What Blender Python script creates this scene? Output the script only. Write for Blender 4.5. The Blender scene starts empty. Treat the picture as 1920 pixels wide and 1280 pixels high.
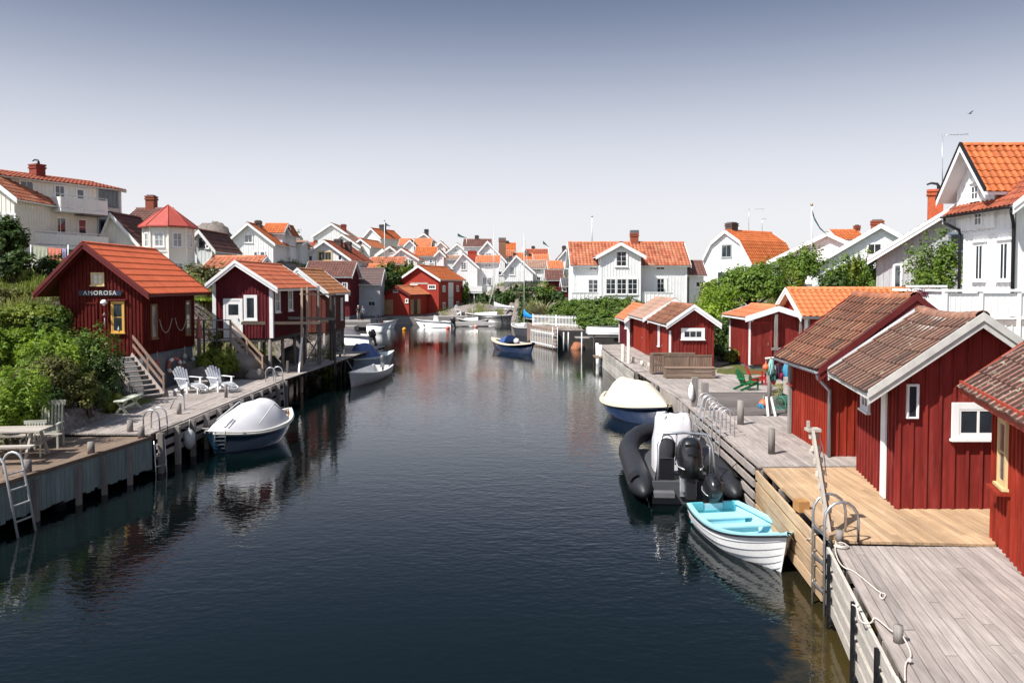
import bpy, math, random
import numpy as np
from mathutils import Vector, Matrix
from math import sin, cos, pi, radians, hypot, atan2, sqrt
R = random.Random(7)
SC = bpy.context.scene
COL = SC.collection
# ---------------------------------------------------------------- camera
F = 1493.0; CAMH = 5.4; PITCH = radians(2.1); HOR = 532.0
SHY = (HOR - (640 - F * math.tan(PITCH)))          # px the picture is moved by
cam_d = bpy.data.cameras.new('camera'); cam = bpy.data.objects.new('camera', cam_d); COL.objects.link(cam)
cam.location = (0, 0, CAMH); cam.rotation_euler = (pi / 2 - PITCH, 0, 0)
cam_d.sensor_width = 36; cam_d.lens = F / 1920 * 36; cam_d.shift_y = SHY / 1920
cam_d.clip_start = 0.1; cam_d.clip_end = 3000
SC.camera = cam
def at(px, py, Y):
    """world point at depth Y seen at photo pixel (px, py)"""
    u = (px - 960) / F; v = (640 + SHY - py) / F
    dy = cos(PITCH) + v * sin(PITCH); dz = -sin(PITCH) + v * cos(PITCH)
    return Vector((u / dy * Y, Y, CAMH + dz / dy * Y))
def gp(px, py, z):
    """world point on the level z seen at photo pixel"""
    v = (640 + SHY - py) / F
    dy = cos(PITCH) + v * sin(PITCH); dz = -sin(PITCH) + v * cos(PITCH)
    Y = (z - CAMH) / dz * dy
    return at(px, py, Y)
# ---------------------------------------------------------------- sky, sun
EL = 51.0; SUNDIR = Vector((0.82, 0.57, 0)).normalized()      # the way the light travels over the ground
sun_d = bpy.data.lights.new('sun', 'SUN'); sun = bpy.data.objects.new('sun', sun_d); COL.objects.link(sun)
sun_d.energy = 4.0; sun_d.angle = radians(0.55); sun_d.color = (1, 0.955, 0.89)
dv = Vector((SUNDIR.x * cos(radians(EL)), SUNDIR.y * cos(radians(EL)), -sin(radians(EL))))
sun.rotation_euler = dv.to_track_quat('-Z', 'Y').to_euler()
w = bpy.data.worlds.new('World'); SC.world = w; w.use_nodes = True
nt = w.node_tree; nt.nodes.clear()
def nn(t, typ, **kw):
    n = t.nodes.new(typ)
    for k, v in kw.items():
        if k.startswith('i_'):
            n.inputs[k[2:].replace('_', ' ')].default_value = v
        else: setattr(n, k, v)
    return n
out = nn(nt, 'ShaderNodeOutputWorld'); bg = nn(nt, 'ShaderNodeBackground')
sky = nn(nt, 'ShaderNodeTexSky', sky_type='NISHITA', sun_disc=False, sun_elevation=radians(EL),
         sun_rotation=atan2(-SUNDIR.x, -SUNDIR.y), air_density=1.0, dust_density=2.0, ozone_density=1.0)
tc = nn(nt, 'ShaderNodeTexCoord'); sx = nn(nt, 'ShaderNodeSeparateXYZ')
nt.links.new(tc.outputs['Generated'], sx.inputs[0])
cr = nn(nt, 'ShaderNodeValToRGB')
nt.links.new(sx.outputs['Z'], cr.inputs[0])
# thin high haze: pale at the horizon, slate blue higher up (values as radiance x10, multiplied by the strength below)
stops = [(0.0, (4.75, 4.7, 4.8)), (0.08, (4.5, 4.48, 4.66)), (0.14, (4.0, 4.06, 4.4)), (0.20, (3.0, 3.16, 3.62)),
         (0.26, (1.8, 2.0, 2.6)), (0.32, (.90, 1.12, 1.7)), (0.38, (.5, .7, 1.15)), (0.55, (.35, .52, .85)), (1.0, (1.9, 2.3, 3.1))]
e = cr.color_ramp.elements
while len(e) > 1: e.remove(e[-1])
e[0].position = stops[0][0]; e[0].color = tuple(c / 10 for c in stops[0][1]) + (1,)
for p_, c_ in stops[1:]:
    k = e.new(p_); k.color = tuple(c / 10 for c in c_) + (1,)
cr.color_ramp.interpolation = 'B_SPLINE'
mul = nn(nt, 'ShaderNodeVectorMath', operation='SCALE'); mul.inputs['Scale'].default_value = 10.0
nt.links.new(cr.outputs[0], mul.inputs[0])
mx = nn(nt, 'ShaderNodeMix', data_type='RGBA'); mx.inputs[0].default_value = 0.93
# added fill: sky raised round the sun, behind the camera; faint uneven haze
dt = nn(nt, 'ShaderNodeVectorMath', operation='DOT_PRODUCT'); nt.links.new(tc.outputs['Generated'], dt.inputs[0]); dt.inputs[1].default_value = (-SUNDIR.x, -SUNDIR.y, .35)
mr = nn(nt, 'ShaderNodeMapRange', interpolation_type='SMOOTHSTEP'); nt.links.new(dt.outputs['Value'], mr.inputs[0]); mr.inputs[1].default_value = .12; mr.inputs[2].default_value = 1.0; mr.inputs[3].default_value = 1.0; mr.inputs[4].default_value = 3.0
mp_ = nn(nt, 'ShaderNodeMapping'); mp_.inputs['Scale'].default_value = (1.2, 1.2, 5); nt.links.new(tc.outputs['Generated'], mp_.inputs[0])
nz = nn(nt, 'ShaderNodeTexNoise'); nz.inputs['Scale'].default_value = 1.6; nz.inputs['Detail'].default_value = 5; nt.links.new(mp_.outputs[0], nz.inputs['Vector'])
hz = nn(nt, 'ShaderNodeMath', operation='MULTIPLY_ADD'); nt.links.new(nz.outputs['Fac'], hz.inputs[0]); hz.inputs[1].default_value = .10; hz.inputs[2].default_value = .96
fm = nn(nt, 'ShaderNodeMath', operation='MULTIPLY'); nt.links.new(mr.outputs[0], fm.inputs[0]); nt.links.new(hz.outputs[0], fm.inputs[1])
f10 = nn(nt, 'ShaderNodeMath', operation='MULTIPLY'); nt.links.new(fm.outputs[0], f10.inputs[0]); f10.inputs[1].default_value = 10.0; nt.links.new(f10.outputs[0], mul.inputs['Scale'])
nt.links.new(sky.outputs[0], mx.inputs[6]); nt.links.new(mul.outputs[0], mx.inputs[7])
nt.links.new(mx.outputs[2], bg.inputs[0]); bg.inputs[1].default_value = 0.1
nt.links.new(bg.outputs[0], out.inputs[0])
SC.view_settings.view_transform = 'Standard'; SC.view_settings.look = 'None'
SC.view_settings.exposure = 0.95; SC.view_settings.gamma = 1
SC.render.engine = 'CYCLES'
SC.cycles.max_bounces = 6; SC.cycles.caustics_reflective = False; SC.cycles.caustics_refractive = False
SC.cycles.use_denoising = True
# ---------------------------------------------------------------- mesh helper
class MB:
    def __init__(s, tint=None):
        s.v = []; s.f = []; s.t = []; s.uv = []; s.tint = tint; s.sm = []
    def add(s, vs, fs, tint=None, uvs=None, smooth=False, M=None):
        o = len(s.v)
        if M is not None: vs = [M @ Vector(p) for p in vs]
        s.v.extend([tuple(p) for p in vs])
        t = R.random() if tint is None else tint
        for i, f in enumerate(fs):
            s.f.append([o + k for k in f]); s.t.append(t); s.sm.append(smooth)
            s.uv.append(uvs[i] if uvs else None)
        return s
    def box(s, c, d, rz=0.0, tint=None, ax=None, M=None):
        hx, hy, hz = d[0] / 2, d[1] / 2, d[2] / 2
        vs = [(x, y, z) for z in (-hz, hz) for y in (-hy, hy) for x in (-hx, hx)]
        if ax is not None: vs = [ax[0] * x + ax[1] * y + ax[2] * z for x, y, z in vs]
        elif rz: vs = [(x * cos(rz) - y * sin(rz), x * sin(rz) + y * cos(rz), z) for x, y, z in vs]
        vs = [(x + c[0], y + c[1], z + c[2]) for x, y, z in vs]
        return s.add(vs, [(0, 2, 3, 1), (4, 5, 7, 6), (0, 1, 5, 4), (2, 6, 7, 3), (1, 3, 7, 5), (0, 4, 6, 2)], tint, M=M)
    def bx(s, x0, x1, y0, y1, z0, z1, tint=None):
        return s.box(((x0 + x1) / 2, (y0 + y1) / 2, (z0 + z1) / 2), (abs(x1 - x0), abs(y1 - y0), abs(z1 - z0)), tint=tint)
    def beam(s, a, b, w, h, up=(0, 0, 1), tint=None):
        """box from a to b; w across, h along up"""
        a = Vector(a); b = Vector(b); d = b - a; L = d.length
        if L < 1e-6: return s
        y = d / L; x = y.cross(Vector(up))
        if x.length < 1e-4: x = y.cross(Vector((1, 0, 0)))
        x.normalize(); z = x.cross(y)
        return s.box((a + b) / 2, (w, L, h), ax=(x, y, z), tint=tint)
    def tube(s, pts, r, n=8, tint=None, closed=False, caps=True):
        pts = [Vector(p) for p in pts]; m = len(pts)
        rs = r if isinstance(r, (list, tuple)) else [r] * m
        vs = []; fs = []; px = None
        for i, p in enumerate(pts):
            if closed: d = pts[(i + 1) % m] - pts[i - 1]
            else: d = pts[min(i + 1, m - 1)] - pts[max(i - 1, 0)]
            if d.length < 1e-9: d = Vector((0, 0, 1))
            d.normalize()
            if px is None:
                px = d.cross(Vector((0, 0, 1)))
                if px.length < 0.1: px = d.cross(Vector((1, 0, 0)))
            px = (px - d * px.dot(d)); px.normalize(); py = d.cross(px)
            for k in range(n):
                a = 2 * pi * k / n
                vs.append(p + px * cos(a) * rs[i] + py * sin(a) * rs[i])
        for i in range(m if closed else m - 1):
            j = (i + 1) % m
            for k in range(n):
                k2 = (k + 1) % n
                fs.append((i * n + k, i * n + k2, j * n + k2, j * n + k))
        if caps and not closed:
            fs.append(tuple(range(n - 1, -1, -1))); fs.append(tuple((m - 1) * n + k for k in range(n)))
        return s.add(vs, fs, tint, smooth=True)
    def cyl(s, a, b, r, n=12, tint=None, r2=None):
        return s.tube([a, b], [r, r if r2 is None else r2], n, tint)
    def lathe(s, prof, c=(0, 0, 0), n=16, M=None, tint=None, axis='z'):
        vs = []; fs = []; m = len(prof)
        for r_, z in prof:
            for k in range(n):
                a = 2 * pi * k / n
                p = (r_ * cos(a), r_ * sin(a), z)
                if axis == 'y': p = (p[0], p[2], p[1])
                if axis == 'x': p = (p[2], p[0], p[1])
                vs.append((p[0] + c[0], p[1] + c[1], p[2] + c[2]))
        for i in range(m - 1):
            for k in range(n):
                k2 = (k + 1) % n; fs.append((i * n + k, i * n + k2, (i + 1) * n + k2, (i + 1) * n + k))
        return s.add(vs, fs, tint, smooth=True, M=M)
    def ball(s, c, r, n=10, sc=(1, 1, 1), tint=None, jit=0):
        m = max(4, n // 2 + 1); vs = []; fs = []
        for i in range(m + 1):
            th = pi * i / m
            for k in range(n):
                a = 2 * pi * k / n; q = 1 + (R.random() - .5) * jit
                vs.append((c[0] + r * q * sc[0] * sin(th) * cos(a), c[1] + r * q * sc[1] * sin(th) * sin(a), c[2] + r * q * sc[2] * cos(th)))
        for i in range(m):
            for k in range(n):
                k2 = (k + 1) % n; fs.append((i * n + k, (i + 1) * n + k, (i + 1) * n + k2, i * n + k2))
        return s.add(vs, fs, tint, smooth=True)
    def grid(s, rows, smooth=True, tint=None, closed=False, uv=False):
        """rows: list of equal-length point lists"""
        n = len(rows[0]); vs = [p for r in rows for p in r]; fs = []; us = []
        for i in range(len(rows) - 1):
            for k in range(n if closed else n - 1):
                k2 = (k + 1) % n
                fs.append((i * n + k, i * n + k2, (i + 1) * n + k2, (i + 1) * n + k))
                us.append([(k, i), (k + 1, i), (k + 1, i + 1), (k, i + 1)])
        return s.add(vs, fs, tint, smooth=smooth, uvs=us if uv else None)
    def poly(s, pts, z0, z1, tint=None):
        """vertical prism over polygon pts (xy)"""
        n = len(pts); vs = [(x, y, z0) for x, y in pts] + [(x, y, z1) for x, y in pts]
        fs = [tuple(range(n - 1, -1, -1)), tuple(range(n, 2 * n))]
        fs += [(k, (k + 1) % n, n + (k + 1) % n, n + k) for k in range(n)]
        return s.add(vs, fs, tint)
    def build(s, name, mat, parent=None, off=None):
        me = bpy.data.meshes.new(name)
        v = s.v
        if off is not None: v = [(p[0] - off[0], p[1] - off[1], p[2] - off[2]) for p in v]
        me.from_pydata(v, [], s.f)
        at_ = me.attributes.new('tint', 'FLOAT', 'FACE'); at_.data.foreach_set('value', s.t)
        me.polygons.foreach_set('use_smooth', s.sm)
        if any(u is not None for u in s.uv):
            ul = me.uv_layers.new(name='UVMap'); flat = []
            for f, u in zip(s.f, s.uv):
                if u is None: flat.extend([0.0] * (2 * len(f)))
                else:
                    for q in u: flat.extend(q)
            ul.data.foreach_set('uv', flat)
        me.materials.append(mat); me.update()
        o = bpy.data.objects.new(name, me); COL.objects.link(o)
        if parent is not None: o.parent = parent
        return o
def tag(o, label=None, cat=None, group=None, kind=None):
    if label: o['label'] = label
    if cat: o['category'] = cat
    if group: o['group'] = group
    if kind: o['kind'] = kind
    return o
def thing(name, label, cat, loc=(0, 0, 0), rz=0.0, group=None):
    o = bpy.data.objects.new(name, None); COL.objects.link(o); o.empty_display_size = .2
    o.location = loc; o.rotation_euler = (0, 0, rz)
    return tag(o, label, cat, group)
def kids(o): return [c for c in bpy.data.objects if c.parent == o]
def dup(root, loc, rz=0.0, label=None, scale=None):
    def cp(o, par):
        c = o.copy(); COL.objects.link(c); c.parent = par
        for k in KIDS.get(o.name, []): cp(k, c)
        return c
    KIDS = {}
    for o in bpy.data.objects:
        if o.parent: KIDS.setdefault(o.parent.name, []).append(o)
    c = cp(root, None); c.location = loc; c.rotation_euler = (0, 0, rz)
    if label: c['label'] = label
    if scale: c.scale = scale
    return c
def solo(name, mb, mat, label, cat, loc=None, group=None, kind=None):
    """a thing that is one mesh; its origin is put at the middle of its base"""
    xs = [p[0] for p in mb.v]; ys = [p[1] for p in mb.v]; zs = [p[2] for p in mb.v]
    c = ((min(xs) + max(xs)) / 2, (min(ys) + max(ys)) / 2, min(zs))
    o = mb.build(name, mat, None, off=c)
    o.location = c if loc is None else loc
    return tag(o, label, cat, group, kind)
# ---------------------------------------------------------------- materials
def srgb(r, g, b):
    f = lambda c: (c / 255 / 12.92) if c / 255 <= .04045 else ((c / 255 + .055) / 1.055) ** 2.4
    return (f(r), f(g), f(b), 1)
MATS = {}
def base_mat(name, rough=.6, spec=.3, metal=0.0):
    m = bpy.data.materials.new(name); m.use_nodes = True; t = m.node_tree
    b = t.nodes['Principled BSDF']
    b.inputs['Roughness'].default_value = rough; b.inputs['Specular IOR Level'].default_value = spec
    b.inputs['Metallic'].default_value = metal
    return m, t, b
def ramp(t, src, stops):
    c = nn(t, 'ShaderNodeValToRGB'); e = c.color_ramp.elements
    e[0].position = stops[0][0]; e[0].color = stops[0][1]; e[1].position = stops[-1][0]; e[1].color = stops[-1][1]
    for p, col in stops[1:-1]:
        k = e.new(p); k.color = col
    t.links.new(src, c.inputs[0]); return c.outputs[0]
def noise(t, scale, detail=3, vec=None, rough=.55, sc=None):
    n = nn(t, 'ShaderNodeTexNoise'); n.inputs['Scale'].default_value = scale; n.inputs['Detail'].default_value = detail
    n.inputs['Roughness'].default_value = rough
    tc = nn(t, 'ShaderNodeTexCoord'); v = tc.outputs['Object'] if vec is None else vec
    if sc:
        m = nn(t, 'ShaderNodeMapping'); m.inputs['Scale'].default_value = sc; t.links.new(v, m.inputs[0]); v = m.outputs[0]
    t.links.new(v, n.inputs['Vector']); return n.outputs['Fac']
def mixc(t, fac, a, b, mode='MIX'):
    m = nn(t, 'ShaderNodeMix', data_type='RGBA', blend_type=mode)
    for i, x in ((0, fac), (6, a), (7, b)):
        if isinstance(x, (int, float, tuple)): m.inputs[i].default_value = x
        else: t.links.new(x, m.inputs[i])
    return m.outputs[2]
def math_(t, op, a, b=0.0):
    m = nn(t, 'ShaderNodeMath', operation=op)
    for i, x in ((0, a), (1, b)):
        if isinstance(x, (int, float)): m.inputs[i].default_value = x
        else: t.links.new(x, m.inputs[i])
    return m.outputs[0]
def bump(t, b, h, strength=.3, dist=.02):
    n = nn(t, 'ShaderNodeBump'); n.inputs['Strength'].default_value = strength; n.inputs['Distance'].default_value = dist
    t.links.new(h, n.inputs['Height']); t.links.new(n.outputs[0], b.inputs['Normal'])
def tintf(t):
    a = nn(t, 'ShaderNodeAttribute', attribute_name='tint'); return a.outputs['Fac']
def sc4(c, k): return (min(c[0] * k, 1), min(c[1] * k, 1), min(c[2] * k, 1), 1)
def paint(name, col, rough=.5, var=.12, spec=.35, metal=0.0, scale=3.0, streak=None, coat=0.0):
    """painted or moulded surface: slow mottling, tint per face, faint streaks"""
    if name in MATS: return MATS[name]
    m, t, b = base_mat(name, rough, spec, metal)
    n = noise(t, scale, 5, sc=streak)
    c = ramp(t, n, [(.3, sc4(col, 1 - var)), (.7, sc4(col, 1 + var * .6))])
    if streak:   # chalky faded patches and fine vertical weather streaks
        n5 = noise(t, 1.3, 6, rough=.7, sc=(2.5, 2.5, .7)); ch = (min(col[0] * 1.35 + .04, 1), col[1] * 1.6 + .022, col[2] * 1.6 + .02, 1)
        c = mixc(t, ramp(t, n5, [(.5, (0, 0, 0, 1)), (.72, (.55, .55, .55, 1))]), c, ch)
        n6 = noise(t, 1.0, 4, rough=.6, sc=(26, 26, .8)); c = mixc(t, .55, c, ramp(t, n6, [(.3, (.62, .6, .6, 1)), (.55, (1, 1, 1, 1))]), 'MULTIPLY')
    tt = ramp(t, tintf(t), [(0, (1 - var * .7,) * 3 + (1,)), (1, (1, 1, 1, 1))])
    t.links.new(mixc(t, 1.0, c, tt, 'MULTIPLY'), b.inputs['Base Color'])
    rr = math_(t, 'MULTIPLY_ADD', n, .25); 
    t.nodes[-1].inputs[2].default_value = rough - .12
    t.links.new(rr, b.inputs['Roughness'])
    b.inputs['Coat Weight'].default_value = coat
    bump(t, b, noise(t, scale * 8, 4, sc=streak), .12, .01)
    MATS[name] = m; return m
def wood(name, c1, c2, axis=1, rough=.75, grain=1.0, tv=.3, spec=.2):
    if name in MATS: return MATS[name]
    m, t, b = base_mat(name, rough, spec)
    s = [22, 22, 22]; s[axis] = 1.6
    tt = tintf(t)
    cmb = nn(t, 'ShaderNodeCombineXYZ'); t.links.new(math_(t, 'MULTIPLY', tt, 37.0), cmb.inputs[0]); t.links.new(math_(t, 'MULTIPLY', tt, 61.0), cmb.inputs[2])
    tc = nn(t, 'ShaderNodeTexCoord'); va = nn(t, 'ShaderNodeVectorMath', operation='ADD')
    t.links.new(tc.outputs['Object'], va.inputs[0]); t.links.new(cmb.outputs[0], va.inputs[1])
    n1 = noise(t, 1.0, 6, va.outputs[0], .65, sc=tuple(s)); n2 = noise(t, .8, 4, tc.outputs['Object'])
    n3 = noise(t, 7.0, 3, va.outputs[0], .6)
    c = ramp(t, n1, [(.25, c1), (.75, c2)])
    k = ramp(t, tt, [(0, (1 - tv,) * 3 + (1,)), (.5, (1 - tv * .35, 1 - tv * .4, 1 - tv * .45, 1)), (1, (1, 1, 1, 1))])
    c = mixc(t, 1.0, c, k, 'MULTIPLY')
    k2 = ramp(t, n2, [(.35, (.74, .74, .75, 1)), (.65, (1, 1, 1, 1))])
    c = mixc(t, .8, c, k2, 'MULTIPLY')
    k3 = ramp(t, n3, [(.24, (.55, .52, .5, 1)), (.34, (1, 1, 1, 1))])
    c = mixc(t, .6 * grain, c, k3, 'MULTIPLY')
    t.links.new(c, b.inputs['Base Color']); bump(t, b, n1, .35 * grain, .008)
    MATS[name] = m; return m
def tiles(name, cols, lichen=0.0, dark=.5, rough=.7, pan_shade=None):
    """roof tiles; uv counts tiles and courses so each tile has its own shade"""
    if name in MATS: return MATS[name]
    m, t, b = base_mat(name, rough, .25)
    uv = nn(t, 'ShaderNodeUVMap'); fl = nn(t, 'ShaderNodeVectorMath', operation='FLOOR')
    t.links.new(uv.outputs[0], fl.inputs[0])
    wn = nn(t, 'ShaderNodeTexWhiteNoise', noise_dimensions='2D'); t.links.new(fl.outputs[0], wn.inputs[0])
    k = len(cols); c = ramp(t, wn.outputs['Value'], [(i / (k - 1), cols[i]) for i in range(k)])
    n = noise(t, 1.1, 4); n2 = noise(t, 14, 5)
    c = mixc(t, 1.0, c, ramp(t, n, [(.3, (1 - dark * .7,) * 3 + (1,)), (.65, (1, 1, 1, 1))]), 'MULTIPLY')
    c = mixc(t, .7, c, ramp(t, n2, [(.3, (1 - dark,) * 3 + (1,)), (.6, (1, 1, 1, 1))]), 'MULTIPLY')
    pk = 1 - dark * .9 if pan_shade is None else pan_shade
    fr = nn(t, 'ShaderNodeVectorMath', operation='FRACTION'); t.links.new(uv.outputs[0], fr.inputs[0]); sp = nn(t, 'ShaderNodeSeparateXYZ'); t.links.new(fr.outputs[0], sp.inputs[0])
    shade_bands = ramp(t, sp.outputs['X'], [(0, (pk,) * 3 + (1,)), (.13, (pk,) * 3 + (1,)), (.22, (1, 1, 1, 1)), (.60, (1, 1, 1, 1)), (.68, (pk,) * 3 + (1,)), (1, (pk,) * 3 + (1,))])  # groove shade and some dirt painted across each tile's pan and roll foot
    c = mixc(t, 1.0, c, shade_bands, 'MULTIPLY')
    if lichen:
        n3 = noise(t, 9, 6, rough=.7)
        c = mixc(t, ramp(t, n3, [(.66 - lichen * .2, (0, 0, 0, 1)), (.72 - lichen * .2, (.75, .75, .75, 1))]), c, (.30, .285, .20, 1))
    t.links.new(c, b.inputs['Base Color']); bump(t, b, n2, .3, .01)
    MATS[name] = m; return m
def leafmat(name, c1, c2, c3, trans=.25):
    if name in MATS: return MATS[name]
    m, t, b = base_mat(name, .55, .3)
    n = noise(t, .9, 3)
    c = ramp(t, tintf(t), [(0, c1), (.5, c2), (1, c3)])
    c = mixc(t, 1.0, c, ramp(t, n, [(.3, (.62, .66, .6, 1)), (.7, (1.0, 1.0, .9, 1))]), 'MULTIPLY')
    t.links.new(c, b.inputs['Base Color'])
    tr = nn(t, 'ShaderNodeBsdfTranslucent'); t.links.new(c, tr.inputs[0])
    mxs = nn(t, 'ShaderNodeMixShader'); mxs.inputs[0].default_value = trans
    t.links.new(b.outputs[0], mxs.inputs[1]); t.links.new(tr.outputs[0], mxs.inputs[2])
    t.links.new(mxs.outputs[0], t.nodes['Material Output'].inputs[0])
    MATS[name] = m; return m
def glassmat(name='window_glass', col=(.012, .016, .02, 1), rough=.04):
    if name in MATS: return MATS[name]
    m, t, b = base_mat(name, rough, .9)
    n = noise(t, 1.3, 3)
    t.links.new(ramp(t, n, [(.35, col), (.7, sc4(col, 3.0))]), b.inputs['Base Color'])
    bump(t, b, noise(t, 1.8, 2), .05, .05)
    MATS[name] = m; return m
WHITE = paint('white_paint', (.81, .81, .80, 1), .5, .06, scale=2)
WALLW = paint('white_boards', (.80, .80, .79, 1), .6, .07, scale=1.2)
CREAM = paint('cream_boards', (.80, .775, .71, 1), .6, .07, scale=1.2)
PALEG = paint('pale_grey_boards', (.70, .73, .72, 1), .6, .08, scale=1.2)
GREYW = paint('grey_boards', (.43, .44, .45, 1), .65, .12, scale=1.0, streak=(3, 3, .5))
RED = paint('falun_red_boards', (.235, .029, .024, 1), .72, .34, spec=.15, scale=2.2, streak=(3, 3, .4))
ORED = paint('bright_red_boards', (.31, .034, .018, 1), .72, .32, spec=.15, scale=2.2, streak=(3, 3, .4))
MAROON = paint('maroon_boards', (.125, .016, .022, 1), .7, .2, spec=.15, scale=1.6, streak=(3, 3, .5))
DRED = paint('dark_red_boards', (.105, .011, .008, 1), .75, .25, spec=.12, scale=1.4, streak=(3, 3, .5))
REDT = paint('dark_red_trim', (.14, .020, .02, 1), .6, .15, spec=.25)
YELF = paint('ochre_frame_paint', (.62, .36, .08, 1), .55, .1)
BLACKP = paint('black_paint', (.012, .012, .014, 1), .45, .2)
DKWOOD = wood('dark_weathered_wood', (.05, .042, .036, 1), (.12, .10, .09, 1), 2)
GREYWD = wood('grey_weathered_wood', (.265, .232, .212, 1), (.51, .45, .415, 1), 1)
GREYV = wood('grey_weathered_post', (.17, .15, .135, 1), (.36, .33, .31, 1), 2)
BROWNW = wood('brown_weathered_wood', (.15, .105, .075, 1), (.33, .245, .185, 1), 1)
NEWW = wood('new_pine_decking', (.44, .28, .15, 1), (.66, .48, .31, 1), 1, rough=.55, grain=.6, tv=.3, spec=.3)
STEEL = paint('galvanised_steel', (.50, .51, .52, 1), .35, .15, metal=.85, spec=.5)
ALU = paint('dull_aluminium', (.55, .55, .56, 1), .4, .1, metal=.6, spec=.5)
BRICK = paint('chimney_brick', (.30, .085, .045, 1), .85, .3, scale=9)
BRICKB = paint('dark_chimney_brick', (.10, .07, .06, 1), .85, .3, scale=9)
STONE = paint('grey_plastered_stone', (.20, .20, .215, 1), .85, .25, scale=1.8)
ROPE = paint('white_rope', (.55, .50, .44, 1), .85, .15, scale=30)
GLASS = glassmat()
GLASSL = glassmat('curtained_glass', (.10, .105, .11, 1), .08)
TILE_OLD = tiles('old_pantiles', [(.24, .095, .055, 1), (.40, .155, .085, 1), (.31, .115, .065, 1), (.48, .22, .12, 1), (.17, .08, .055, 1)], .16, .45, pan_shade=.16)
TILE_OLD2 = tiles('brown_old_pantiles', [(.20, .10, .07, 1), (.33, .165, .115, 1), (.26, .13, .09, 1), (.38, .21, .145, 1), (.15, .085, .065, 1)], .2, .45, pan_shade=.18)
TILE_LICH = tiles('lichened_pantiles', [(.20, .09, .07, 1), (.33, .15, .11, 1), (.27, .12, .09, 1), (.38, .21, .16, 1)], .45, .45, pan_shade=.16)
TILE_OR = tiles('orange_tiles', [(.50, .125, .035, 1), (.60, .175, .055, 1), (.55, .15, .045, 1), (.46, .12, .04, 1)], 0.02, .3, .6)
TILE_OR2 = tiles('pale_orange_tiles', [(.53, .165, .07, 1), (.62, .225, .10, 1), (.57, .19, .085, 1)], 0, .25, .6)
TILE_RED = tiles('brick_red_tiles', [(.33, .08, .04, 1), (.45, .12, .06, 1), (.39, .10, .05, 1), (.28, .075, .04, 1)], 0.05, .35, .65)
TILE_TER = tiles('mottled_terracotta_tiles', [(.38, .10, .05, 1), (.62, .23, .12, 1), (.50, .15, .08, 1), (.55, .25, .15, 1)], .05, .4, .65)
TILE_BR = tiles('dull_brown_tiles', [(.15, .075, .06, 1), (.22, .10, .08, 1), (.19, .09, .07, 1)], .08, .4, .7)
TILE_TAN = tiles('tan_tiles', [(.33, .21, .16, 1), (.48, .30, .22, 1), (.40, .25, .19, 1)], .05, .35, .7)
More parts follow.
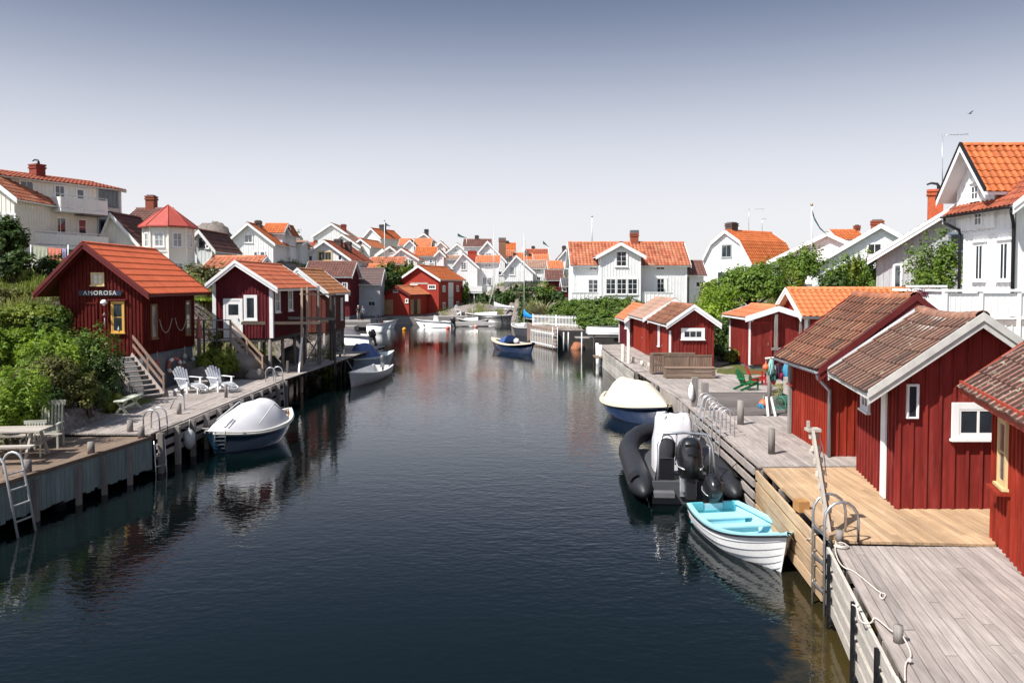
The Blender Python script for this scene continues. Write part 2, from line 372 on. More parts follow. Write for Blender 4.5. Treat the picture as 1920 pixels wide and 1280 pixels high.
# ---------------------------------------------------------------- houses
PADS = []
def prof_z(prof, x):
    for (x0, z0), (x1, z1) in zip(prof, prof[1:]):
        if x0 <= x <= x1: return z0 + (z1 - z0) * (x - x0) / max(x1 - x0, 1e-6)
    return prof[0][1] if x < prof[0][0] else prof[-1][1]
def xz_prism(mb, pts, y0, y1, tint=None):
    n = len(pts); vs = [(x, y0, z) for x, z in pts] + [(x, y1, z) for x, z in pts]
    fs = [tuple(range(n)), tuple(range(2 * n - 1, n - 1, -1))]
    fs += [(k, n + k, n + (k + 1) % n, (k + 1) % n) for k in range(n)]
    mb.add(vs, fs, tint)
def roof_tiles(mb, prof, y0, y1, tw, th, amp, jit=0.0, m=6, sag=0.0):
    top = max(range(len(prof)), key=lambda i: prof[i][1])
    off = 0
    for i in range(len(prof) - 1):
        lo, hi = (prof[i], prof[i + 1]) if i < top else (prof[i + 1], prof[i])
        dx, dz = hi[0] - lo[0], hi[1] - lo[1]; Ls = hypot(dx, dz); ux, uz = dx / Ls, dz / Ls
        nx, nz = (-uz, ux) if ux > 0 else (uz, -ux)
        nc = max(2, round(Ls / th)); nt_ = max(2, round((y1 - y0) / tw)); d = Ls / nc; wd = (y1 - y0) / nt_
        for j in range(nc):
            cj = (R.random() - .5) * jit * .3
            for k in range(nt_):
                ja = (R.random() - .5) * jit; jb = (R.random() - .5) * jit; jy = (R.random() - .5) * jit * .5
                vs = []
                for row in range(3):
                    s_ = j * d + (0 if row < 2 else d * 1.02) + ja * .6 * (row < 2) - (.02 if row < 2 else 0)
                    for q in range(m + 1):
                        u = q / m; yy = y0 + (k + u) * wd + jy
                        h = (amp * sin(pi * min(u / .62, 1)) ** .55 if u < .62 else 0) if m > 2 else amp * (1, 0, 1)[q]
                        hh = .02 + h + (.0 if row == 0 else (.036 if row == 1 else .006)) + (ja * .5 if row == 1 else jb * .25)
                        sg = -sag * sin(pi * (yy - y0) / (y1 - y0)) * (.35 + .65 * j / nc)
                        vs.append((lo[0] + ux * s_ + nx * hh, yy, lo[1] + uz * s_ + nz * hh + sg))
                n = m + 1; ri_ = vs[:2 * n]; mb.add(ri_, [(q, q + 1, n + q + 1, n + q) if ux > 0 else (n + q, n + q + 1, q + 1, q) for q in range(m)], 0, [[(off + k + .3, j + .5)] * 4] * m)
                vs = vs[n:]; fs = []; us = []
                for row in (0,):
                    for q in range(m):
                        f = (row * n + q, row * n + q + 1, (row + 1) * n + q + 1, (row + 1) * n + q)
                        a = [(off + k + .01 + .98 * w_ / m, j + .01 + .98 * (r2 - .5 > .6)) for w_, r2 in ((q, 0), (q + 1, 0), (q + 1, 2), (q, 2))]
                        fs.append(f if ux > 0 else f[::-1]); us.append(a if ux > 0 else a[::-1])
                mb.add(vs, fs, 0, us, smooth=(m > 2))
        off += 97
    # ridge caps
    tx, tz_ = prof[top]; n = max(2, round((y1 - y0) / .36)); dl = (y1 - y0) / n; rr = max(.1, tw * .5)
    for k in range(n):
        yy = y0 + k * dl; sg0 = -sag * sin(pi * k / n); sg1 = -sag * sin(pi * (k + 1) / n)
        rows = []
        for (yq, rq, sg) in ((yy, rr * .86, sg0), (yy, rr, sg0), (yy + dl, rr * .9, sg1)):
            rows.append([(tx + rq * 1.15 * cos(a), yq, tz_ + .035 + rq * .8 * sin(a) - .02 + sg + (R.random() - .5) * jit * .2) for a in [pi * (1.1 - 1.2 * q / 6) for q in range(7)]])
        us = [[(300 + k + .5, .5)] * 4 for _ in range(12)]
        vs = [p for r_ in rows for p in r_]; fs = [(i * 7 + q, i * 7 + q + 1, (i + 1) * 7 + q + 1, (i + 1) * 7 + q) for i in range(2) for q in range(6)]
        mb.add(vs, fs, 0, us, smooth=True)
class Face:
    def __init__(s, o, u, n): s.o = Vector(o); s.u = Vector(u); s.n = Vector(n)
    def box(s, mb, u0, u1, z0, z1, d0, d1, tint=None):
        vs = [s.o + s.u * a + s.n * d + Vector((0, 0, z)) for z in (z0, z1) for d in (d0, d1) for a in (u0, u1)]
        mb.add(vs, [(0, 2, 3, 1), (4, 5, 7, 6), (0, 1, 5, 4), (2, 6, 7, 3), (1, 3, 7, 5), (0, 4, 6, 2)], tint)
def add_window(fc, parent, u, z, w, h, nx=2, ny=3, fmat=None, gmat=None, cw=.09, head=False, base=.0, name='window', sill=True, mun=.028, curtain=False, label=None):
    fmat = fmat or WHITE; gmat = gmat or GLASS; mb = MB()
    u0, u1, z0, z1 = u - w / 2, u + w / 2, z, z + h; b = base
    fc.box(mb, u0 - cw, u0, z0 - cw * .6, z1 + cw, b, b + .055); fc.box(mb, u1, u1 + cw, z0 - cw * .6, z1 + cw, b, b + .055)
    fc.box(mb, u0, u1, z1, z1 + cw, b, b + .052); fc.box(mb, u0, u1, z0 - cw * .6, z0, b, b + .052)
    if sill: fc.box(mb, u0 - cw - .03, u1 + cw + .03, z0 - cw * .6 - .045, z0 - cw * .6, b, b + .10)
    if head: fc.box(mb, u0 - cw - .05, u1 + cw + .05, z1 + cw, z1 + cw + .05, b, b + .11)
    s = min(.038, w * .1)
    for (a, c) in ((u0, u0 + s), (u1 - s, u1)): fc.box(mb, a, c, z0, z1, b + .028, b + .046)
    for (a, c) in ((z0, z0 + s), (z1 - s, z1)): fc.box(mb, u0 + s, u1 - s, a, c, b + .028, b + .045)
    for i in range(1, nx):
        uu = u0 + w * i / nx; t = mun if not (nx == 2 or nx % 2 == 0 and i == nx // 2) else mun * 1.6
        fc.box(mb, uu - t / 2, uu + t / 2, z0 + s, z1 - s, b + .028, b + .043)
    for j in range(1, ny):
        zz = z0 + h * j / ny; fc.box(mb, u0 + s, u1 - s, zz - mun / 2, zz + mun / 2, b + .028, b + .041)
    o = mb.build(name, fmat, parent)
    if label: o['label'] = label
    g = MB(); fc.box(g, u0 + .002, u1 - .002, z0 + .002, z1 - .002, b + .005, b + .033); g.build('pane', gmat, o)
    if curtain:
        g = MB(); 
        for (a, c) in ((u0 + .04, u0 + w * .22), (u1 - w * .22, u1 - .04)):
            fc.box(g, a, c, z0 + .04, z1 - .04, b + .0335, b + .037)
        g.build('curtain', WHITE, o)
    return o
def add_door(fc, parent, u, z, w, h, mat, cmat=None, glass=None, label=None, base=.0, handle=1, planks=0):
    mb = MB(); b = base; u0, u1 = u - w / 2, u + w / 2
    fc.box(mb, u0, u1, z, z + h, b, b + .045)
    for k in range(1, planks): fc.box(mb, u0 + w * k / planks - .006, u0 + w * k / planks + .006, z + .02, z + h - .02, b + .045, b + .052)
    o = mb.build('door', mat, parent)
    if label: o['label'] = label
    mb = MB()
    fc.box(mb, u0 - .1, u0, z, z + h + .1, b, b + .06); fc.box(mb, u1, u1 + .1, z, z + h + .1, b, b + .06); fc.box(mb, u0, u1, z + h, z + h + .1, b, b + .058)
    mb.build('frame', cmat or WHITE, o)
    if glass:
        g = MB(); a, c, e, f = glass; fc.box(g, u0 + a * w, u0 + c * w, z + e * h, z + f * h, b + .045, b + .053); g.build('pane', GLASS, o)
    if handle:
        g = MB(); hu = u1 - .1 if handle > 0 else u0 + .1
        fc.box(g, hu - .015, hu + .015, z + h * .46, z + h * .53, b + .045, b + .075); g.build('handle', STEEL, o)
    return o
def chimney(roof, x, y, z0, z1, w=.6, d=.6, mat=None, pot=None, tf=None):
    mb = MB(); mb.bx(x - w / 2, x + w / 2, y - d / 2, y + d / 2, z0, z1 - .12)
    mb.bx(x - w / 2 - .06, x + w / 2 + .06, y - d / 2 - .06, y + d / 2 + .06, z1 - .32, z1 - .2)
    mb.bx(x - w / 2 - .05, x + w / 2 + .05, y - d / 2 - .05, y + d / 2 + .05, z1 - .12, z1)
    if tf: mb.v = [tf(p) for p in mb.v]
    o = mb.build('chimney', mat or BRICK, roof)
    c = MB()
    if pot == 'hood': c.bx(x - w / 2 - .03, x + w / 2 + .03, y - d / 2 - .03, y + d / 2 + .03, z1, z1 + .3)
    elif pot == 'cowl': c.tube([(x + w * .2, y, z1), (x + w * .2, y, z1 + .15), (x + w * .1, y, z1 + .3), (x - w * .3, y, z1 + .36), (x - w * .6, y, z1 + .28)], [.09, .09, .07, .06, .04], 8)
    else: c.bx(x - w / 2 + .08, x + w / 2 - .08, y - d / 2 + .08, y + d / 2 - .08, z1, z1 + .1)
    if tf: c.v = [tf(p) for p in c.v]
    c.build('chimney_cap', BLACKP if pot == 'cowl' else paint('grey_sheet_metal', (.16, .17, .18, 1), .5, .15, metal=.4), o)
    return o
def house(name, label, cat, P, yaw, W, L, wh, slope, ov=.35, og=.3, wall=None, roof=None, trim=None, bh=.2, tile=(.30, .36, .035), m=2,
          jit=0.0, bat=(.3, .05, .022), corner=None, windows=(), doors=(), ro=0.0, skew=0.0, group=None, gambrel=False, found=1.5, chim=(), sag=0.0,
          gut=None, prof=None, fdmat=None, fasc=True, double=False):
    wall = wall or WALLW; roof = roof or TILE_OR; trim = trim or WHITE
    t = thing(name, label, cat, P, yaw, group)
    hw = W / 2
    if prof is None:
        if gambrel:
            a, b_ = gambrel                       # knee: fraction out from ridge, fraction of rise left at the knee
            zr = wh + slope * hw; kx = hw * a; kz = wh + (zr - wh) * b_; lo_s = (kz - wh) / (hw - kx)
            prof = [(-hw - ov, wh - ov * .7 * lo_s), (-kx, kz), (0, zr), (kx, kz), (hw + ov, wh - ov * .7 * lo_s)]
        else:
            zr = wh + slope * (hw + ro)
            prof = [(-hw - ov, wh - ov * slope), (ro, zr), (hw + ov, zr - slope * (hw + ov - ro))]
    def fin(mb):
        if skew: mb.v = [(x + skew * y, y, z) for x, y, z in mb.v]
        return mb
    zl = prof_z(prof, -hw) - .03; zr_ = prof_z(prof, hw) - .03
    inner = [p for p in prof if -hw < p[0] < hw]
    mb = MB(); xz_prism(mb, [(-hw, -.02), (hw, -.02), (hw, zr_)] + [(x, z - .03) for x, z in reversed(inner)] + [(-hw, zl)], 0, L)
    if bat:
        s, bw, bt = bat; n = max(2, round(W / s))
        for k in range(n + 1):
            x = -hw + W * k / n; x = min(max(x, -hw + bw / 2), hw - bw / 2); z = min(prof_z(prof, x - bw / 2), prof_z(prof, x + bw / 2)) - .04
            mb.bx(x - bw / 2, x + bw / 2, -bt, -.0001, 0, z); mb.bx(x - bw / 2, x + bw / 2, L + .0001, L + bt, 0, z)
        n = max(2, round(L / s))
        for k in range(n + 1):
            y = L * k / n; y = min(max(y, bw / 2), L - bw / 2)
            mb.bx(hw + .0001, hw + bt, y - bw / 2, y + bw / 2, 0, zr_ - .02); mb.bx(-hw - bt, -hw - .0001, y - bw / 2, y + bw / 2, 0, zl - .02)
    fin(mb).build('wall', wall, t)
    if found:
        mb = MB(); mb.bx(-hw + .04, hw - .04, .04, L - .04, -found, -.021); fin(mb).build('foundation', fdmat or STONE, t)
    if corner:
        c = .13
        for sx_, z in ((-1, zl), (1, zr_)):
            for y0, y1 in ((-.04, c), (L - c, L + .04)):
                mb = MB(); mb.bx(sx_ * (hw + .04), sx_ * (hw - c), y0, y1, -.01, z - .035); fin(mb).build('corner_board', corner, t)
    y0, y1 = -og, L + og
    mb = MB(); roof_tiles(mb, prof, y0 + .02, y1 - .02, tile[0], tile[1], tile[2], jit, m, sag); rf = fin(mb).build('roof', roof, t)
    mb = MB(); xz_prism(mb, [(x, z - .10) for x, z in prof] + [(x, z) for x, z in reversed(prof)], y0 + .005, y1 - .005)
    fin(mb).build('roof_board', trim if fasc else wall, rf)
    for ya, yb in ((y0 - .035, y0), (y1, y1 + .035)):
        mb = MB()
        for (xa, za), (xb, zb) in zip(prof, prof[1:]):
            xz_prism(mb, [(xa, za - bh), (xb, zb - bh), (xb, zb + .07), (xa, za + .07)], ya, yb)
            if double:
                yy = (ya - .03, ya - .001) if ya < 0 else (yb + .001, yb + .03)
                xz_prism(mb, [(xa, za - bh * .35), (xb, zb - bh * .35), (xb, zb + .085), (xa, za + .085)], *yy)
        fin(mb).build('bargeboard', trim, rf)
    if gut:
        gm, sides = gut
        for sx_ in sides:
            p = prof[0] if sx_ < 0 else prof[-1]; mb = MB(); n = 6
            rows = [[(p[0] + sx_ * .06 + .065 * cos(a), yy, p[1] - .02 + .06 * sin(a)) for a in [pi + pi * q / n for q in range(n + 1)]] for yy in (y0, y1)]
            mb.grid(rows); rows = [[(p[0] + sx_ * .06 + .056 * cos(a), yy, p[1] - .02 + .052 * sin(a)) for a in [pi + pi * q / n for q in range(n + 1)]][::-1] for yy in (y0, y1)]
            mb.grid(rows); fin(mb).build('gutter', gm, rf)
    faces = {'f': Face((0, -.0, 0), (1, 0, 0), (0, -1, 0)), 'b': Face((0, L, 0), (1, 0, 0), (0, 1, 0)),
             'l': Face((-hw, 0, 0), (skew, 1, 0), (-1, 0, 0)), 'r': Face((hw, 0, 0), (skew, 1, 0), (1, 0, 0))}
    t_faces = faces; bt = bat[2] if bat else 0
    for wd in windows:
        f, u, z, w_, h = wd[:5]; o = wd[6] if len(wd) > 6 else {}
        nx, ny = wd[5] if len(wd) > 5 and wd[5] else (2, 2)
        add_window(faces[f], t, u, z, w_, h, nx, ny, base=max(0, bt - .012), **o)
    for d in doors:
        f, u, z, w_, h, mt = d[:6]; o = d[6] if len(d) > 6 else {}
        add_door(faces[f], t, u, z, w_, h, mt, **o)
    for c in chim:
        x, y, dz = c[:3]; o = c[3] if len(c) > 3 else {}
        z = prof_z(prof, x); chimney(rf, x, y, z - .4, max(p[1] for p in prof) + dz, tf=(lambda p: (p[0] + skew * p[1], p[1], p[2])) if skew else None, **o)
    c, s_ = cos(yaw), sin(yaw)
    for lx, ly in ((0, L * .25), (0, L * .75), (-hw, L / 2), (hw, L / 2)):
        PADS.append((P[0] + lx * c - ly * s_, P[1] + lx * s_ + ly * c, P[2] - .25))
    return t, rf, faces, prof
# ---------------------------------------------------------------- foliage
RN = np.random.default_rng(11)
def leaf_mesh(name, C, S, N, T, mat, parent=None, off=(0, 0, 0), long=1.6, smooth=False):
    """C centres, S sizes, N normals, T tints -> one mesh of bent rhombic leaves"""
    n = len(C); N = N / np.linalg.norm(N, axis=1, keepdims=True)
    a = RN.normal(size=(n, 3)); u = np.cross(N, a); u /= np.linalg.norm(u, axis=1, keepdims=True) + 1e-9
    v = np.cross(N, u); S = S[:, None]
    p0 = C - u * S * long * .5; p2 = C + u * S * long * .5; p1 = C + v * S * .5 + N * S * .12; p3 = C - v * S * .5 + N * S * .12
    V = np.stack([p0, p1, p2, p3], 1).reshape(-1, 3) - np.array(off)
    me = bpy.data.meshes.new(name); me.vertices.add(4 * n); me.vertices.foreach_set('co', V.astype(np.float32).ravel())
    me.loops.add(4 * n); me.loops.foreach_set('vertex_index', np.arange(4 * n, dtype=np.int32))
    me.polygons.add(n); me.polygons.foreach_set('loop_start', np.arange(0, 4 * n, 4, dtype=np.int32))
    try: me.polygons.foreach_set('loop_total', np.full(n, 4, dtype=np.int32))
    except Exception: pass
    t = me.attributes.new('tint', 'FLOAT', 'FACE'); t.data.foreach_set('value', T.astype(np.float32))
    me.materials.append(mat); me.update(calc_edges=True); me.validate()
    o = bpy.data.objects.new(name, me); COL.objects.link(o); o.parent = parent
    return o
def crown_points(blobs, n, fill=.35, clump=.33, nclump=26):
    """points in clumps over blobs (c, (rx,ry,rz)); returns centres, outward normals"""
    vol = np.array([b[1][0] * b[1][1] * b[1][2] for b in blobs]) ** (2 / 3); vol /= vol.sum()
    Cs = []; Ns = []; Ts = []
    for (c, r), q in zip(blobs, vol):
        r = np.array(r); k = max(4, int(nclump * q * len(blobs))); m = max(8, int(n * q / k))
        d = RN.normal(size=(k, 3)); d /= np.linalg.norm(d, axis=1, keepdims=True)
        d[:, 2] = np.where(d[:, 2] < -.35, -d[:, 2], d[:, 2])
        rad = 1 - fill * RN.random((k, 1)) ** 1.5 + .17 * RN.normal(size=(k, 1))
        cc = np.array(c) + d * r * rad; tt = RN.random(k)
        for j in range(k):
            cr_ = clump * (.6 + .8 * RN.random())
            e = RN.normal(size=(m, 3)); e /= np.linalg.norm(e, axis=1, keepdims=True)
            p = cc[j] + e * r * cr_ * RN.random((m, 1)) ** .5 * np.array([1, 1, .8])
            Cs.append(p); Ns.append(d[j] * .8 + e * .7 + RN.normal(size=(m, 3)) * .45 + np.array([0, 0, .5])); Ts.append(np.clip(tt[j] * .6 + .4 * RN.random(m), 0, 1))
    return np.concatenate(Cs), np.concatenate(Ns), np.concatenate(Ts)
BARK = wood('grey_brown_bark', (.07, .055, .04, 1), (.17, .14, .11, 1), 2, .9)
def shrub(name, label, cat, base, blobs, n, leaf, mat, group=None, trunk=None, long=1.6, nclump=26, fill=.35, clump=.33, crown='foliage'):
    """blobs relative to base"""
    t = thing(name, label, cat, base, 0, group)
    C, N, T = crown_points(blobs, n, fill, clump, nclump)
    C[:, 2] = np.maximum(C[:, 2], .03)
    leaf_mesh(crown, C, leaf * (.6 + .8 * RN.random(len(C))), N, T, mat, t, long=long)
    mb = MB()
    h = max(b[0][2] + b[1][2] * .5 for b in blobs); r0 = trunk or .05
    if trunk: mb.tube([(0, 0, -.4), (.03, .02, h * .3), (-.03, 0, h * .55)], [r0, r0 * .8, r0 * .5], 8)
    for b in blobs:
        for _ in range(6 if trunk else 4):
            q = Vector(b[0]) + Vector([RN.normal() * b[1][i] * .42 for i in range(3)])
            s0 = Vector((0, 0, h * .3 if trunk else -.2)) + Vector((RN.normal() * .1, RN.normal() * .1, 0))
            mid = (s0 + q) / 2 + Vector((0, 0, .1 * h))
            mb.tube([s0, mid, q], [r0 * .5, r0 * .3, r0 * .1], 5, caps=False)
    mb.build('trunk' if trunk else 'stem', BARK, t)
    return t
def fern(name, label, cat, base, r, h, n, mat, group=None, width=.035, spread=1.0):
    """arching blades from a patch"""
    t = thing(name, label, cat, base, 0, group); mb = MB()
    for k in range(n):
        a = RN.random() * 2 * pi; rr = r * sqrt(RN.random()) * .75; x0, y0 = rr * cos(a), rr * sin(a)
        z0 = -.05 + (1 - (rr / r) ** 2) * h * .45
        b = a + RN.normal() * .9; L = h * (.5 + .5 * RN.random()); lean = (.25 + .6 * RN.random()) * spread
        tint = RN.random(); dx, dy = cos(b), sin(b); px, py = -dy * width, dx * width
        P = []
        for q in range(4):
            u = q / 3; s_ = L * lean * u * u * 1.1 + L * .25 * u; z = z0 + L * (u - .38 * lean * u * u * 1.2)
            wq = (.5, 1.0, .8, .05)[q]
            P.append(((x0 + dx * s_ - px * wq, y0 + dy * s_ - py * wq, z), (x0 + dx * s_ + px * wq, y0 + dy * s_ + py * wq, z)))
        vs = [p for pr in P for p in pr]
        mb.add(vs, [(0, 1, 3, 2), (2, 3, 5, 4), (4, 5, 7, 6)], tint)
    mb.build('foliage', mat, t); return t
G_MID = leafmat('mid_green_leaves', (.055, .105, .016, 1), (.10, .17, .025, 1), (.19, .26, .04, 1), .3)
G_DARK = leafmat('dark_green_leaves', (.03, .06, .014, 1), (.055, .10, .02, 1), (.10, .16, .03, 1))
G_BRI = leafmat('bright_green_leaves', (.13, .22, .018, 1), (.22, .34, .028, 1), (.34, .45, .045, 1), .35)
G_YEL = leafmat('yellow_green_leaves', (.13, .18, .022, 1), (.21, .26, .03, 1), (.30, .33, .05, 1), .35)
G_OLV = leafmat('olive_brown_leaves', (.075, .08, .022, 1), (.125, .125, .032, 1), (.19, .175, .045, 1), .2)
G_GRS = leafmat('meadow_grass_blades', (.14, .18, .04, 1), (.23, .27, .07, 1), (.38, .37, .16, 1), .35)
G_SIL = leafmat('pale_reed_blades', (.30, .28, .16, 1), (.42, .38, .24, 1), (.22, .24, .10, 1), .2)
# ---------------------------------------------------------------- decks
def deck(name, label, A, B, C, D, z, mat, n, cat='dock', thick=.045, under=None, splits=1, gap=.008, kind=None, group=None):
    """boards run from edge AB to edge DC (A near left, B near right, C far right, D far left)"""
    A, B, C, D = [Vector((p[0], p[1], 0)) for p in (A, B, C, D)]
    o = (A + B + C + D) / 4; yaw = atan2(-((D + C) - (A + B)).x, ((D + C) - (A + B)).y)
    t = thing(name, label, cat, (o.x, o.y, z), yaw, group)
    c, s = cos(-yaw), sin(-yaw)
    def loc(p, zz): q = p - o; return (q.x * c - q.y * s, q.x * s + q.y * c, zz)
    mb = MB()
    for i in range(n):
        t0, t1 = i / n, (i + 1) / n
        a0, a1 = A.lerp(B, t0), A.lerp(B, t1); d0, d1 = D.lerp(C, t0), D.lerp(C, t1)
        e = (a1 - a0).length; g = gap / max(e, .01) / 2
        a0, a1 = a0.lerp(a1, g), a0.lerp(a1, 1 - g); d0, d1 = d0.lerp(d1, g), d0.lerp(d1, 1 - g)
        cuts = [0] + sorted(R.random() for _ in range(splits - 1)) + [1] if splits > 1 else [0, 1]
        for q0, q1 in zip(cuts, cuts[1:]):
            dz = (R.random() - .5) * .006; f = .0012
            P = [a0.lerp(d0, q0 + f), a1.lerp(d1, q0 + f), a1.lerp(d1, q1 - f), a0.lerp(d0, q1 - f)]
            vs = [loc(p, -thick) for p in P] + [loc(p, dz) for p in P]
            mb.add(vs, [(3, 2, 1, 0), (4, 5, 6, 7), (0, 1, 5, 4), (1, 2, 6, 5), (2, 3, 7, 6), (3, 0, 4, 7)])
    mb.build('deck_boards', mat, t)
    ub = MB(); L = max((D - A).length, (C - B).length); k = max(2, round(L / 1.1))
    for j in range(k + 1):
        q = min(max(j / k, .015), .985); p0, p1 = A.lerp(D, q), B.lerp(C, q)
        ub.beam(loc(p0, -thick - .08), loc(p1, -thick - .08), .08, .16)
    ub.build('joists', under or DKWOOD, t)
    return t, loc
def posts_row(name, label, pts, z0, z1, r, mat, cat='post', group=None, sq=False):
    for i, p in enumerate(pts):
        mb = MB(); zt = z1 if not isinstance(z1, (list, tuple)) else z1[i]
        if sq: mb.beam((p[0], p[1], z0), (p[0], p[1], zt), r * 2, r * 2, up=(0, 1, 0))
        else: mb.tube([(p[0], p[1], z0), (p[0] + R.uniform(-.02, .02), p[1], (z0 + zt) / 2), (p[0] + R.uniform(-.03, .03), p[1], zt)], [r * 1.05, r, r * .95], 10)
        solo(name, mb, mat, label if isinstance(label, str) else label[i], cat, group=group)
Z1 = 1.2
LD0 = gp(0, 905, 1.1); 
# right shore decks (boards run along the channel)
def E(px, py): p = gp(px, py, Z1); return (p.x, p.y)
e0 = E(1700, 1280); e1 = E(1565, 1022); d = Vector(e0) - Vector(e1); e00 = (e0[0] + d.x * .9, e0[1] + d.y * .9)
dk, _ = deck('wooden_dock', 'weathered grey plank deck in the near right corner with ropes lying on it', (e00[0], e00[1]), (e00[0] + 5.2, e00[1] + .1), (9.1, 12.55), (e1[0], e1[1]), Z1, GREYWD, 30, splits=3, gap=.016)
dk, _ = deck('wooden_dock', 'new golden pine deck between the white-trimmed red boathouse and the slipway ladder', (5.26, 12.9), (9.3, 12.6), (9.0, 18.2), (5.72, 18.05), Z1, NEWW, 34, splits=2)
dk, _ = deck('wooden_dock', 'grey plank landing with a mooring post beside the first tiled boathouse', (5.68, 18.2), (8.9, 18.3), (9.2, 29.6), (6.12, 29.3), Z1 - .006, GREYWD, 30, splits=4)
dk, _ = deck('wooden_dock', 'sunlit grey deck with the slatted bench box and the green and red chairs', (6.10, 29.5), (16.5, 29.5), (16.5, 40.5), (6.0, 38.0), Z1 - .012, GREYWD, 80, splits=5)
dk, _ = deck('wooden_dock', 'weathered deck running past the row of three small red sheds', (5.95, 38.2), (13.5, 40.7), (12.0, 57.5), (6.0, 55.0), Z1 - .02, GREYWD, 50, splits=4)
# grey mat of darker boards on the middle deck
p0, p1, p2, p3 = E(1322, 736), E(1500, 736), E(1540, 779), E(1368, 779)
mb = MB(tint=0)
for i in range(14):
    f0, f1 = i / 14, (i + .93) / 14
    q = [Vector(p0).lerp(Vector(p3), f0), Vector(p1).lerp(Vector(p2), f0), Vector(p1).lerp(Vector(p2), f1), Vector(p0).lerp(Vector(p3), f1)]
    mb.add([(v.x, v.y, Z1 + .0) for v in q] + [(v.x, v.y, Z1 + .022) for v in q], [(4, 5, 6, 7), (0, 1, 5, 4), (1, 2, 6, 5), (2, 3, 7, 6), (3, 0, 4, 7)])
solo('boat_ramp', mb, wood('dark_grey_ramp_boards', (.12, .105, .095, 1), (.20, .175, .165, 1), 0), 'darker grey-brown board ramp set in the sunlit deck behind the row of ladders', 'ramp')
EDGE = [(e00[0], e00[1]), (e0[0], e0[1]), (5.2, 12.9), (5.68, 18.1), (6.1, 29.3), (5.98, 38)]
def edge_x(y):
    for (xa, ya), (xb, yb) in zip(EDGE, EDGE[1:]):
        if ya <= y <= yb: return xa + (xb - xa) * (y - ya) / (yb - ya)
    return EDGE[-1][0]
def slat_front(label, ya, yb, mat, rows, ex, inset=.03, z_top=Z1 - .06, ph=.17, gap=.075, bulge=0.0, post=1.6, pmat=None, zb=-.8, x_of=None):
    """horizontal boards on posts under the deck's edge"""
    t = thing('dock_front', label, 'dock side', (ex(ya), ya, 0)); o = (ex(ya), ya, 0)
    mb = MB()
    for r_ in range(rows):
        z = z_top - ph / 2 - r_ * (ph + gap); n = max(1, round((yb - ya) / 3.6))
        for k in range(n):
            y0, y1 = ya + (yb - ya) * k / n + .01, ya + (yb - ya) * (k + 1) / n - .01
            mb.beam((ex(y0) - inset - .02, y0, z + R.uniform(-.012, .012)), (ex(y1) - inset - .02, y1, z + R.uniform(-.012, .012)), .045, ph)
    mb.build('side_boards', mat, t, off=o)
    k = max(2, round((yb - ya) / post))
    for j in range(k + 1):
        y = ya + (yb - ya) * j / k * .98 + .06; x = ex(y) + .10
        m2 = MB(); m2.beam((x, y, zb), (x, y, z_top - .005), .14, .14, up=(0, 1, 0)); m2.build('post', pmat or GREYV, t, off=o)
    return t
slat_front('pale weathered horizontal boards with black rubber strips below the near right deck', e00[1], 12.75, wood('pale_side_boards', (.42, .38, .33, 1), (.66, .62, .56, 1), 1), 4, edge_x, ph=.18, gap=.075)
slat_front('fresh yellow pine boards below the new deck beside the turquoise rowing boat', 12.95, 18.1, NEWW, 4, edge_x, ph=.2, gap=.06, inset=.06)
slat_front('weathered grey slats under the landing beside the black inflatable', 18.3, 25.8, GREYWD, 4, edge_x, ph=.16, gap=.12, inset=.05, post=1.2)
# black rubber strips standing against the near dock front
for i, yy in enumerate((12.3, 10.45, 9.1, 8.0)):
    mb = MB(); x = edge_x(yy) - .115; mb.box((x, yy, .55), (.04, .05, 1.25)); 
    for z in (.15, .5, .85): mb.box((x + .02, yy - .09, z), (.07, .1, .06))
    solo('rubber_fender', mb, BLACKP, ['black rubber fender strip at the far end of the pale dock front', 'second black fender strip from the far end of the pale dock front', 'third black fender strip along the pale dock front by the knotted rope', 'nearest black fender strip at the bottom of the pale dock front'][i], 'fender', group='rubber strips on the dock front')
# closed grey board wall from the ramp to the small sheds
def board_wall(label, A, B, zt, zb, mat, n, name='bulkhead', cat='dock wall', gap=.01, th=.04, wob=0.0, group=None, batten=0.0):
    A = Vector(A); B = Vector(B); mb = MB(); d = (B - A) / n
    for i in range(n):
        a = A + d * (i + gap); b = A + d * (i + 1 - gap); zz = zb + R.uniform(-wob, wob)
        nrm = Vector((d.y, -d.x)).normalized() * th
        P = [a, b, b + nrm, a + nrm]
        mb.add([(p.x, p.y, zz) for p in P] + [(p.x, p.y, zt) for p in P], [(3, 2, 1, 0), (4, 5, 6, 7), (0, 1, 5, 4), (1, 2, 6, 5), (2, 3, 7, 6), (3, 0, 4, 7)])
    return solo(name, mb, mat, label, cat, group=group)
board_wall('pale upright boards closing the dock side behind the cream covered boat', (6.08, 25.9), (6.06, 34.5), 1.13, .05, wood('pale_upright_boards', (.30, .27, .245, 1), (.48, .44, .40, 1), 2), 44)
slat_front('faded horizontal planks below the small sheds and their white posts', 38.1, 55, wood('faded_planks', (.40, .38, .34, 1), (.60, .57, .52, 1), 1), 5, lambda y: 5.9, ph=.2, gap=.03, post=2)
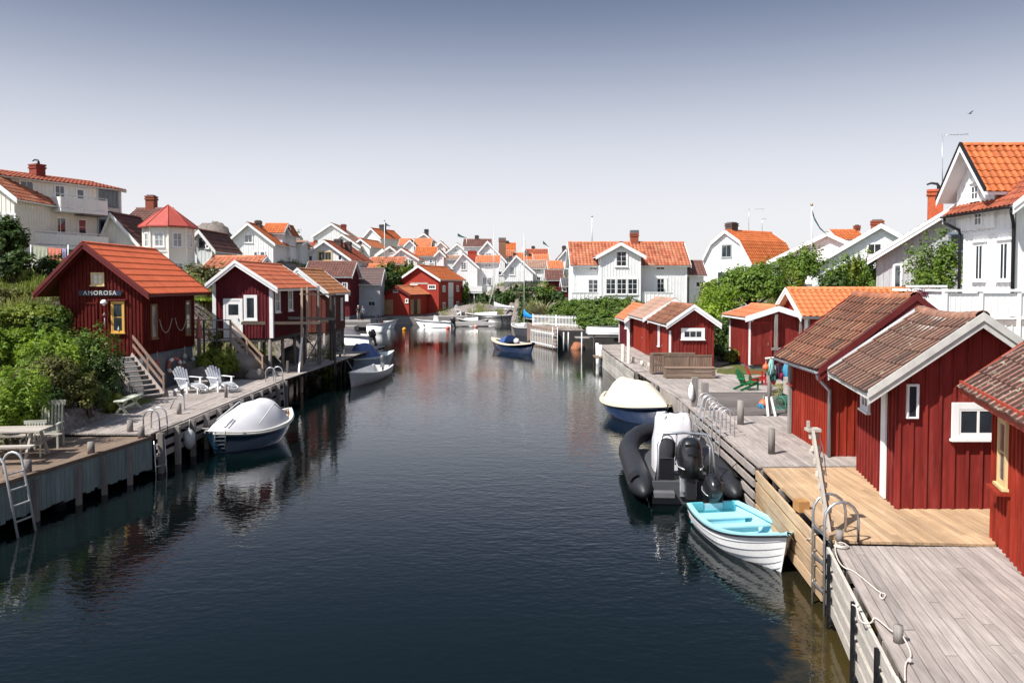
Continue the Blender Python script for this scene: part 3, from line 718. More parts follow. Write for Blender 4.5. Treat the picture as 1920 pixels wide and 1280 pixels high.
# ---- left shore docks
L1a, L1b = gp(0, 905, 1.1), gp(281, 818, 1.1)
dl = (L1a - L1b); A = L1a + dl * .75; rear = Vector((-12.9, 23.2))
TURQ = wood('faded_turquoise_boards', (.16, .215, .21, 1), (.30, .37, .36, 1), 2, .7, tv=.2)
deck('wooden_dock', 'brown weathered deck with the picnic table above the turquoise boards', (A.x - 5, A.y - .4), (A.x, A.y), (L1b.x, L1b.y), (L1b.x - 3.2, L1b.y - .1), 1.1, BROWNW, 44, splits=4)
board_wall('faded turquoise upright boards along the near left dock', (A.x + .02, A.y), (L1b.x + .02, L1b.y), 1.02, .22, TURQ, 62, gap=.03, wob=.05)
mb = MB(); mb.beam((A.x + .03, A.y, 1.075), (L1b.x + .03, L1b.y, 1.075), .12, .09); solo('dock_kerb', mb, BROWNW, 'brown edge beam above the turquoise boards', 'edge beam')
def along(P, Q, y): k = (y - P[1]) / (Q[1] - P[1]); return P[0] + (Q[0] - P[0]) * k
for i, (px, py) in enumerate(((53, 905), (107, 880), (160, 865), (197, 850), (8, 930))):
    q = gp(px, py - 18, 1.1); yy = q.y; mb = MB(); x = along((A.x, A.y), (L1b.x, L1b.y), yy) + .1
    mb.beam((x, yy, -1), (x, yy, .98), .1, .13, up=(0, 1, 0)); 
    solo('pile', mb, GREYV, ['grey square pile left of the ribbed one on the turquoise boards', 'pale ribbed pile third from the dock corner on the turquoise boards', 'pale pile second from the corner of the turquoise boards', 'tall pale pile nearest the corner of the turquoise boards', 'grey pile behind the aluminium ladder at the left edge'][i], 'pile', group='piles in front of the turquoise boards')
L2a, L2b = gp(282, 813, 1.15), gp(530, 712, 1.15)
deck('wooden_dock', 'pale sunlit deck with the two white adirondack chairs', (L2a.x - 3.0, L2a.y + .1), (L2a.x, L2a.y), (L2b.x, L2b.y), (L2b.x - 4.2, L2b.y + .2), 1.15, GREYWD, 30, splits=5)
slat_front('open weathered rails and posts under the chair deck beside the blue boat', L2a.y + .1, L2b.y - .1, GREYWD, 3, lambda y: along((L2a.x, L2a.y), (L2b.x, L2b.y), y) + .13, ph=.16, gap=.13, post=1.15, zb=-.9, inset=-.02)
L3a, L3b = gp(532, 712, 1.1), gp(660, 668, 1.1)
deck('wooden_dock', 'narrow walkway of pale planks under the stilted hut', (L3a.x - 3.4, L3a.y + .1), (L3a.x, L3a.y + .1), (L3b.x, L3b.y), (L3b.x - 2.6, L3b.y), 1.1, GREYWD, 20, splits=5)
deck('wooden_dock', 'far end of the left walkway where the two small boats are tied', (L3b.x - 2.6, L3b.y + .1), (L3b.x, L3b.y + .1), (-8.8, 55), (-12, 55.5), 1.1, GREYWD, 16, splits=2)
for i, (px, py, pt, nm) in enumerate(((540, 742, 676, 'dark slim post at the near end of the left walkway'), (561, 735, 672, 'dark post paired with the white prop on the walkway'), (570, 725, 600, 'pale post beside the dark one on the walkway'),
        (626, 712, 560, 'tall dark post standing in the water off the walkway'), (646, 700, 655, 'short post left of the small rowing boat'), (638, 704, 664, 'dark post behind the tall one at the walkway'), (683, 665, 648, 'post between the blue tarpaulin boat and the walkway'))):
    q = gp(px, py, 0); mb = MB(); zt = at(px, pt, q.y).z
    mb.tube([(q.x, q.y, -1), (q.x, q.y, zt)], .07, 8); solo('mooring_post', mb, DKWOOD, nm, 'post', group='posts along the left walkway')
# ---------------------------------------------------------------- water and land
XR = [(-40, 9), (0, 8.2), (46, 8.4), (56, 8.2), (58, 8.8), (65.6, 8.8), (66.6, 3.4), (71, 1.9), (76, 1.3), (78, 3.6), (99, 3.2), (104, 1.6), (109, -.6), (110.5, -2), (123, -30)]
XL = [(-40, -14), (0, -13.2), (20, -12.4), (57, -12), (61, -13), (67, -20), (100, -23), (107, -21), (109.3, -15), (110.3, -6), (111.3, 1.6), (123, 40)]
def pw(tab, y): return np.interp(y, [a for a, b in tab], [b for a, b in tab])
def build_land():
    CP = [(-14, 0, 1.5), (-14, 12, 1.0), (-14, 20, .8), (-14.2, 26.5, .9), (-13.5, 32, .9), (-12.6, 37, .9), (-12.5, 45, .8), (-12.8, 52, .9), (-16, 22, 2.0), (-15.6, 26, 2.4),
          (-18, 20, 3.3), (-19, 26, 4.2), (-22, 24, 5.0), (-25, 30, 5.4), (-19, 31, 4.2), (-21, 37, 5.2), (-26, 40, 5.7), (-20, 46, 5.6), (-30, 46, 6.1), (-14.8, 39.5, 2.0), (-13.6, 43.5, 1.5), (-16.5, 41, 4.6),
          (-14.5, 50, 2.6), (-17, 55, 5), (-36, 62, 7.6), (-24, 68, 7.4), (-17, 62, 3), (-23, 80, 5), (-25, 92, 3), (-24, 105, 1.0), (-19, 111, 1.0), (-12, 114, 1.1), (-5, 120, 1.2),
          (8.7, 5, .9), (8.7, 15, .9), (8.8, 25, .9), (9.5, 33, .8), (9, 45, .8), (11, 14, 1.0), (12, 22, 1.0), (12.5, 30, .9), (14, 20, 2.2), (15, 27, 3.6), (18, 24, 4.0), (24, 24, 4.2),
          (13, 34, .9), (16, 36.5, 1.0), (12, 40.5, 1.45), (14, 42, 1.6), (17, 42, 2.2), (20, 40, 3.4), (12, 47, 2.2), (14, 51, 3.2), (10.5, 55, 1.2), (8, 64, 1.6), (4.5, 69, 1.6), (3.4, 75, 1.7), (8, 72, 1.8), (9, 60, 1.4),
          (18, 60, 4.6), (26, 58, 6), (30, 44, 5.4), (34, 80, 7), (60, 40, 7), (60, 100, 8), (0, 113.5, 1.3), (3, 112, 2.2), (0, 128, 2.5), (-15, 135, 4), (5, 130, 2), (12, 100, 2.2), (4, 95, 1.3), (-60, 60, 8), (-60, 120, 10), (0, 200, 9), (50, 200, 9), (-50, 200, 12)] + PADS
    P = np.array(CP)
    def zat(X, Y):
        num = np.zeros_like(X); den = np.zeros_like(X)
        for (a, b, c) in P:
            w_ = 1 / (((X - a) ** 2 + (Y - b) ** 2) ** 1.7 + .02); num += w_ * c; den += w_
        z = num / den
        z += .22 * np.sin(X * .9 + 1.3 * np.sin(Y * .6)) * np.sin(Y * .8 + X * .3) * np.clip((z - 1.2) / 3, 0, 1) + .08 * np.sin(X * 2.7 + Y) * np.cos(Y * 2.3 - X) * np.clip((z - 1.2) / 2, 0, 1)
        dl_ = X - pw(XL, Y); dr_ = pw(XR, Y) - X
        inside = np.minimum(dl_, dr_)                    # >0 in the channel
        k = np.clip((inside + .55) / 1.1, 0, 1); k = k * k * (3 - 2 * k)
        return z * (1 - k) + (-2.2) * k
    xs = np.concatenate([np.arange(-160, -40, 6), np.arange(-40, 40, .75), np.arange(40, 166, 6)])
    ys = np.concatenate([np.arange(-40, 0, 4), np.arange(0, 75, .75), np.arange(75, 130, 1.5), np.arange(130, 330, 6)])
    X, Y = np.meshgrid(xs, ys); Z = zat(X, Y)
    nx, ny = len(xs), len(ys)
    V = np.stack([X, Y, Z], -1).reshape(-1, 3); idx = np.arange(nx * ny).reshape(ny, nx)
    Fq = np.stack([idx[:-1, :-1], idx[:-1, 1:], idx[1:, 1:], idx[1:, :-1]], -1).reshape(-1, 4)
    me = bpy.data.meshes.new('ground'); me.from_pydata(V.tolist(), [], Fq.tolist())
    me.polygons.foreach_set('use_smooth', [True] * len(Fq)); me.update()
    o = bpy.data.objects.new('ground', me); COL.objects.link(o); o['kind'] = 'structure'
    m, t, b = base_mat('rock_and_turf', .9, .15)
    geo = nn(t, 'ShaderNodeNewGeometry'); sp = nn(t, 'ShaderNodeSeparateXYZ'); t.links.new(geo.outputs['Normal'], sp.inputs[0])
    n1 = noise(t, .5, 5); n2 = noise(t, 5, 6, rough=.7)
    rock = ramp(t, n2, [(.3, (.10, .085, .075, 1)), (.5, (.21, .18, .165, 1)), (.7, (.33, .29, .265, 1))])
    turf = ramp(t, n2, [(.3, (.045, .06, .015, 1)), (.7, (.13, .13, .04, 1))])
    f = math_(t, 'MULTIPLY', sp.outputs['Z'], math_(t, 'ADD', n1, .45))
    c = mixc(t, ramp(t, f, [(.80, (0, 0, 0, 1)), (.90, (1, 1, 1, 1))]), rock, turf)
    ps = nn(t, 'ShaderNodeSeparateXYZ'); t.links.new(geo.outputs['Position'], ps.inputs[0])
    wet = ramp(t, math_(t, 'ADD', ps.outputs['Z'], math_(t, 'MULTIPLY', n1, .5)), [(.35, (.10, .085, .06, 1)), (.75, (1, 1, 1, 1))])
    low = ramp(t, ps.outputs['Z'], [(0, (1, 1, 1, 1)), (1, (0, 0, 0, 1))])
    c = mixc(t, 1.0, c, wet, 'MULTIPLY')
    t.links.new(c, b.inputs['Base Color']); bump(t, b, n2, .6, .15)
    me.materials.append(m)
    def one(x, y): return float(zat(np.array([x], float), np.array([y], float))[0])
    one.many = zat
    return one
def build_water():
    mb = MB(); mb.add([(-900, -300, 0), (900, -300, 0), (900, 1500, 0), (-900, 1500, 0)], [(0, 1, 2, 3)], 0)
    m, t, b = base_mat('harbour_water', .03, .5)
    b.inputs['IOR'].default_value = 1.42; b.inputs['Base Color'].default_value = (.0015, .0042, .0048, 1)
    tc = nn(t, 'ShaderNodeTexCoord')
    # weed bed in the shallows beside the near right dock
    sp = nn(t, 'ShaderNodeSeparateXYZ'); t.links.new(tc.outputs['Object'], sp.inputs[0]); n1 = noise(t, 1.4, 5, rough=.65)
    edge = math_(t, 'SUBTRACT', sp.outputs['X'], math_(t, 'MULTIPLY', sp.outputs['Y'], .21)); k = math_(t, 'ADD', edge, math_(t, 'MULTIPLY', n1, 2.2))
    near = ramp(t, math_(t, 'DIVIDE', sp.outputs['Y'], 20.0), [(.55, (1, 1, 1, 1)), (.8, (0, 0, 0, 1))])
    msk = math_(t, 'MULTIPLY', ramp(t, math_(t, 'DIVIDE', k, 4.0), [(.62, (0, 0, 0, 1)), (.82, (1, 1, 1, 1))]), near)
    t.links.new(mixc(t, msk, (.0013, .0042, .0044, 1), (.045, .032, .010, 1)), b.inputs['Base Color'])
    def wv(sc, det, rot=0.0, dist=0.0, aniso=(1, 1, 1)):
        mp = nn(t, 'ShaderNodeMapping'); mp.inputs['Rotation'].default_value = (0, 0, rot); mp.inputs['Scale'].default_value = aniso
        t.links.new(tc.outputs['Object'], mp.inputs[0]); n = nn(t, 'ShaderNodeTexNoise')
        n.inputs['Scale'].default_value = sc; n.inputs['Detail'].default_value = det; n.inputs['Roughness'].default_value = .5; n.inputs['Distortion'].default_value = dist
        t.links.new(mp.outputs[0], n.inputs['Vector']); return n.outputs['Fac']
    a = wv(2.6, 2, .25, .3, (.55, 1, 1)); c = wv(7.5, 2, -.3, .2, (.6, 1, 1)); g = wv(.55, 2, .1, 0, (.7, 1, 1))
    patch = ramp(t, wv(.045, 2), [(.4, (.25, .25, .25, 1)), (.62, (1, 1, 1, 1))])
    h = math_(t, 'ADD', math_(t, 'MULTIPLY', a, .6), math_(t, 'ADD', math_(t, 'MULTIPLY', c, .50), math_(t, 'MULTIPLY', g, .35)))
    bp = nn(t, 'ShaderNodeBump'); bp.inputs['Distance'].default_value = .022
    t.links.new(math_(t, 'MULTIPLY', patch, .85), bp.inputs['Strength'])
    t.links.new(h, bp.inputs['Height']); t.links.new(bp.outputs[0], b.inputs['Normal'])
    o = mb.build('water', m); o['kind'] = 'structure'
build_water()
# ---------------------------------------------------------------- boathouses on the right shore
NEAR = dict(tile=(.27, .38, .05), m=8, jit=.022, bat=(.19, .05, .025))
GUT = paint('grey_zinc_gutter', (.38, .40, .43, 1), .45, .12, metal=.5)
hutA, rfA, fcA, _ = house('boathouse', 'red boathouse with dark red bargeboards, weathered orange pantiles and a grey gutter', 'boathouse',
    (9.62, 19.3, 1.2), 0, 3.75, 3.0, 2.45, .77, ov=.42, og=.38, wall=ORED, roof=TILE_OLD, trim=REDT, bh=.26, skew=.05, double=True, sag=.05,
    gut=(GUT, [-1]), windows=[('l', 3.0, 1.45, .3, .45, (1, 1), dict(fmat=ORED, gmat=GLASSL))], found=1.3, **NEAR)
hutB, rfB, fcB, _ = house('boathouse', 'dark red boathouse with broad grey-white bargeboards and a two-pane white window', 'boathouse',
    (8.62, 14.75, 1.2), 0, 2.86, 3.1, 2.63, .68, ov=.64, og=.28, wall=RED, roof=TILE_OLD2, trim=paint('weathered_white_trim', (.60, .59, .55, 1), .6, .15, scale=5), bh=.2, skew=.2, double=True, sag=.08,
    windows=[('f', 0.03, 1.40, .72, .48, (2, 1), dict(cw=.12, sill=True)), ('l', 2.3, 1.55, .5, .62, (2, 1), dict(cw=.1)), ('f', -1.19, 1.72, .17, .6, (1, 1), dict(cw=.025, sill=False))],
    found=1.3, tile=(.26, .40, .048), m=8, jit=.024, bat=(.26, .05, .035))
mb = MB(); mb.bx(-1.43 - .07, -1.43 - .03, .62, .95, 0.02, 2.1); mb.v = [(x + .2 * y, y, z) for x, y, z in mb.v]; o = mb.build('door_board', WHITE, hutB); o['label'] = 'tall bare white board fixed to the side wall'
hutC, rfC, fcC, _ = house('boathouse', 'bright red boathouse at the right edge with lichen-spotted tiles and a thin red bargeboard', 'boathouse',
    (8.25, 8.24, 1.2), -.32, 3.6, 4.5, 2.79, .8, ov=.45, og=.3, wall=ORED, roof=TILE_LICH, trim=paint('thin_red_trim', (.36, .045, .02, 1), .55, .15), bh=.1, sag=.03,
    windows=[('l', 3.72, 1.1, .34, .95, (1, 2), dict(fmat=paint('pale_ochre_frame', (.62, .47, .24, 1), .55, .1), cw=.07, gmat=GLASSL))], found=1.3, tile=(.26, .40, .05), m=8, jit=.03, bat=(.2, .05, .028))
mb = MB(); mb.bx(-1.8 - .42, -1.8 - .46, -.3, 4.8, 2.45, 2.56); mb.build('gutter_board', paint('thin_red_trim'if 0 else 'thin_red_trim', (0,)*4), rfC)
mb = MB(); mb.grid([[(-2.20 + .42 * a, yy, 2.455 + .5 * a * .8) for a in (0, .5, 1)] for yy in (-.28, 4.78)]); mb.build('roof_felt', paint('black_roof_felt', (.03, .032, .036, 1), .6, .3), rfC)
def sill(fc, par, u, z, w, mat, d=.14): mb = MB(); fc.box(mb, u - w / 2, u + w / 2, z - .05, z, 0, d); mb.build('window_sill', mat, par)
sill(fcC['l'], hutC, 3.72, 1.0, .62, ORED, .2)
# downpipe of the first boathouse and weather corner
mb = MB(); mb.tube([(-2.27, -.2, 2.05), (-2.27, -.2, 1.95), (-1.93, -.10, 1.62), (-1.93, -.10, .02)], .045, 8); mb.build('downpipe', GUT, hutA)
mb = MB(); mb.beam((-1.80, 3.02, .0), (-1.80, 3.02, 2.2), .14, .07); o = mb.build('corner_board', GREYV, hutA)
# lower roof joining the pipe on the second boathouse
mb = MB(); mb.tube([(-2.03 + .2 * 3.45, 3.45, 2.27), (0.0 + .2 * 3.45, 3.45, 3.66), (.12 + .2 * 3.45, 3.42, 3.66)], .045, 8); mb.build('ridge_pipe', GUT, rfB)
# the three small sheds
E_, rfE, fcE, _ = house('small_shed', 'small red shed with a three-pane white window in its gable, behind the slatted bench', 'shed', (9.05, 39.8, 1.18), 0, 2.1, 5.0, 2.39, .7,
    ov=.32, og=.28, wall=RED, roof=TILE_OLD, trim=WHITE, bh=.2, tile=(.22, .34, .05), m=6, jit=.015, bat=(.17, .05, .025), double=True,
    windows=[('f', 0, 1.52, .92, .36, (3, 1), dict(cw=.13)), ('l', .22, .55, .2, 1.25, (1, 2), dict(cw=.07)), ('l', 3.3, .9, .22, 1.1, (1, 2), dict(cw=.08))],
    doors=[('l', 1.6, .02, 1.5, 1.9, ORED, dict(cmat=RED, planks=4))])
F_, rfF, fcF, _ = house('small_shed', 'red shed with a pale faded pantile roof, the middle one of the three small sheds', 'shed', (9.55, 47, 1.2), 0, 3.0, 5.5, 2.35, .62,
    ov=.38, og=.3, wall=ORED, roof=TILE_TAN, trim=WHITE, bh=.18, tile=(.22, .36, .05), m=6, jit=.012, doors=[('l', 1.3, .02, 1.3, 1.8, ORED, dict(cmat=RED, planks=4))])
G_, rfG, fcG, _ = house('small_shed', 'narrow red shed with a smooth pale orange roof, farthest of the three small sheds', 'shed', (8.72, 53, 1.2), 0, 2.0, 4.2, 2.0, .78,
    ov=.28, og=.3, wall=MAROON, roof=TILE_OR2, trim=WHITE, bh=.22, tile=(.25, .4, .02), corner=WHITE, windows=[('l', .7, 1.25, .35, .5, (1, 1))])
# long orange-roofed store with its low annexe
D_, rfD, fcD, _ = house('storehouse', 'long red storehouse with a bright orange pantile roof and white gable boards', 'storehouse', (14.05, 39.8, 1.55), -pi / 2, 3.6, 6.4, 2.5, .6,
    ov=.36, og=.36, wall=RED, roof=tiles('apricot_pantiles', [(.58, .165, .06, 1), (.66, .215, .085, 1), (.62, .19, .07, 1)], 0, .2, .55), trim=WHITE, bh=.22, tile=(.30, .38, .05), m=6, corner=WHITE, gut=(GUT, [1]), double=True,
    windows=[('r', 4.2, .9, .8, .8, (2, 2))], doors=[('f', -.7, .02, .85, 1.95, RED)])
mb = MB(); mb.tube([(1.83, .12, 2.1), (1.83, .12, .05)], .05, 8); mb.build('downpipe', GUT, D_)
A_, rfA2, fcA2, _ = house('annexe', 'low red annexe with a thin orange roof and double plank door beside the long storehouse', 'annexe', (12.85, 38.7, 1.45), 0, 2.5, 3.6, 2.42, .32,
    ov=.35, og=.35, wall=RED, roof=TILE_OR2, trim=WHITE, bh=.2, tile=(.3, .5, .015), corner=WHITE,
    doors=[('f', -.72, .02, .85, 2.0, RED, dict(cmat=RED, planks=2))])
mb = MB(); mb.bx(-.16, -.02, -.33, -.2, .0, 2.5); mb.bx(1.05, 1.15, -.33, -.2, .0, 2.4); mb.bx(-.3, 1.2, -.36, -.24, .75, .87); mb.build('porch_rail', GREYV, A_)
# concrete step in front of the annexe
mb = MB(); q0 = gp(1372, 676, 1.3); q1 = gp(1462, 690, 1.3)
mb.add([(q0.x, q0.y, 1.0), (q1.x + 1, q1.y - .3, 1.0), (q1.x + 1, 38.9, 1.0), (q0.x + .2, 39.9, 1.0), (q0.x, q0.y, 1.46), (q1.x + 1, q1.y - .3, 1.42), (q1.x + 1, 38.9, 1.42), (q0.x + .2, 39.9, 1.46)],
       [(3, 2, 1, 0), (4, 5, 6, 7), (0, 1, 5, 4), (1, 2, 6, 5), (2, 3, 7, 6), (3, 0, 4, 7)])
solo('stone_step', mb, paint('pale_concrete', (.42, .39, .34, 1), .9, .3, scale=4), 'pale stone ledge in front of the red annexe', 'ledge')
# ---------------------------------------------------------------- big white house at the right edge
W5, rf5, fc5, pr5 = house('white_house', 'tall white house at the right edge with black drainpipes and a bright orange gabled dormer', 'house', (20.9, 26.8, 4.2), 0, 8.0, 3.0, 4.15, .8,
    ov=.5, og=.62, wall=WALLW, roof=TILE_RED, trim=WHITE, bh=.28, tile=(.25, .36, .05), m=4, found=2.5, gut=(BLACKP, [-1]), double=True,
    windows=[('l', .55, 1.35, .6, 1.25, (2, 1), dict(curtain=True, head=True)), ('l', 2.0, 1.35, .6, 1.25, (2, 1), dict(curtain=True, head=True))])
mb = MB(); fc5['l'].box(mb, 0, 3.0, 2.95, 3.05, 0, .06); fc5['l'].box(mb, 0, .1, .0, 4.1, 0, .05); fc5['l'].box(mb, 2.9, 3.0, 0, 4.1, 0, .05); mb.build('string_course', WHITE, W5)
mb = MB(); mb.tube([(-4.5, -.55, 3.7), (-4.5, -.55, 3.5), (-4.15, -.1, 3.25), (-4.12, -.08, 3.0), (-4.12, -.08, -.5)], .055, 8); mb.build('downpipe', BLACKP, W5)
mb = MB(); mb.tube([(-4.5, 3.5, 3.7), (-4.5, 3.5, 3.5), (-4.15, 3.12, 3.2), (-4.12, 3.1, 3.0), (-4.12, 3.1, -.5)], .055, 8); mb.build('downpipe', BLACKP, W5)
# dormer (part of the house): gable looking left
hw, ov = 1.15, .42; Yc = 2.2; ze, zr = 4.35, 6.2; s_ = (zr - ze) / (hw + ov)
prof = [(-hw - ov, ze), (0, zr), (hw + ov, ze)]
def tfd(p): return (-4.1 + p[1], Yc - p[0], p[2])       # local y -> house x ; local x -> -house y
mb = MB(); zz = prof_z(prof, hw) - .03; xz_prism(mb, [(-hw, 3.15), (hw, 3.15), (hw, zz), (0, zr - .03), (-hw, zz)], 0, 5)
for k in range(9): x = -hw + 2 * hw * k / 8; mb.bx(x - .025, x + .025, -.022, 0, 3.15, prof_z(prof, x) - .12)
mb.v = [tfd(p) for p in mb.v]; dm = mb.build('dormer', WALLW, W5)
mb = MB(); roof_tiles(mb, prof, -.55, 5, .25, .34, .05, 0, 6); mb.v = [tfd(p) for p in mb.v]; mb.build('dormer_roof', TILE_OR, dm)
mb = MB(); xz_prism(mb, [(x, z - .1) for x, z in prof] + [(x, z) for x, z in reversed(prof)], -.57, 5)
for (xa, za), (xb, zb) in zip(prof, prof[1:]): xz_prism(mb, [(xa, za - .22), (xb, zb - .22), (xb, zb + .02), (xa, za + .02)], -.6, -.572)
mb.v = [tfd(p) for p in mb.v]; mb.build('dormer_bargeboard', WHITE, dm)
mb = MB()
for (xa, za), (xb, zb) in zip(prof, prof[1:]): xz_prism(mb, [(xa, za + .021), (xb, zb + .021), (xb, zb + .12), (xa, za + .12)], -.63, -.53)
mb.v = [tfd(p) for p in mb.v]; mb.build('roof_edge', BLACKP, dm)
mb = MB(); dfc = Face((-4.1, Yc, 0), (0, -1, 0), (-1, 0, 0)); add_window(dfc, dm, 0, 4.25, .42, .5, 2, 2, head=True, cw=.08); add_window(dfc, dm, .25, 3.3, .42, .55, 2, 2, cw=.07)
# terrace in front of it
T5 = thing('terrace', 'raised terrace with white boarded balustrade beside the tall white house', 'terrace', (13.6, 25.0, 3.0))
mb = MB(); mb.bx(0, 3.2, 0, 3.4, 1.1, 1.25); mb.build('floor', GREYWD, T5)
mb = MB(); mb.bx(.02, 3.2, .02, .10, -1.5, 1.1); mb.bx(.02, .1, .1, 3.4, -1.5, 1.1)
for k in range(16): mb.bx(.1 + k * .2, .14 + k * .2, -.01, .02, -1.5, 1.1)
mb.build('skirt_boards', WALLW, T5)
mb = MB(); H = 1.25
for x0, x1 in ((.08, 1.05), (1.2, 2.25)):
    mb.bx(x0, x1, .02, .05, H + .12, H + .86)
    for k in range(6): a = x0 + .08 + (x1 - x0 - .16) * k / 5; mb.bx(a - .01, a + .01, .012, .02, H + .14, H + .84)
mb.bx(2.4, 3.2, .02, .05, H + .12, H + .86); mb.bx(.02, .05, .1, 1.7, H + .12, H + .86); mb.build('panels', WHITE, T5)
mb = MB(); mb.bx(-.05, 3.2, -.05, .11, H + .9, H + .98); mb.bx(-.05, .11, .11, 3.4, H + .9, H + .98); mb.bx(0, 3.2, -.01, .06, H + .04, H + .1)
mb.bx(.3, 1.7, 3.0, 3.1, H + 1.02, H + 1.1); mb.build('handrail', WHITE, T5)
for x in (0, 1.12, 2.32): mb = MB(); mb.bx(x - .06, x + .06, -.03, .09, .4, H + 1.0); mb.build('post', WHITE, T5)
mb = MB(); mb.bx(-.06, .06, 1.7, 1.82, .4, H + 1.0); mb.build('post', WHITE, T5)
mb = MB()
G_PUR = leafmat('purple_petals', (.12, .02, .05, 1), (.28, .07, .14, 1), (.40, .20, .26, 1))
q = at(1742, 548, 26.2); fl = thing('flower_box', 'box of purple-pink flowers on the corner of the white terrace', 'flower box', (q.x, q.y, q.z - .25))
mb.bx(-.35, .35, -.12, .12, -.15, .1); mb.build('planter', WHITE, fl)
n = 700; C = RN.normal(size=(n, 3)) * np.array([.22, .09, .07]) + np.array([0, 0, .22]); leaf_mesh('foliage', C, np.full(n, .055), RN.normal(size=(n, 3)), RN.random(n), G_PUR, fl)  # this mesh is the purple petals, not leaves
# grey-white gable house behind the tree, its chimney and mast
W4, rf4, fc4, _ = house('white_house', 'grey-white house with a long white gable and orange chimney behind the small tree', 'house', (23.4, 41.5, 4.6), -.42, 8.0, 7, 2.45, .66,
    ov=.5, og=.5, wall=GREYW, roof=TILE_TER, trim=WHITE, bh=.3, tile=(.26, .4, .04), found=2, double=True,  # grey wall colour stands in for shade on the gable
    windows=[('f', -.1, 2.5, .9, .9, (1, 1), dict(fmat=paint('slate_blue_frame', (.16, .20, .24, 1), .5, .1))), ('f', 1.2, 2.3, .5, 1.0, (1, 1), dict(fmat=paint('slate_blue_frame', (.16, .20, .24, 1)))), ('f', -3.0, .6, .3, 1.2, (1, 1), {})],
    chim=[(-1.2, 1.0, .75, dict(w=.72, d=.6, mat=paint('orange_brick', (.48, .11, .045, 1), .85, .25, scale=9), pot='cowl'))])
def antenna(label, px, ptop, pbot, Y, arm=1.2, dirx=1, rods=9):
    a = at(px, pbot, Y); b = at(px, ptop, Y); mb = MB(); mb.tube([a, b], .022, 6)
    mb.tube([b + Vector((0, 0, -.05)), b + Vector((arm * dirx, 0, .02))], .012, 5)
    for k in range(rods): p = b + Vector((arm * dirx * (k + .5) / rods, 0, -.02)); mb.tube([p + Vector((0, -.16, 0)), p + Vector((0, .16, 0))], .007, 4)
    return solo('antenna_mast', mb, STEEL, label, 'antenna')
antenna('tall television aerial above the brick chimney with the bent cowl', 1767, 252, 372, 42.4, 1.4)
W3, rf3, fc3, _ = house('white_house', 'white house with a shaded gable and small attic window left of the scalloped gable', 'house', (27.7, 60, 5.0), -.38, 9.5, 8, 1.9, .62,
    ov=.5, og=.4, wall=PALEG, roof=TILE_TER, trim=WHITE, bh=.3, tile=(.3, .4, .03), found=2, windows=[('f', -.4, 2.6, .9, .8, (2, 1)), ('f', -3.2, .5, 1.0, 1.0, (2, 1))],
    chim=[(-.1, 3, .5, dict(w=.9, d=.6))])
W3b, _, _, _ = house('white_house', 'white house whose roof edge rises behind the shaded gable, beyond the tall flagpole', 'house', (27.6, 70, 5.4), -.38, 9.0, 6, 2.2, .5,
    ov=.5, og=.4, wall=WALLW, roof=TILE_TER, trim=WHITE, bh=.3, tile=(.3, .4, .03), found=2)
# ---------------------------------------------------------------- houses given by where they stand and how wide and tall they are
def gh(label, pk, lt, rt, by, Y, L, yaw=0.0, wall=None, roof=None, wins=(), name='white_house', cat='house', ov=.4, og=.35, chim=(), wopt=None, **kw):
    """gable towards the water: peak, left and right roof tips as seen, by = base line"""
    p, l, r = at(*pk, Y), at(*lt, Y), at(*rt, Y); b = at((lt[0] + rt[0]) / 2, by, Y)
    cx = (l.x + r.x) / 2; k = 1 / cos(yaw); hw = (r.x - l.x) / 2 * k
    prof = [(-hw, l.z - b.z - .05), ((p.x - cx) * k, p.z - b.z - .05), (hw, r.z - b.z - .05)]
    W = 2 * (hw - ov); ws = []
    for q in wins:
        px, py, w_, h_ = q[:4]; c = at(px, py, Y); s = Y / F; ex = dict(wopt or {}); ex.update(q[5] if len(q) > 5 else {})
        ws.append(('f', (c.x - cx) * k, c.z - b.z - h_ * s / 2, w_ * s, h_ * s, q[4] if len(q) > 4 else (2, 2), ex))
    kw.setdefault('tile', (.34, .45, .04)); kw.setdefault('bh', .28)
    sw = kw.pop('side', ())
    return house(name, label, cat, (cx, Y + og, b.z), yaw, W, L, 0, 1, ov=ov, og=og, wall=wall, roof=roof, prof=prof, windows=ws + list(sw), chim=chim, **kw)
def rh(label, xl, xr, yr, ye, by, Y, W=4.5, wall=None, roof=None, wins=(), name='white_house', cat='house', ov=.35, og=.3, chim=(), tilt=0.0, **kw):
    """ridge across the view; Y = depth of the near eave"""
    l = at(xl, ye, Y); r = at(xr, ye, Y); b = at(xl, by, Y + ov); rz = at((xl + xr) / 2, yr, Y + W / 2 + ov).z
    hw = W / 2 + ov; prof = [(-hw, l.z - b.z), (0, rz - b.z), (hw, l.z - b.z)]
    x0 = l.x + og; L = r.x - l.x - 2 * og; ws = []
    for q in wins:
        px, py, w_, h_ = q[:4]; c = at(px, py, Y + ov); s = (Y + ov) / F; ex = q[5] if len(q) > 5 else {}
        ws.append(('r', c.x - x0, c.z - b.z - h_ * s / 2, w_ * s, h_ * s, q[4] if len(q) > 4 else (2, 2), ex))
    kw.setdefault('tile', (.34, .45, .04)); kw.setdefault('bh', .24); sw = kw.pop('side', ())
    return house(name, label, cat, (x0, Y + ov + W / 2, b.z), -pi / 2 + tilt, W, L, 0, 1, ov=ov, og=og, wall=wall, roof=roof, prof=prof, windows=ws + list(sw), chim=chim, **kw)
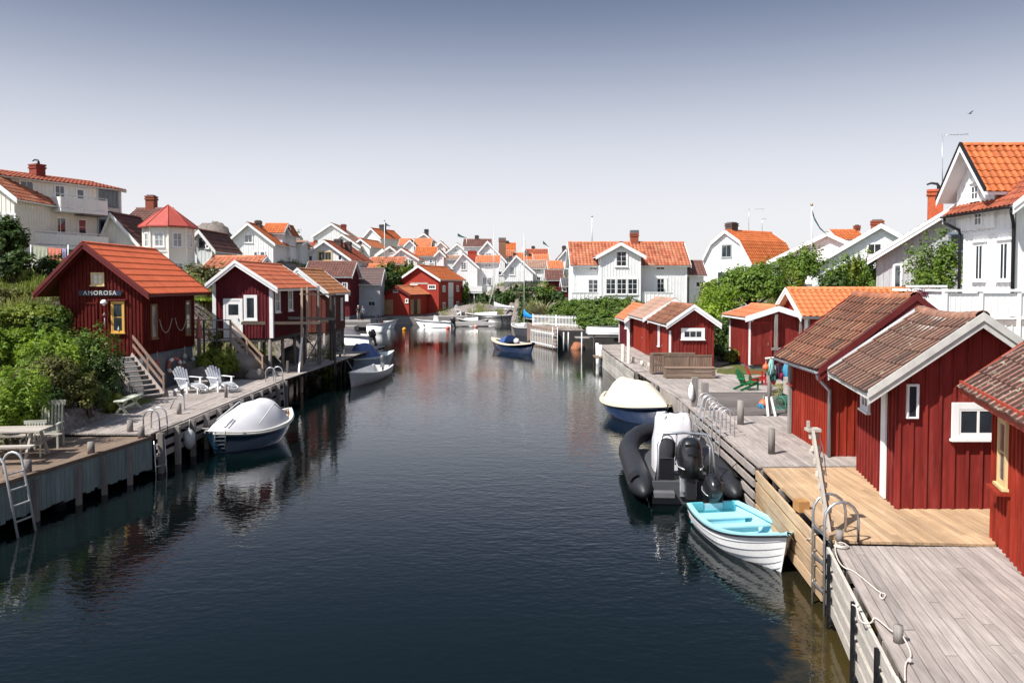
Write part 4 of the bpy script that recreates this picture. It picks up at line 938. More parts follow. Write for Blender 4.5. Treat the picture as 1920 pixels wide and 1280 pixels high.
# ---- white house above the clipped hedge
W1, rf1, fc1, _ = rh('large white house with mottled terracotta roof and a gabled bay, behind the rounded hedge', 1069, 1296, 455, 498, 572, 77.5, W=6, wall=WALLW, roof=TILE_TER, ov=.4, og=.35, corner=WHITE, m=4, tile=(.34, .42, .05),
    wins=[(1112, 503.5, 14, 5, (2, 1)), (1112, 537, 18, 26, (2, 3)), (1238, 503, 15, 5, (2, 1)), (1238.5, 536, 21, 28, (2, 3), dict(curtain=True))], chim=[(-.1, 6.4, .95, dict(w=.85, d=.75, pot='hood'))])
bay, rfb, fcb, _ = gh('gabled bay', (1164.5, 454), (1117, 480), (1212, 480), 572, 75.6, 5.0, wall=WALLW, roof=TILE_TER, ov=.5, m=4, corner=WHITE,
    wins=[(1166, 485, 19, 27, (2, 3), dict(cw=.14)), (1146, 537, 17.5, 28, (2, 3)), (1166.5, 537, 17.5, 28, (2, 3)), (1187, 537, 17.5, 28, (2, 3))])
def absorb(part, host, name):
    """makes a built block a part of a bigger house: meshes keep their place, names and order"""
    bpy.context.view_layer.update()
    inv = host.matrix_world.inverted(); mw = part.matrix_world.copy()
    ch = [o for o in bpy.data.objects if o.parent == part]
    wallo = [o for o in ch if o.name.startswith('wall')][0]
    for o in ch:
        M = inv @ mw
        def bake(x):
            x.data = x.data.copy() if x.data.users > 1 else x.data
            x.data.transform(M)
            for c in [k for k in bpy.data.objects if k.parent == x]: bake(c)
        bake(o)
    for o in ch: o.parent = host
    bpy.data.objects.remove(part)
    wallo.name = name
    return wallo
absorb(bay, W1, 'bay')
ext, _, _, _ = rh('x', 1289, 1326, 490, 516, 575, 78.5, W=3.4, wall=WALLW, roof=TILE_BR, wins=[(1312, 533, 14, 9, (2, 1), dict(cw=.14))], corner=WHITE)
absorb(ext, W1, 'annexe')
mb = MB(); a = at(1073, 549, 76.2); b = at(1131, 549, 76.2); c = at(1204, 549, 76.2); d = at(1262, 549, 76.2)
for p, q in ((a, b), (c, d)):
    mb.bx(p.x, q.x, p.y, p.y + .1, a.z - 1.6, a.z); mb.bx(p.x - .05, q.x + .05, p.y - .05, p.y + .15, a.z, a.z + .08)
    for k in range(9): xx = p.x + (q.x - p.x) * k / 8; mb.bx(xx - .03, xx + .03, p.y - .03, p.y, a.z - 1.6, a.z)
mb.build('balustrade', WHITE, W1, off=W1.location) if False else None
mb.v = [tuple(Matrix.Rotation(pi / 2, 3, 'Z') @ (Vector(p) - W1.location)) for p in mb.v]; mb.build('balustrade', WHITE, W1)
W2, rf2, fc2, _ = house('white_house', 'white gambrel-roofed house with bright orange tiles standing above the shrubs', 'house', (at(1366, 500, 82).x - .6, 80.5, 5.1), -1.0, 6.3, 6.4, 2.5, 1.0,
    ov=.3, og=.3, wall=WALLW, roof=TILE_OR, trim=WHITE, bh=.26, tile=(.30, .42, .05), gambrel=(.60, .64), m=4, corner=WHITE,
    windows=[('f', 0, 3.0, 1.2, 1.2, (2, 1), dict(cw=.08, fmat=paint('grey_green_frame', (.35, .38, .36, 1), .5))), ('f', -.2, .2, 1.9, 1.3, (2, 1), {}), ('r', 3.4, .6, 1.5, 1.2, (2, 1), {})],
    chim=[(-.3, 1.0, .8, dict(w=.9, d=.9, mat=BRICKB))])
antenna('aerial mast on the gambrel-roofed house', 1404, 392, 438, 83, 1.6)
antenna('short dark mast on the ridge of the gambrel-roofed house', 1429, 410, 434, 84.5, .4)
rh('orange roof with a small red chimney far behind the shaded gable', 1572, 1626, 432, 450, 470, 82, W=4, roof=TILE_OR, chim=[(0, 2.6, .5, dict(w=.5, d=.5))])
# ---------------------------------------------------------------- left shore huts
PRF1 = [(-2.3, 2.37), (-.38, 4.33), (2.12, 2.37)]
hut1, rfh1, fch1, _ = house('fishing_hut', 'dark red hut with a vivid red roof and ochre windows, lettered AMOROSA', 'hut', (-16.02, 31.05, 2.62), 0, 3.2, 5.0, 0, 1, ov=.5, og=.55,
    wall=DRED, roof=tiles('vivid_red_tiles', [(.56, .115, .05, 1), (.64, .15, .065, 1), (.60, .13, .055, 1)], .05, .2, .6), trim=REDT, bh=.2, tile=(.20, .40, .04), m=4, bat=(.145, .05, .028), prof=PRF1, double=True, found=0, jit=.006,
    windows=[('f', .66, .92, .40, 1.12, (1, 2), dict(fmat=YELF, cw=.06)), ('f', -.10, 2.76, .40, .40, (2, 2), dict(fmat=paint('pale_ochre_frame', (0,)*4), cw=.06, gmat=GLASSL)),
             ('r', .9, .62, .42, 1.3, (1, 2), dict(fmat=paint('brown_frame', (.22, .12, .05, 1), .6), cw=.05, gmat=GLASSL)), ('r', 4.25, .55, .42, 1.45, (1, 3), dict(fmat=paint('brown_frame', (0,)*4), cw=.05, gmat=GLASSL))])
mb = MB(); mb.bx(-1.56, 1.56, .05, 4.9, -1.7, -.03); mb.build('foundation', STONE, hut1)
# sign: blue board with raised pale letters
SGN = paint('sign_blue', (.012, .022, .055, 1), .5, .2); SLET = paint('sign_letters', (.52, .50, .44, 1), .5, .08)
sg = thing('name_sign', 'dark blue board lettered AMOROSA on the gable of the red hut', 'sign', (-16.02, 31.0, 5.04))
mb = MB(); mb.box((0, -.02, 0), (1.66, .03, .20)); mb.build('board', SGN, sg)
def text_mesh(name, txt, size, mat, parent, loc, rot=(pi / 2, 0, 0), ext=.006, sp=1.22):
    cu = bpy.data.curves.new('letters', 'FONT'); cu.body = txt; cu.size = size; cu.extrude = ext; cu.align_x = 'CENTER'; cu.align_y = 'CENTER'; cu.space_character = sp
    cu.offset = size * .012
    o = bpy.data.objects.new('letters_tmp', cu); COL.objects.link(o); bpy.context.view_layer.update()
    me = bpy.data.meshes.new_from_object(o.evaluated_get(bpy.context.evaluated_depsgraph_get())); bpy.data.objects.remove(o)
    me.transform(Matrix.Translation(loc) @ (Matrix.Rotation(rot[2], 4, 'Z') @ Matrix.Rotation(rot[0], 4, 'X')))
    me.materials.clear(); me.materials.append(mat)
    o = bpy.data.objects.new(name, me); COL.objects.link(o); o.parent = parent; return o
lt = text_mesh('lettering', 'AMOROSA', .235, SLET, sg, (0, -.042, 0))
# serifs: small feet and caps on the strokes
hut2, rfh2, fch2, _ = house('fishing_hut', 'maroon hut on stilts with white corner boards and a white glazed door', 'hut', (-12.85, 38.0, 2.82), 0, 2.8, 6.6, 0, 1, ov=.4, og=.42,
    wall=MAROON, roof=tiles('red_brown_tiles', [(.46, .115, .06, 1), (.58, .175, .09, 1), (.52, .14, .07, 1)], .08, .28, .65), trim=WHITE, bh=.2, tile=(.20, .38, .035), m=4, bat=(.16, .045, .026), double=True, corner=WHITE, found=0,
    prof=[(-1.62, 2.50), (-.2, 3.62), (1.80, 2.33)],
    windows=[('f', .38, .92, .42, 1.02, (1, 1), dict(cw=.11)), ('r', .75, 1.25, .62, .98, (2, 2), dict(cw=.09, gmat=GLASSL)), ('r', 3.0, 1.25, .62, .98, (2, 2), dict(cw=.09, gmat=GLASSL))],
    doors=[('f', -.46, .0, .72, 1.78, WHITE, dict(glass=(.2, .85, .62, .9), handle=1))])
hut3, rfh3, fch3, _ = house('fishing_hut', 'brown-walled hut with mossy brown tiles and white bargeboard just beyond the maroon hut', 'hut', (-12.65, 47.8, 2.5), 0, 2.9, 5.5, 0, 1, ov=.32, og=.4,
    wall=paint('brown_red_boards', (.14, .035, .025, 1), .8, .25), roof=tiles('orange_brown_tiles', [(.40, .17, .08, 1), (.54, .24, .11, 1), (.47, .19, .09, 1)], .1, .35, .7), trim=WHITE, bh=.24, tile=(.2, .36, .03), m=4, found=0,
    prof=[(-1.75, 2.35), (-.1, 3.78), (1.75, 2.30)], double=True, windows=[('r', 4.4, .6, .3, 1.3, (1, 1), dict(cw=.1))])
del PADS[-4:]
PADS[:] = [p for p in PADS if not (-18.5 < p[0] < -10.5 and 30 < p[1] < 53)]
PADS += [(-17.6, 33, 2.3), (-17.2, 36.5, 2.4), (-14.2, 31.2, .95), (-14.1, 33, .95), (-14.1, 35, .95), (-15.5, 33, 1.0), (-14.6, 37.0, 1.6)]
def stilts(host, pts, z0, z1, r=.07, mat=None, name='stilt'):
    for (x, y) in pts: mb = MB(); mb.tube([(x, y, z0), (x, y, z1)], r, 8); mb.build(name, mat or GREYV, host)
stilts(hut2, [(-1.3, .1), (1.25, .1), (1.3, 2.0), (1.3, 4.2), (1.3, 6.4), (-1.2, 6.3), (0, 3.2)], -2.9, -.04, .085)
stilts(hut3, [(1.35, .1), (1.35, 2.6), (1.35, 5.3), (-1.3, .1)], -3.4, -.04, .09)
mb = MB(); mb.bx(-1.38, 1.38, .04, 6.56, -.2, -.03); mb.build('floor_frame', DKWOOD, hut2)
mb = MB(); mb.bx(-1.43, 1.43, .04, 5.46, -.2, -.03); mb.build('floor_frame', DKWOOD, hut3)
# ---------------------------------------------------------------- big apartment-like house on the hill
Yr = 62.0; pr_ = at(228, 470, Yr); dirv = Vector((-.44, -.90)).normalized(); Lb = 12.0
# long side faces the camera: 'r' face with yaw so that local +y runs from near-left to far-right
yaw = atan2(-(-dirv.x), -dirv.y); far = Vector((pr_.x, pr_.y)); nearp = far + dirv * Lb
ey = (far - nearp).normalized(); ex = Vector((ey.y, -ey.x)); Wb = 7.0; Pc = nearp - ex * Wb / 2; zb = pr_.z - .6
eavez = at(228, 352, Yr).z - zb; 
B1, rB1, fB1, pB1 = house('white_house', 'large three-storey white house with two long balconies above the lettered red hut', 'house', (Pc.x, Pc.y, zb), atan2(-ey.x, ey.y), Wb, Lb, 0, 1,
    wall=CREAM, roof=TILE_RED, ov=.3, og=.25, bh=.2, tile=(.32, .42, .05), found=3, gut=(WHITE, [1]),
    prof=[(-Wb / 2 - .3, eavez - .2), (0, eavez + .6), (Wb / 2 + .3, eavez - .2)],
    windows=[('r', 10.9, eavez - 1.5, 1.5, 1.15, (4, 1), dict(fmat=paint('slate_blue_frame', (0,)*4))), ('r', 10.9, eavez - 3.85, 1.5, 1.2, (4, 1), dict(fmat=paint('slate_blue_frame', (0,)*4))),
             ('r', 4.6, eavez - 1.45, .9, 1.1, (2, 1), {}), ('r', 7.0, eavez - 1.5, .7, 1.1, (2, 2), {}),
             ('r', 8.6, eavez - 1.4, .55, .9, (1, 2), {}), ('r', 4.3, eavez - 3.7, 2.1, 1.1, (4, 1), {}),
             ('r', 7.0, eavez - 3.8, .8, 1.1, (2, 1), {}), ('r', 8.7, eavez - 3.8, .6, 1.1, (1, 2), {})],
    chim=[(.6, 7.3, .75, dict(w=.85, d=.7, mat=paint('dark_red_brick', (.22, .045, .03, 1), .85, .25, scale=9), pot='cowl'))])
fr = fB1['r']
for z, u0, u1 in ((eavez - 2.1, 6.2, 9.9), (eavez - 4.75, 2.0, 9.9)):
    mb = MB(); fr.box(mb, u0, u1, z - .25, z, .02, 1.3); b_ = mb.build('balcony', WHITE, B1)
    mb = MB(); fr.box(mb, u0, u1, z + .06, z + .80, 1.24, 1.28)
    for k in range(int((u1 - u0) / .25)): fr.box(mb, u0 + k * .25, u0 + k * .25 + .03, z + .06, z + .8, 1.28, 1.30)
    fr.box(mb, u0, u0 + .05, z + .06, z + .8, .02, 1.28); mb.build('parapet', WHITE, b_)
    mb = MB(); fr.box(mb, u0, u1, z + .92, z + .97, 1.22, 1.28)
    for k in range(5): u = u0 + (u1 - u0 - .08) * k / 4; fr.box(mb, u, u + .08, z, z + .92, 1.16, 1.235)
    mb.build('railing', STEEL, b_)
mb = MB(); fr.box(mb, 9.95, 10.1, -1, eavez - .25, 0, .06); fr.box(mb, 11.85, 12.02, -1, eavez - .25, 0, .06); fr.box(mb, 0, 12.0, eavez - 2.1, eavez - 2.03, 0, .04); mb.build('corner_bay', paint('pale_bay_boards', (.62, .62, .60, 1), .6, .06), B1)
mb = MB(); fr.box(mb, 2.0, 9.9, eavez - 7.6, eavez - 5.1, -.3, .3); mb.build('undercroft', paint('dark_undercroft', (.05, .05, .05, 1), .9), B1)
mb = MB(); fr.box(mb, 3.0, 5.8, eavez - 2.5, eavez - 2.38, .02, .5); fr.box(mb, 8.1, 9.9, eavez - 2.45, eavez - 2.37, .02, 1.2); mb.build('awning', paint('striped_awning', (.22, .18, .17, 1), .7), B1)
# low orange wing in front at the left edge
gh('small pale yellow gable with a mottled red roof at the left edge', (-36, 318), (-110, 395), (32, 372), 470, 52, 7, wall=CREAM, roof=TILE_TER, wins=[(-20, 430, 22, 30, (2, 1)), (12, 415, 20, 26, (3, 1))])
# brown-roofed house and the tower
BR, rBR, _, _ = rh('cream house with a dull brown tiled roof between the big white house and the tower', 214, 288, 392, 428, 480, 64, W=7, wall=CREAM, roof=TILE_BR, chim=[(-.2, .9, 1.1, dict(w=.8, d=.7, mat=BRICK))])
gh('steep brown roof end with a white bargeboard above the lettered hut', (206, 398), (180, 460), (262, 460), 475, 60, 4, wall=CREAM, roof=TILE_BR, og=.4)
tw = thing('tower', 'cream six-sided tower with a red pointed roof and white windows', 'tower', tuple(at(317, 500, 60)))
bz = at(317, 500, 60).z; et = at(317, 425, 60).z - bz; ap = at(317, 384, 60).z - bz; rr = 1.72
ang = [radians(-90 + 22.5 + 45 * k) for k in range(8)]
mb = MB(); mb.poly([(rr * cos(a), rr * sin(a)) for a in ang], -1.5, et)
for a in ang: mb.beam((rr * 1.01 * cos(a), rr * 1.01 * sin(a), -1), (rr * 1.01 * cos(a), rr * 1.01 * sin(a), et - .05), .12, .12)
mb.poly([(rr * 1.03 * cos(a), rr * 1.03 * sin(a)) for a in ang], et - 1.95, et - 1.85)
mb.build('wall', CREAM, tw)
mb = MB(); ro_ = rr * 1.22; vs = [(ro_ * cos(a), ro_ * sin(a), et - .02) for a in ang] + [(0, 0, ap)] + [(ro_ * cos(a), ro_ * sin(a), et - .12) for a in ang]
mb.add(vs, [(k, (k + 1) % 8, 8) for k in range(8)] + [(9 + k, 9 + (k + 1) % 8, (k + 1) % 8, k) for k in range(8)] + [tuple(range(16, 8, -1))])
for a in ang: mb.tube([(ro_ * cos(a), ro_ * sin(a), et), (0, 0, ap + .01)], .03, 5)
mb.build('roof', paint('red_sheet_roof', (.40, .075, .055, 1), .5, .12), tw)
for k in (7, 0, 1, 6):
    a0, a1 = ang[k], ang[(k + 1) % 8]; m_ = Vector(((cos(a0) + cos(a1)) / 2 * rr, (sin(a0) + sin(a1)) / 2 * rr, 0)); n_ = m_.normalized(); u_ = Vector((-n_.y, n_.x, 0))
    fc = Face(m_, u_, n_)
    for z in (et - 1.55, et - 3.75): add_window(fc, tw, 0, z, .62, 1.0, 2, 2, cw=.08, gmat=GLASSL)
gh('grey gable with a small black balcony frame right of the tower', (372, 430), (357, 446), (404, 470), 500, 67, 6, wall=PALEG, roof=TILE_BR, wins=[(376, 455, 7, 14, (1, 1), dict(fmat=BLACKP)), (386, 462, 4, 5, (1, 1))])
# ---------------------------------------------------------------- houses of the village, left to right
FR_OCH = dict(fmat=YELF)
gh('white gabled house with a bright orange roof and wide tripartite dormer above the maroon hut', (464, 417), (414, 461), (516, 457), 492, 95, 9, wall=WALLW, roof=TILE_OR,
   wins=[(463.5, 447, 14, 14, (2, 1), dict(gmat=GLASS)), (477, 478, 6, 12, (1, 1)), (490, 478, 8, 12, (1, 1))], chim=[(0.3, 2.5, .45, dict(w=.7, d=.6, mat=BRICKB))], og=.5)
gh('white dormer house with a vivid orange roof adjoining the tall white gable', (534, 420), (521, 440), (548, 442), 490, 101, 3, wall=WALLW, roof=TILE_OR, wins=[(534, 449, 4, 10, (1, 2))])
rh('vivid orange roof slope running right from the white gable', 488, 532, 420, 437, 470, 99, W=3.5, wall=WALLW, roof=TILE_OR)
rh('low terracotta roof in the grass between the hut lettered AMOROSA and the maroon hut', 376, 482, 482, 504, 530, 58, W=4, wall=CREAM, roof=TILE_TER, name='cottage')
rh('white flat balcony house with glass railing right of the orange roofs', 522, 566, 452, 458, 495, 104, W=5, wall=PALEG, roof=TILE_TAN, wins=[(540, 476, 5, 10, (1, 1)), (553, 478, 7, 12, (2, 1))])
gh('white house with a broad gable and amber window above the grey boathouse', (608, 450), (553, 487), (661, 487), 510, 108, 9, yaw=-.12, wall=WALLW, roof=TILE_RED,
   wins=[(608, 480, 24, 15, (4, 1), dict(fmat=paint('pale_ochre_frame', (0,)*4), cw=.16)), (580, 484, 6, 9, (1, 1)), (637, 483, 6, 9, (1, 1))], chim=[(.9, 3.0, .3, dict(w=1.0, d=.8, mat=BRICKB)), (2.0, 4.0, .0, dict(w=.8, d=.7, mat=BRICKB))], og=.5)
gh('pale green-white house high at the back with a red chimney', (621, 418), (583, 443), (664, 447), 470, 150, 8, wall=PALEG, roof=TILE_TAN, chim=[(1.6, 2, -.1, dict(w=.9, d=.8, mat=paint('dark_red_brick', (0,)*4)))], bh=.35)
gh('white gable crossed in front of the pale green-white house', (640, 438), (606, 468), (676, 462), 480, 140, 8, wall=WALLW, roof=TILE_TAN, bh=.35)
gh('white hilltop house with an orange roof and black chimney behind the flagpole', (696, 427), (678, 446), (716, 446), 470, 160, 9, yaw=-.35, wall=WALLW, roof=TILE_OR, wins=[(712, 456, 5, 7, (1, 1))], chim=[(.2, 4, .9, dict(w=1.1, d=1.0, mat=paint('black_chimney_stone', (.05, .05, .055, 1), .8)))])
gh('white cottage with a paired gable window and orange-red roof left of the flagpole', (676, 447), (659, 460), (697, 463), 490, 142, 8, yaw=-.2, wall=WALLW, roof=TILE_OR2, wins=[(676, 456, 5, 8, (2, 1)), (680, 471, 3, 4, (1, 1))])
rh('brick red roof wedge between two white gables left of the flagpole', 650, 676, 447, 460, 480, 150, W=5, roof=TILE_RED)
gh('white gable in shade with an arched dark window behind the red-roofed porch', (731, 461), (697, 483), (748, 475), 495, 131, 6, wall=PALEG, roof=TILE_TAN, wins=[(733, 470, 10, 6, (1, 1))])
gh('white house with a pale double window below the white gable by the flagpole', (752, 465), (729, 484), (786, 486), 510, 126, 7, wall=WALLW, roof=TILE_OR, wins=[(754, 478, 10, 7, (2, 1), dict(gmat=GLASSL))])
rh('brick red tiled roof over a yellow glazed porch behind the red boathouse', 690, 758, 483, 495, 515, 120, W=4, wall=paint('yellow_boards', (.52, .36, .13, 1), .6), roof=TILE_TER, wins=[(736, 503, 6, 12, (2, 3), FR_OCH), (746, 503, 6, 12, (2, 3), FR_OCH), (727, 503, 6, 12, (2, 3), FR_OCH)])
rh('pale pink roofed porch with striped white walls beside the dark trees', 683, 722, 496, 503, 525, 112, W=3.5, wall=CREAM, roof=TILE_OR2, wins=[(697, 511, 8, 12, (2, 1))])
rh('orange roof and long balcony house in the middle of the hillside', 776, 818, 464, 480, 502, 135, W=5, roof=TILE_OR, wins=[(792, 489, 5, 8, (1, 2)), (808, 489, 5, 8, (1, 2))], side=[('b', 0, 1.5, .8, 1.2, (2, 2))])
rh('orange roof higher up behind the long balcony house', 774, 808, 448, 463, 480, 150, W=5, roof=TILE_OR2)
gh('grey-white gable with a black chimney on the skyline left of the brown roofs', (795, 437), (777, 447), (812, 451), 470, 160, 7, wall=PALEG, roof=TILE_OR2, chim=[(.3, 2, .9, dict(w=.8, d=.8, mat=paint('black_chimney_stone', (0,)*4)))])
rh('pinkish orange roof behind two small white gables on the slope', 746, 770, 448, 460, 478, 152, W=5, roof=TILE_OR2)
gh('small white gable under the pinkish orange roof on the slope', (768, 449), (756, 461), (780, 461), 480, 146, 5, wall=WALLW, roof=TILE_BR)
gh('white gable with a small square window left of the brown ridge', (857, 456), (832, 476), (880, 474), 505, 148, 6, wall=WALLW, roof=TILE_OR2, wins=[(854, 470, 5, 6, (2, 1))])
rh('tan roof strip low behind the orange-roofed red boathouse', 833, 862, 480, 486, 505, 140, W=3, roof=TILE_TAN, wall=WALLW)
# the front white house with a wing and a white balcony on posts
H21, r21, f21, _ = gh('white waterfront house with a red chimney, a side wing and a balcony on white posts', (868, 473), (846, 501), (899, 501), 545, 124, 8, wall=WALLW, roof=TILE_RED, corner=WHITE,
    wins=[(869, 498.5, 9, 13, (2, 3)), (906, 528, 7, 14, (2, 3)), (917, 528, 7, 14, (2, 3))] if 0 else [(869, 498.5, 9, 13, (2, 3))], chim=[(.9, 3.5, .4, dict(w=1.4, d=1.0, mat=paint('bright_red_brick', (.42, .06, .035, 1), .8, .2)))])
wing, _, _, _ = rh('x', 892, 938, 480, 492.5, 548, 125, W=4.5, wall=WALLW, roof=TILE_OR2, wins=[(912, 498, 4, 4, (1, 1)), (918, 498, 4, 4, (1, 1)), (908.5, 527, 6.5, 13, (2, 3)), (918.5, 527, 6.5, 13, (2, 3))], corner=WHITE)
absorb(wing, H21, 'side_wing')
q0 = at(869, 548, 121.5); q1 = at(904, 548, 121.5); mb = MB(); mb.bx(q0.x, q1.x, 121.5, 124.3, q0.z - .15, q0.z + .1); mb.bx(q0.x, q1.x, 121.45, 121.55, q0.z + .1, q0.z + .95); mb.bx(q0.x, q0.x + .1, 121.5, 124.3, q0.z + .1, q0.z + .95)
bl = mb.build('balcony', WHITE, H21, off=H21.location)
for px in (889, 905, 911):
    m2 = MB(); a = at(px, 549, 121.8); m2.beam((a.x, a.y, 1), (a.x, a.y, a.z), .18, .18, up=(0, 1, 0)); m2.build('post', WHITE, bl, off=H21.location)
gh('taller white gabled house with a broad brown chimney behind the waterfront house', (914, 451), (896, 472), (951, 491), 540, 134, 9, wall=WALLW, roof=TILE_RED, wins=[(905, 477, 6, 5, (1, 1), dict(gmat=GLASSL)), (916, 477, 10, 5, (2, 1), dict(gmat=GLASSL)), (939, 512, 9, 6, (1, 1))], chim=[(1.6, 3, .4, dict(w=1.2, d=1.0, mat=paint('tan_brick', (.25, .13, .08, 1), .85), pot='hood'))], bh=.35)
rh('long dull brown roof on the skyline with a grey chimney', 867, 922, 449, 462, 480, 146, W=6, roof=TILE_BR, wall=WALLW, chim=[(0, 2.2, .7, dict(w=.7, d=.7, mat=BRICKB))])
rh('orange roof on the skyline between the two yacht masts', 938, 968, 456, 469, 495, 150, W=5, roof=TILE_OR, wins=[(957, 480, 6, 8, (2, 1))], chim=[(0, 1.0, .4, dict(w=.7, d=.6, mat=BRICKB))])
rh('orange roofed white house with a broad tan chimney right of the masts', 962, 999, 475, 490, 520, 136, W=5, roof=TILE_OR, chim=[(.8, 2.0, .1, dict(w=1.0, d=.9, mat=paint('tan_brick', (0,)*4), pot='hood'))])
rh('bright orange-red roof with a dark round skylight on the skyline', 985, 1029, 468, 488, 510, 142, W=6, roof=TILE_RED, wall=WALLW, chim=[(-.3, 1.2, .6, dict(w=.6, d=.6, mat=BRICKB))])
gh('white lean gable facing the channel beside the rocky garden', (968, 478), (940, 512), (1004, 511), 528, 119, 7, wall=WALLW, roof=TILE_TAN, wins=[(960, 508, 9, 14, (1, 1), dict(gmat=GLASSL))])
rh('tan tiled roof over a striped white house above the rocks', 983, 1028, 488, 503, 530, 121, W=5, roof=TILE_TAN, wall=PALEG, wins=[(1010, 507, 8, 4, (2, 1)), (1010, 522, 7, 6, (2, 1))])
rh('orange roof with a white gable beyond the tan tiled roof', 1027, 1058, 490, 504, 522, 116, W=5, roof=TILE_OR2, wall=WALLW, side=[('b', 0, 1.5, .8, 1.2, (2, 2))])
gh('tiny white gable with a brown chimney just left of the terracotta-roofed house', (1061, 467), (1045, 485), (1072, 481), 505, 132, 5, wall=WALLW, roof=TILE_BR, wins=[(1058, 475.5, 3, 5, (1, 1)), (1061, 475.5, 3, 5, (1, 1))], chim=[(0, 1, .6, dict(w=.6, d=.6, mat=BRICKB))])
rh('low red-walled shed with a dull pinkish roof beside the rocky shrubs', 1022, 1058, 507, 525, 545, 104, W=4, roof=TILE_BR, wall=MAROON, name='shed', cat='shed')
rh('dark slate shed with small windows left of the terracotta-roofed house', 1053, 1076, 522, 536, 556, 94, W=3.5, roof=tiles('slate_grey_tiles', [(.10, .095, .10, 1), (.15, .14, .145, 1)], .1, .3), wall=MAROON, wins=[(1058, 543, 6, 5, (1, 1))], name='shed', cat='shed')
rh('small red-roofed cottage low on the skyline right of the balcony house', 566, 588, 455, 464, 490, 132, W=4, roof=TILE_RED, wall=WALLW, chim=[(0, 1.4, .4, dict(w=.6, d=.5))], name='cottage')
gh('little white gable wedged between the long balcony house and the tan roof strip', (824, 468), (813, 479), (836, 480), 505, 128, 5, wall=WALLW, roof=TILE_TAN, wins=[(824, 479, 4, 6, (2, 1))])
rh('terracotta roof peeping out behind the taller white gable', 944, 966, 470, 482, 500, 139, W=4, roof=TILE_TER, wall=WALLW)
rh('low pinkish roof over a glazed white porch below the bright skyline roof', 1000, 1030, 478, 487, 500, 127, W=3.5, roof=TILE_OR2, wall=WALLW, wins=[(1008, 493, 5, 8, (2, 2)), (1019, 493, 5, 8, (2, 2))])
gh('white gable with a brown roof just under the flagpole on the slope', (717, 466), (702, 478), (730, 478), 495, 135, 5, wall=WALLW, roof=TILE_RED, wins=[(716, 477, 4, 6, (2, 1))])
gh('pale gable half hidden right of the orange hillside roof', (826, 452), (814, 463), (839, 464), 485, 152, 5, wall=PALEG, roof=TILE_OR2)
# ---- waterfront boathouses
H4, r4, f4, _ = rh('maroon boathouse with a streaky brown roof and a white notice board', 566, 660, 491, 519, 592, 97, W=6, roof=TILE_BR, wall=MAROON, tilt=.0, name='boathouse', cat='boathouse', wins=[(646.5, 539, 8, 17, (2, 3))], og=.4, tile=(.34, .5, .05))
mb = MB(); a = at(640, 557, 97.1); mb.box((a.x - .1, a.y - .0, a.z), (1.9, .08, 1.0)); solo('notice_board', mb, WHITE, 'large blank white board on the maroon boathouse', 'board')
H5, r5, f5, _ = rh('pale grey boathouse with a smooth dark brown roof and two people outside', 640, 715, 504, 533, 592, 103, W=5, roof=tiles('smooth_brown_roof', [(.125, .085, .08, 1), (.14, .095, .09, 1)], 0, .15), wall=GREYW, name='boathouse', cat='boathouse', og=.25,
    wins=[(697, 569, 12, 8, (2, 1), dict(fmat=GREYW))], tile=(.4, .6, .02))
add_door(f5['r'], H5, at(681, 575, 103.3).x - H5.location.x, .1, 1.1, 1.9, paint('pale_blue_door', (.38, .44, .50, 1), .6), cmat=GREYW)
H6, r6, f6, _ = gh('big red boathouse with a bright orange roof and white hatch doors on the waterfront', (785, 497), (742, 526), (828, 524), 590, 112, 11, wall=paint('clear_red_boards', (.36, .035, .02, 1), .65, .1), roof=TILE_OR, name='boathouse', cat='boathouse', og=.4, yaw=-.25,
    wins=[(810, 538, 13, 6, (3, 1), dict(cw=.1)), (775, 536, 13, 4, (2, 1), dict(cw=.08, gmat=GLASSL))], side=[], double=False)
fr = f6['r']
for z in (.1, 2.35): add_door(fr, H6, 5.2, z, 2.0, 2.1, WHITE, cmat=WHITE, handle=0)
for u in (2.2, 8.4):
    for z in (.9, 3.3): add_window(fr, H6, u, z, .9, .7, 2, 2, gmat=GLASSL, cw=.12)
mb = MB(); Face((0, 0, 0), (1, 0, 0), (0, -1, 0)).box(mb, -1.4, 1.4, 4.3, 4.42, .02, .04)
for k in range(14): Face((0, 0, 0), (1, 0, 0), (0, -1, 0)).box(mb, -1.2 + k * .18, -1.1 + k * .18, 4.42, 4.56, .02, .04)
mb.build('sign_lettering', SLET, H6)
H7, r7, f7, _ = gh('small red boat shed with a pale orange roof and open wooden doors on the quay', (745, 536), (712, 552), (772, 552), 591, 106, 6, wall=paint('clear_red_boards', (0,)*4), roof=TILE_OR2, trim=REDT, name='boathouse', cat='boathouse', og=.4, yaw=-.3,
    wins=[(741, 545.5, 9, 4, (3, 1), dict(fmat=CREAM, cw=.06)), (763, 564, 4, 6, (1, 1), dict(fmat=CREAM))])
PINE = wood('pine_doors', (.36, .20, .10, 1), (.55, .34, .18, 1), 2, .6)
add_door(f7['f'], H7, -1.2, .1, 1.3, 1.9, PINE, cmat=PINE); add_door(f7['r'], H7, 1.0, .1, .8, 1.9, PINE, cmat=PINE); add_door(f7['r'], H7, 3.2, .1, .9, 1.9, PINE, cmat=PINE)
mb = MB(); f7['r'].box(mb, 1.5, 2.7, .1, 2.0, 0, .035); mb.build('opening_shade', BLACKP, H7)  # black panel painted as the shaded doorway; the wall is not cut
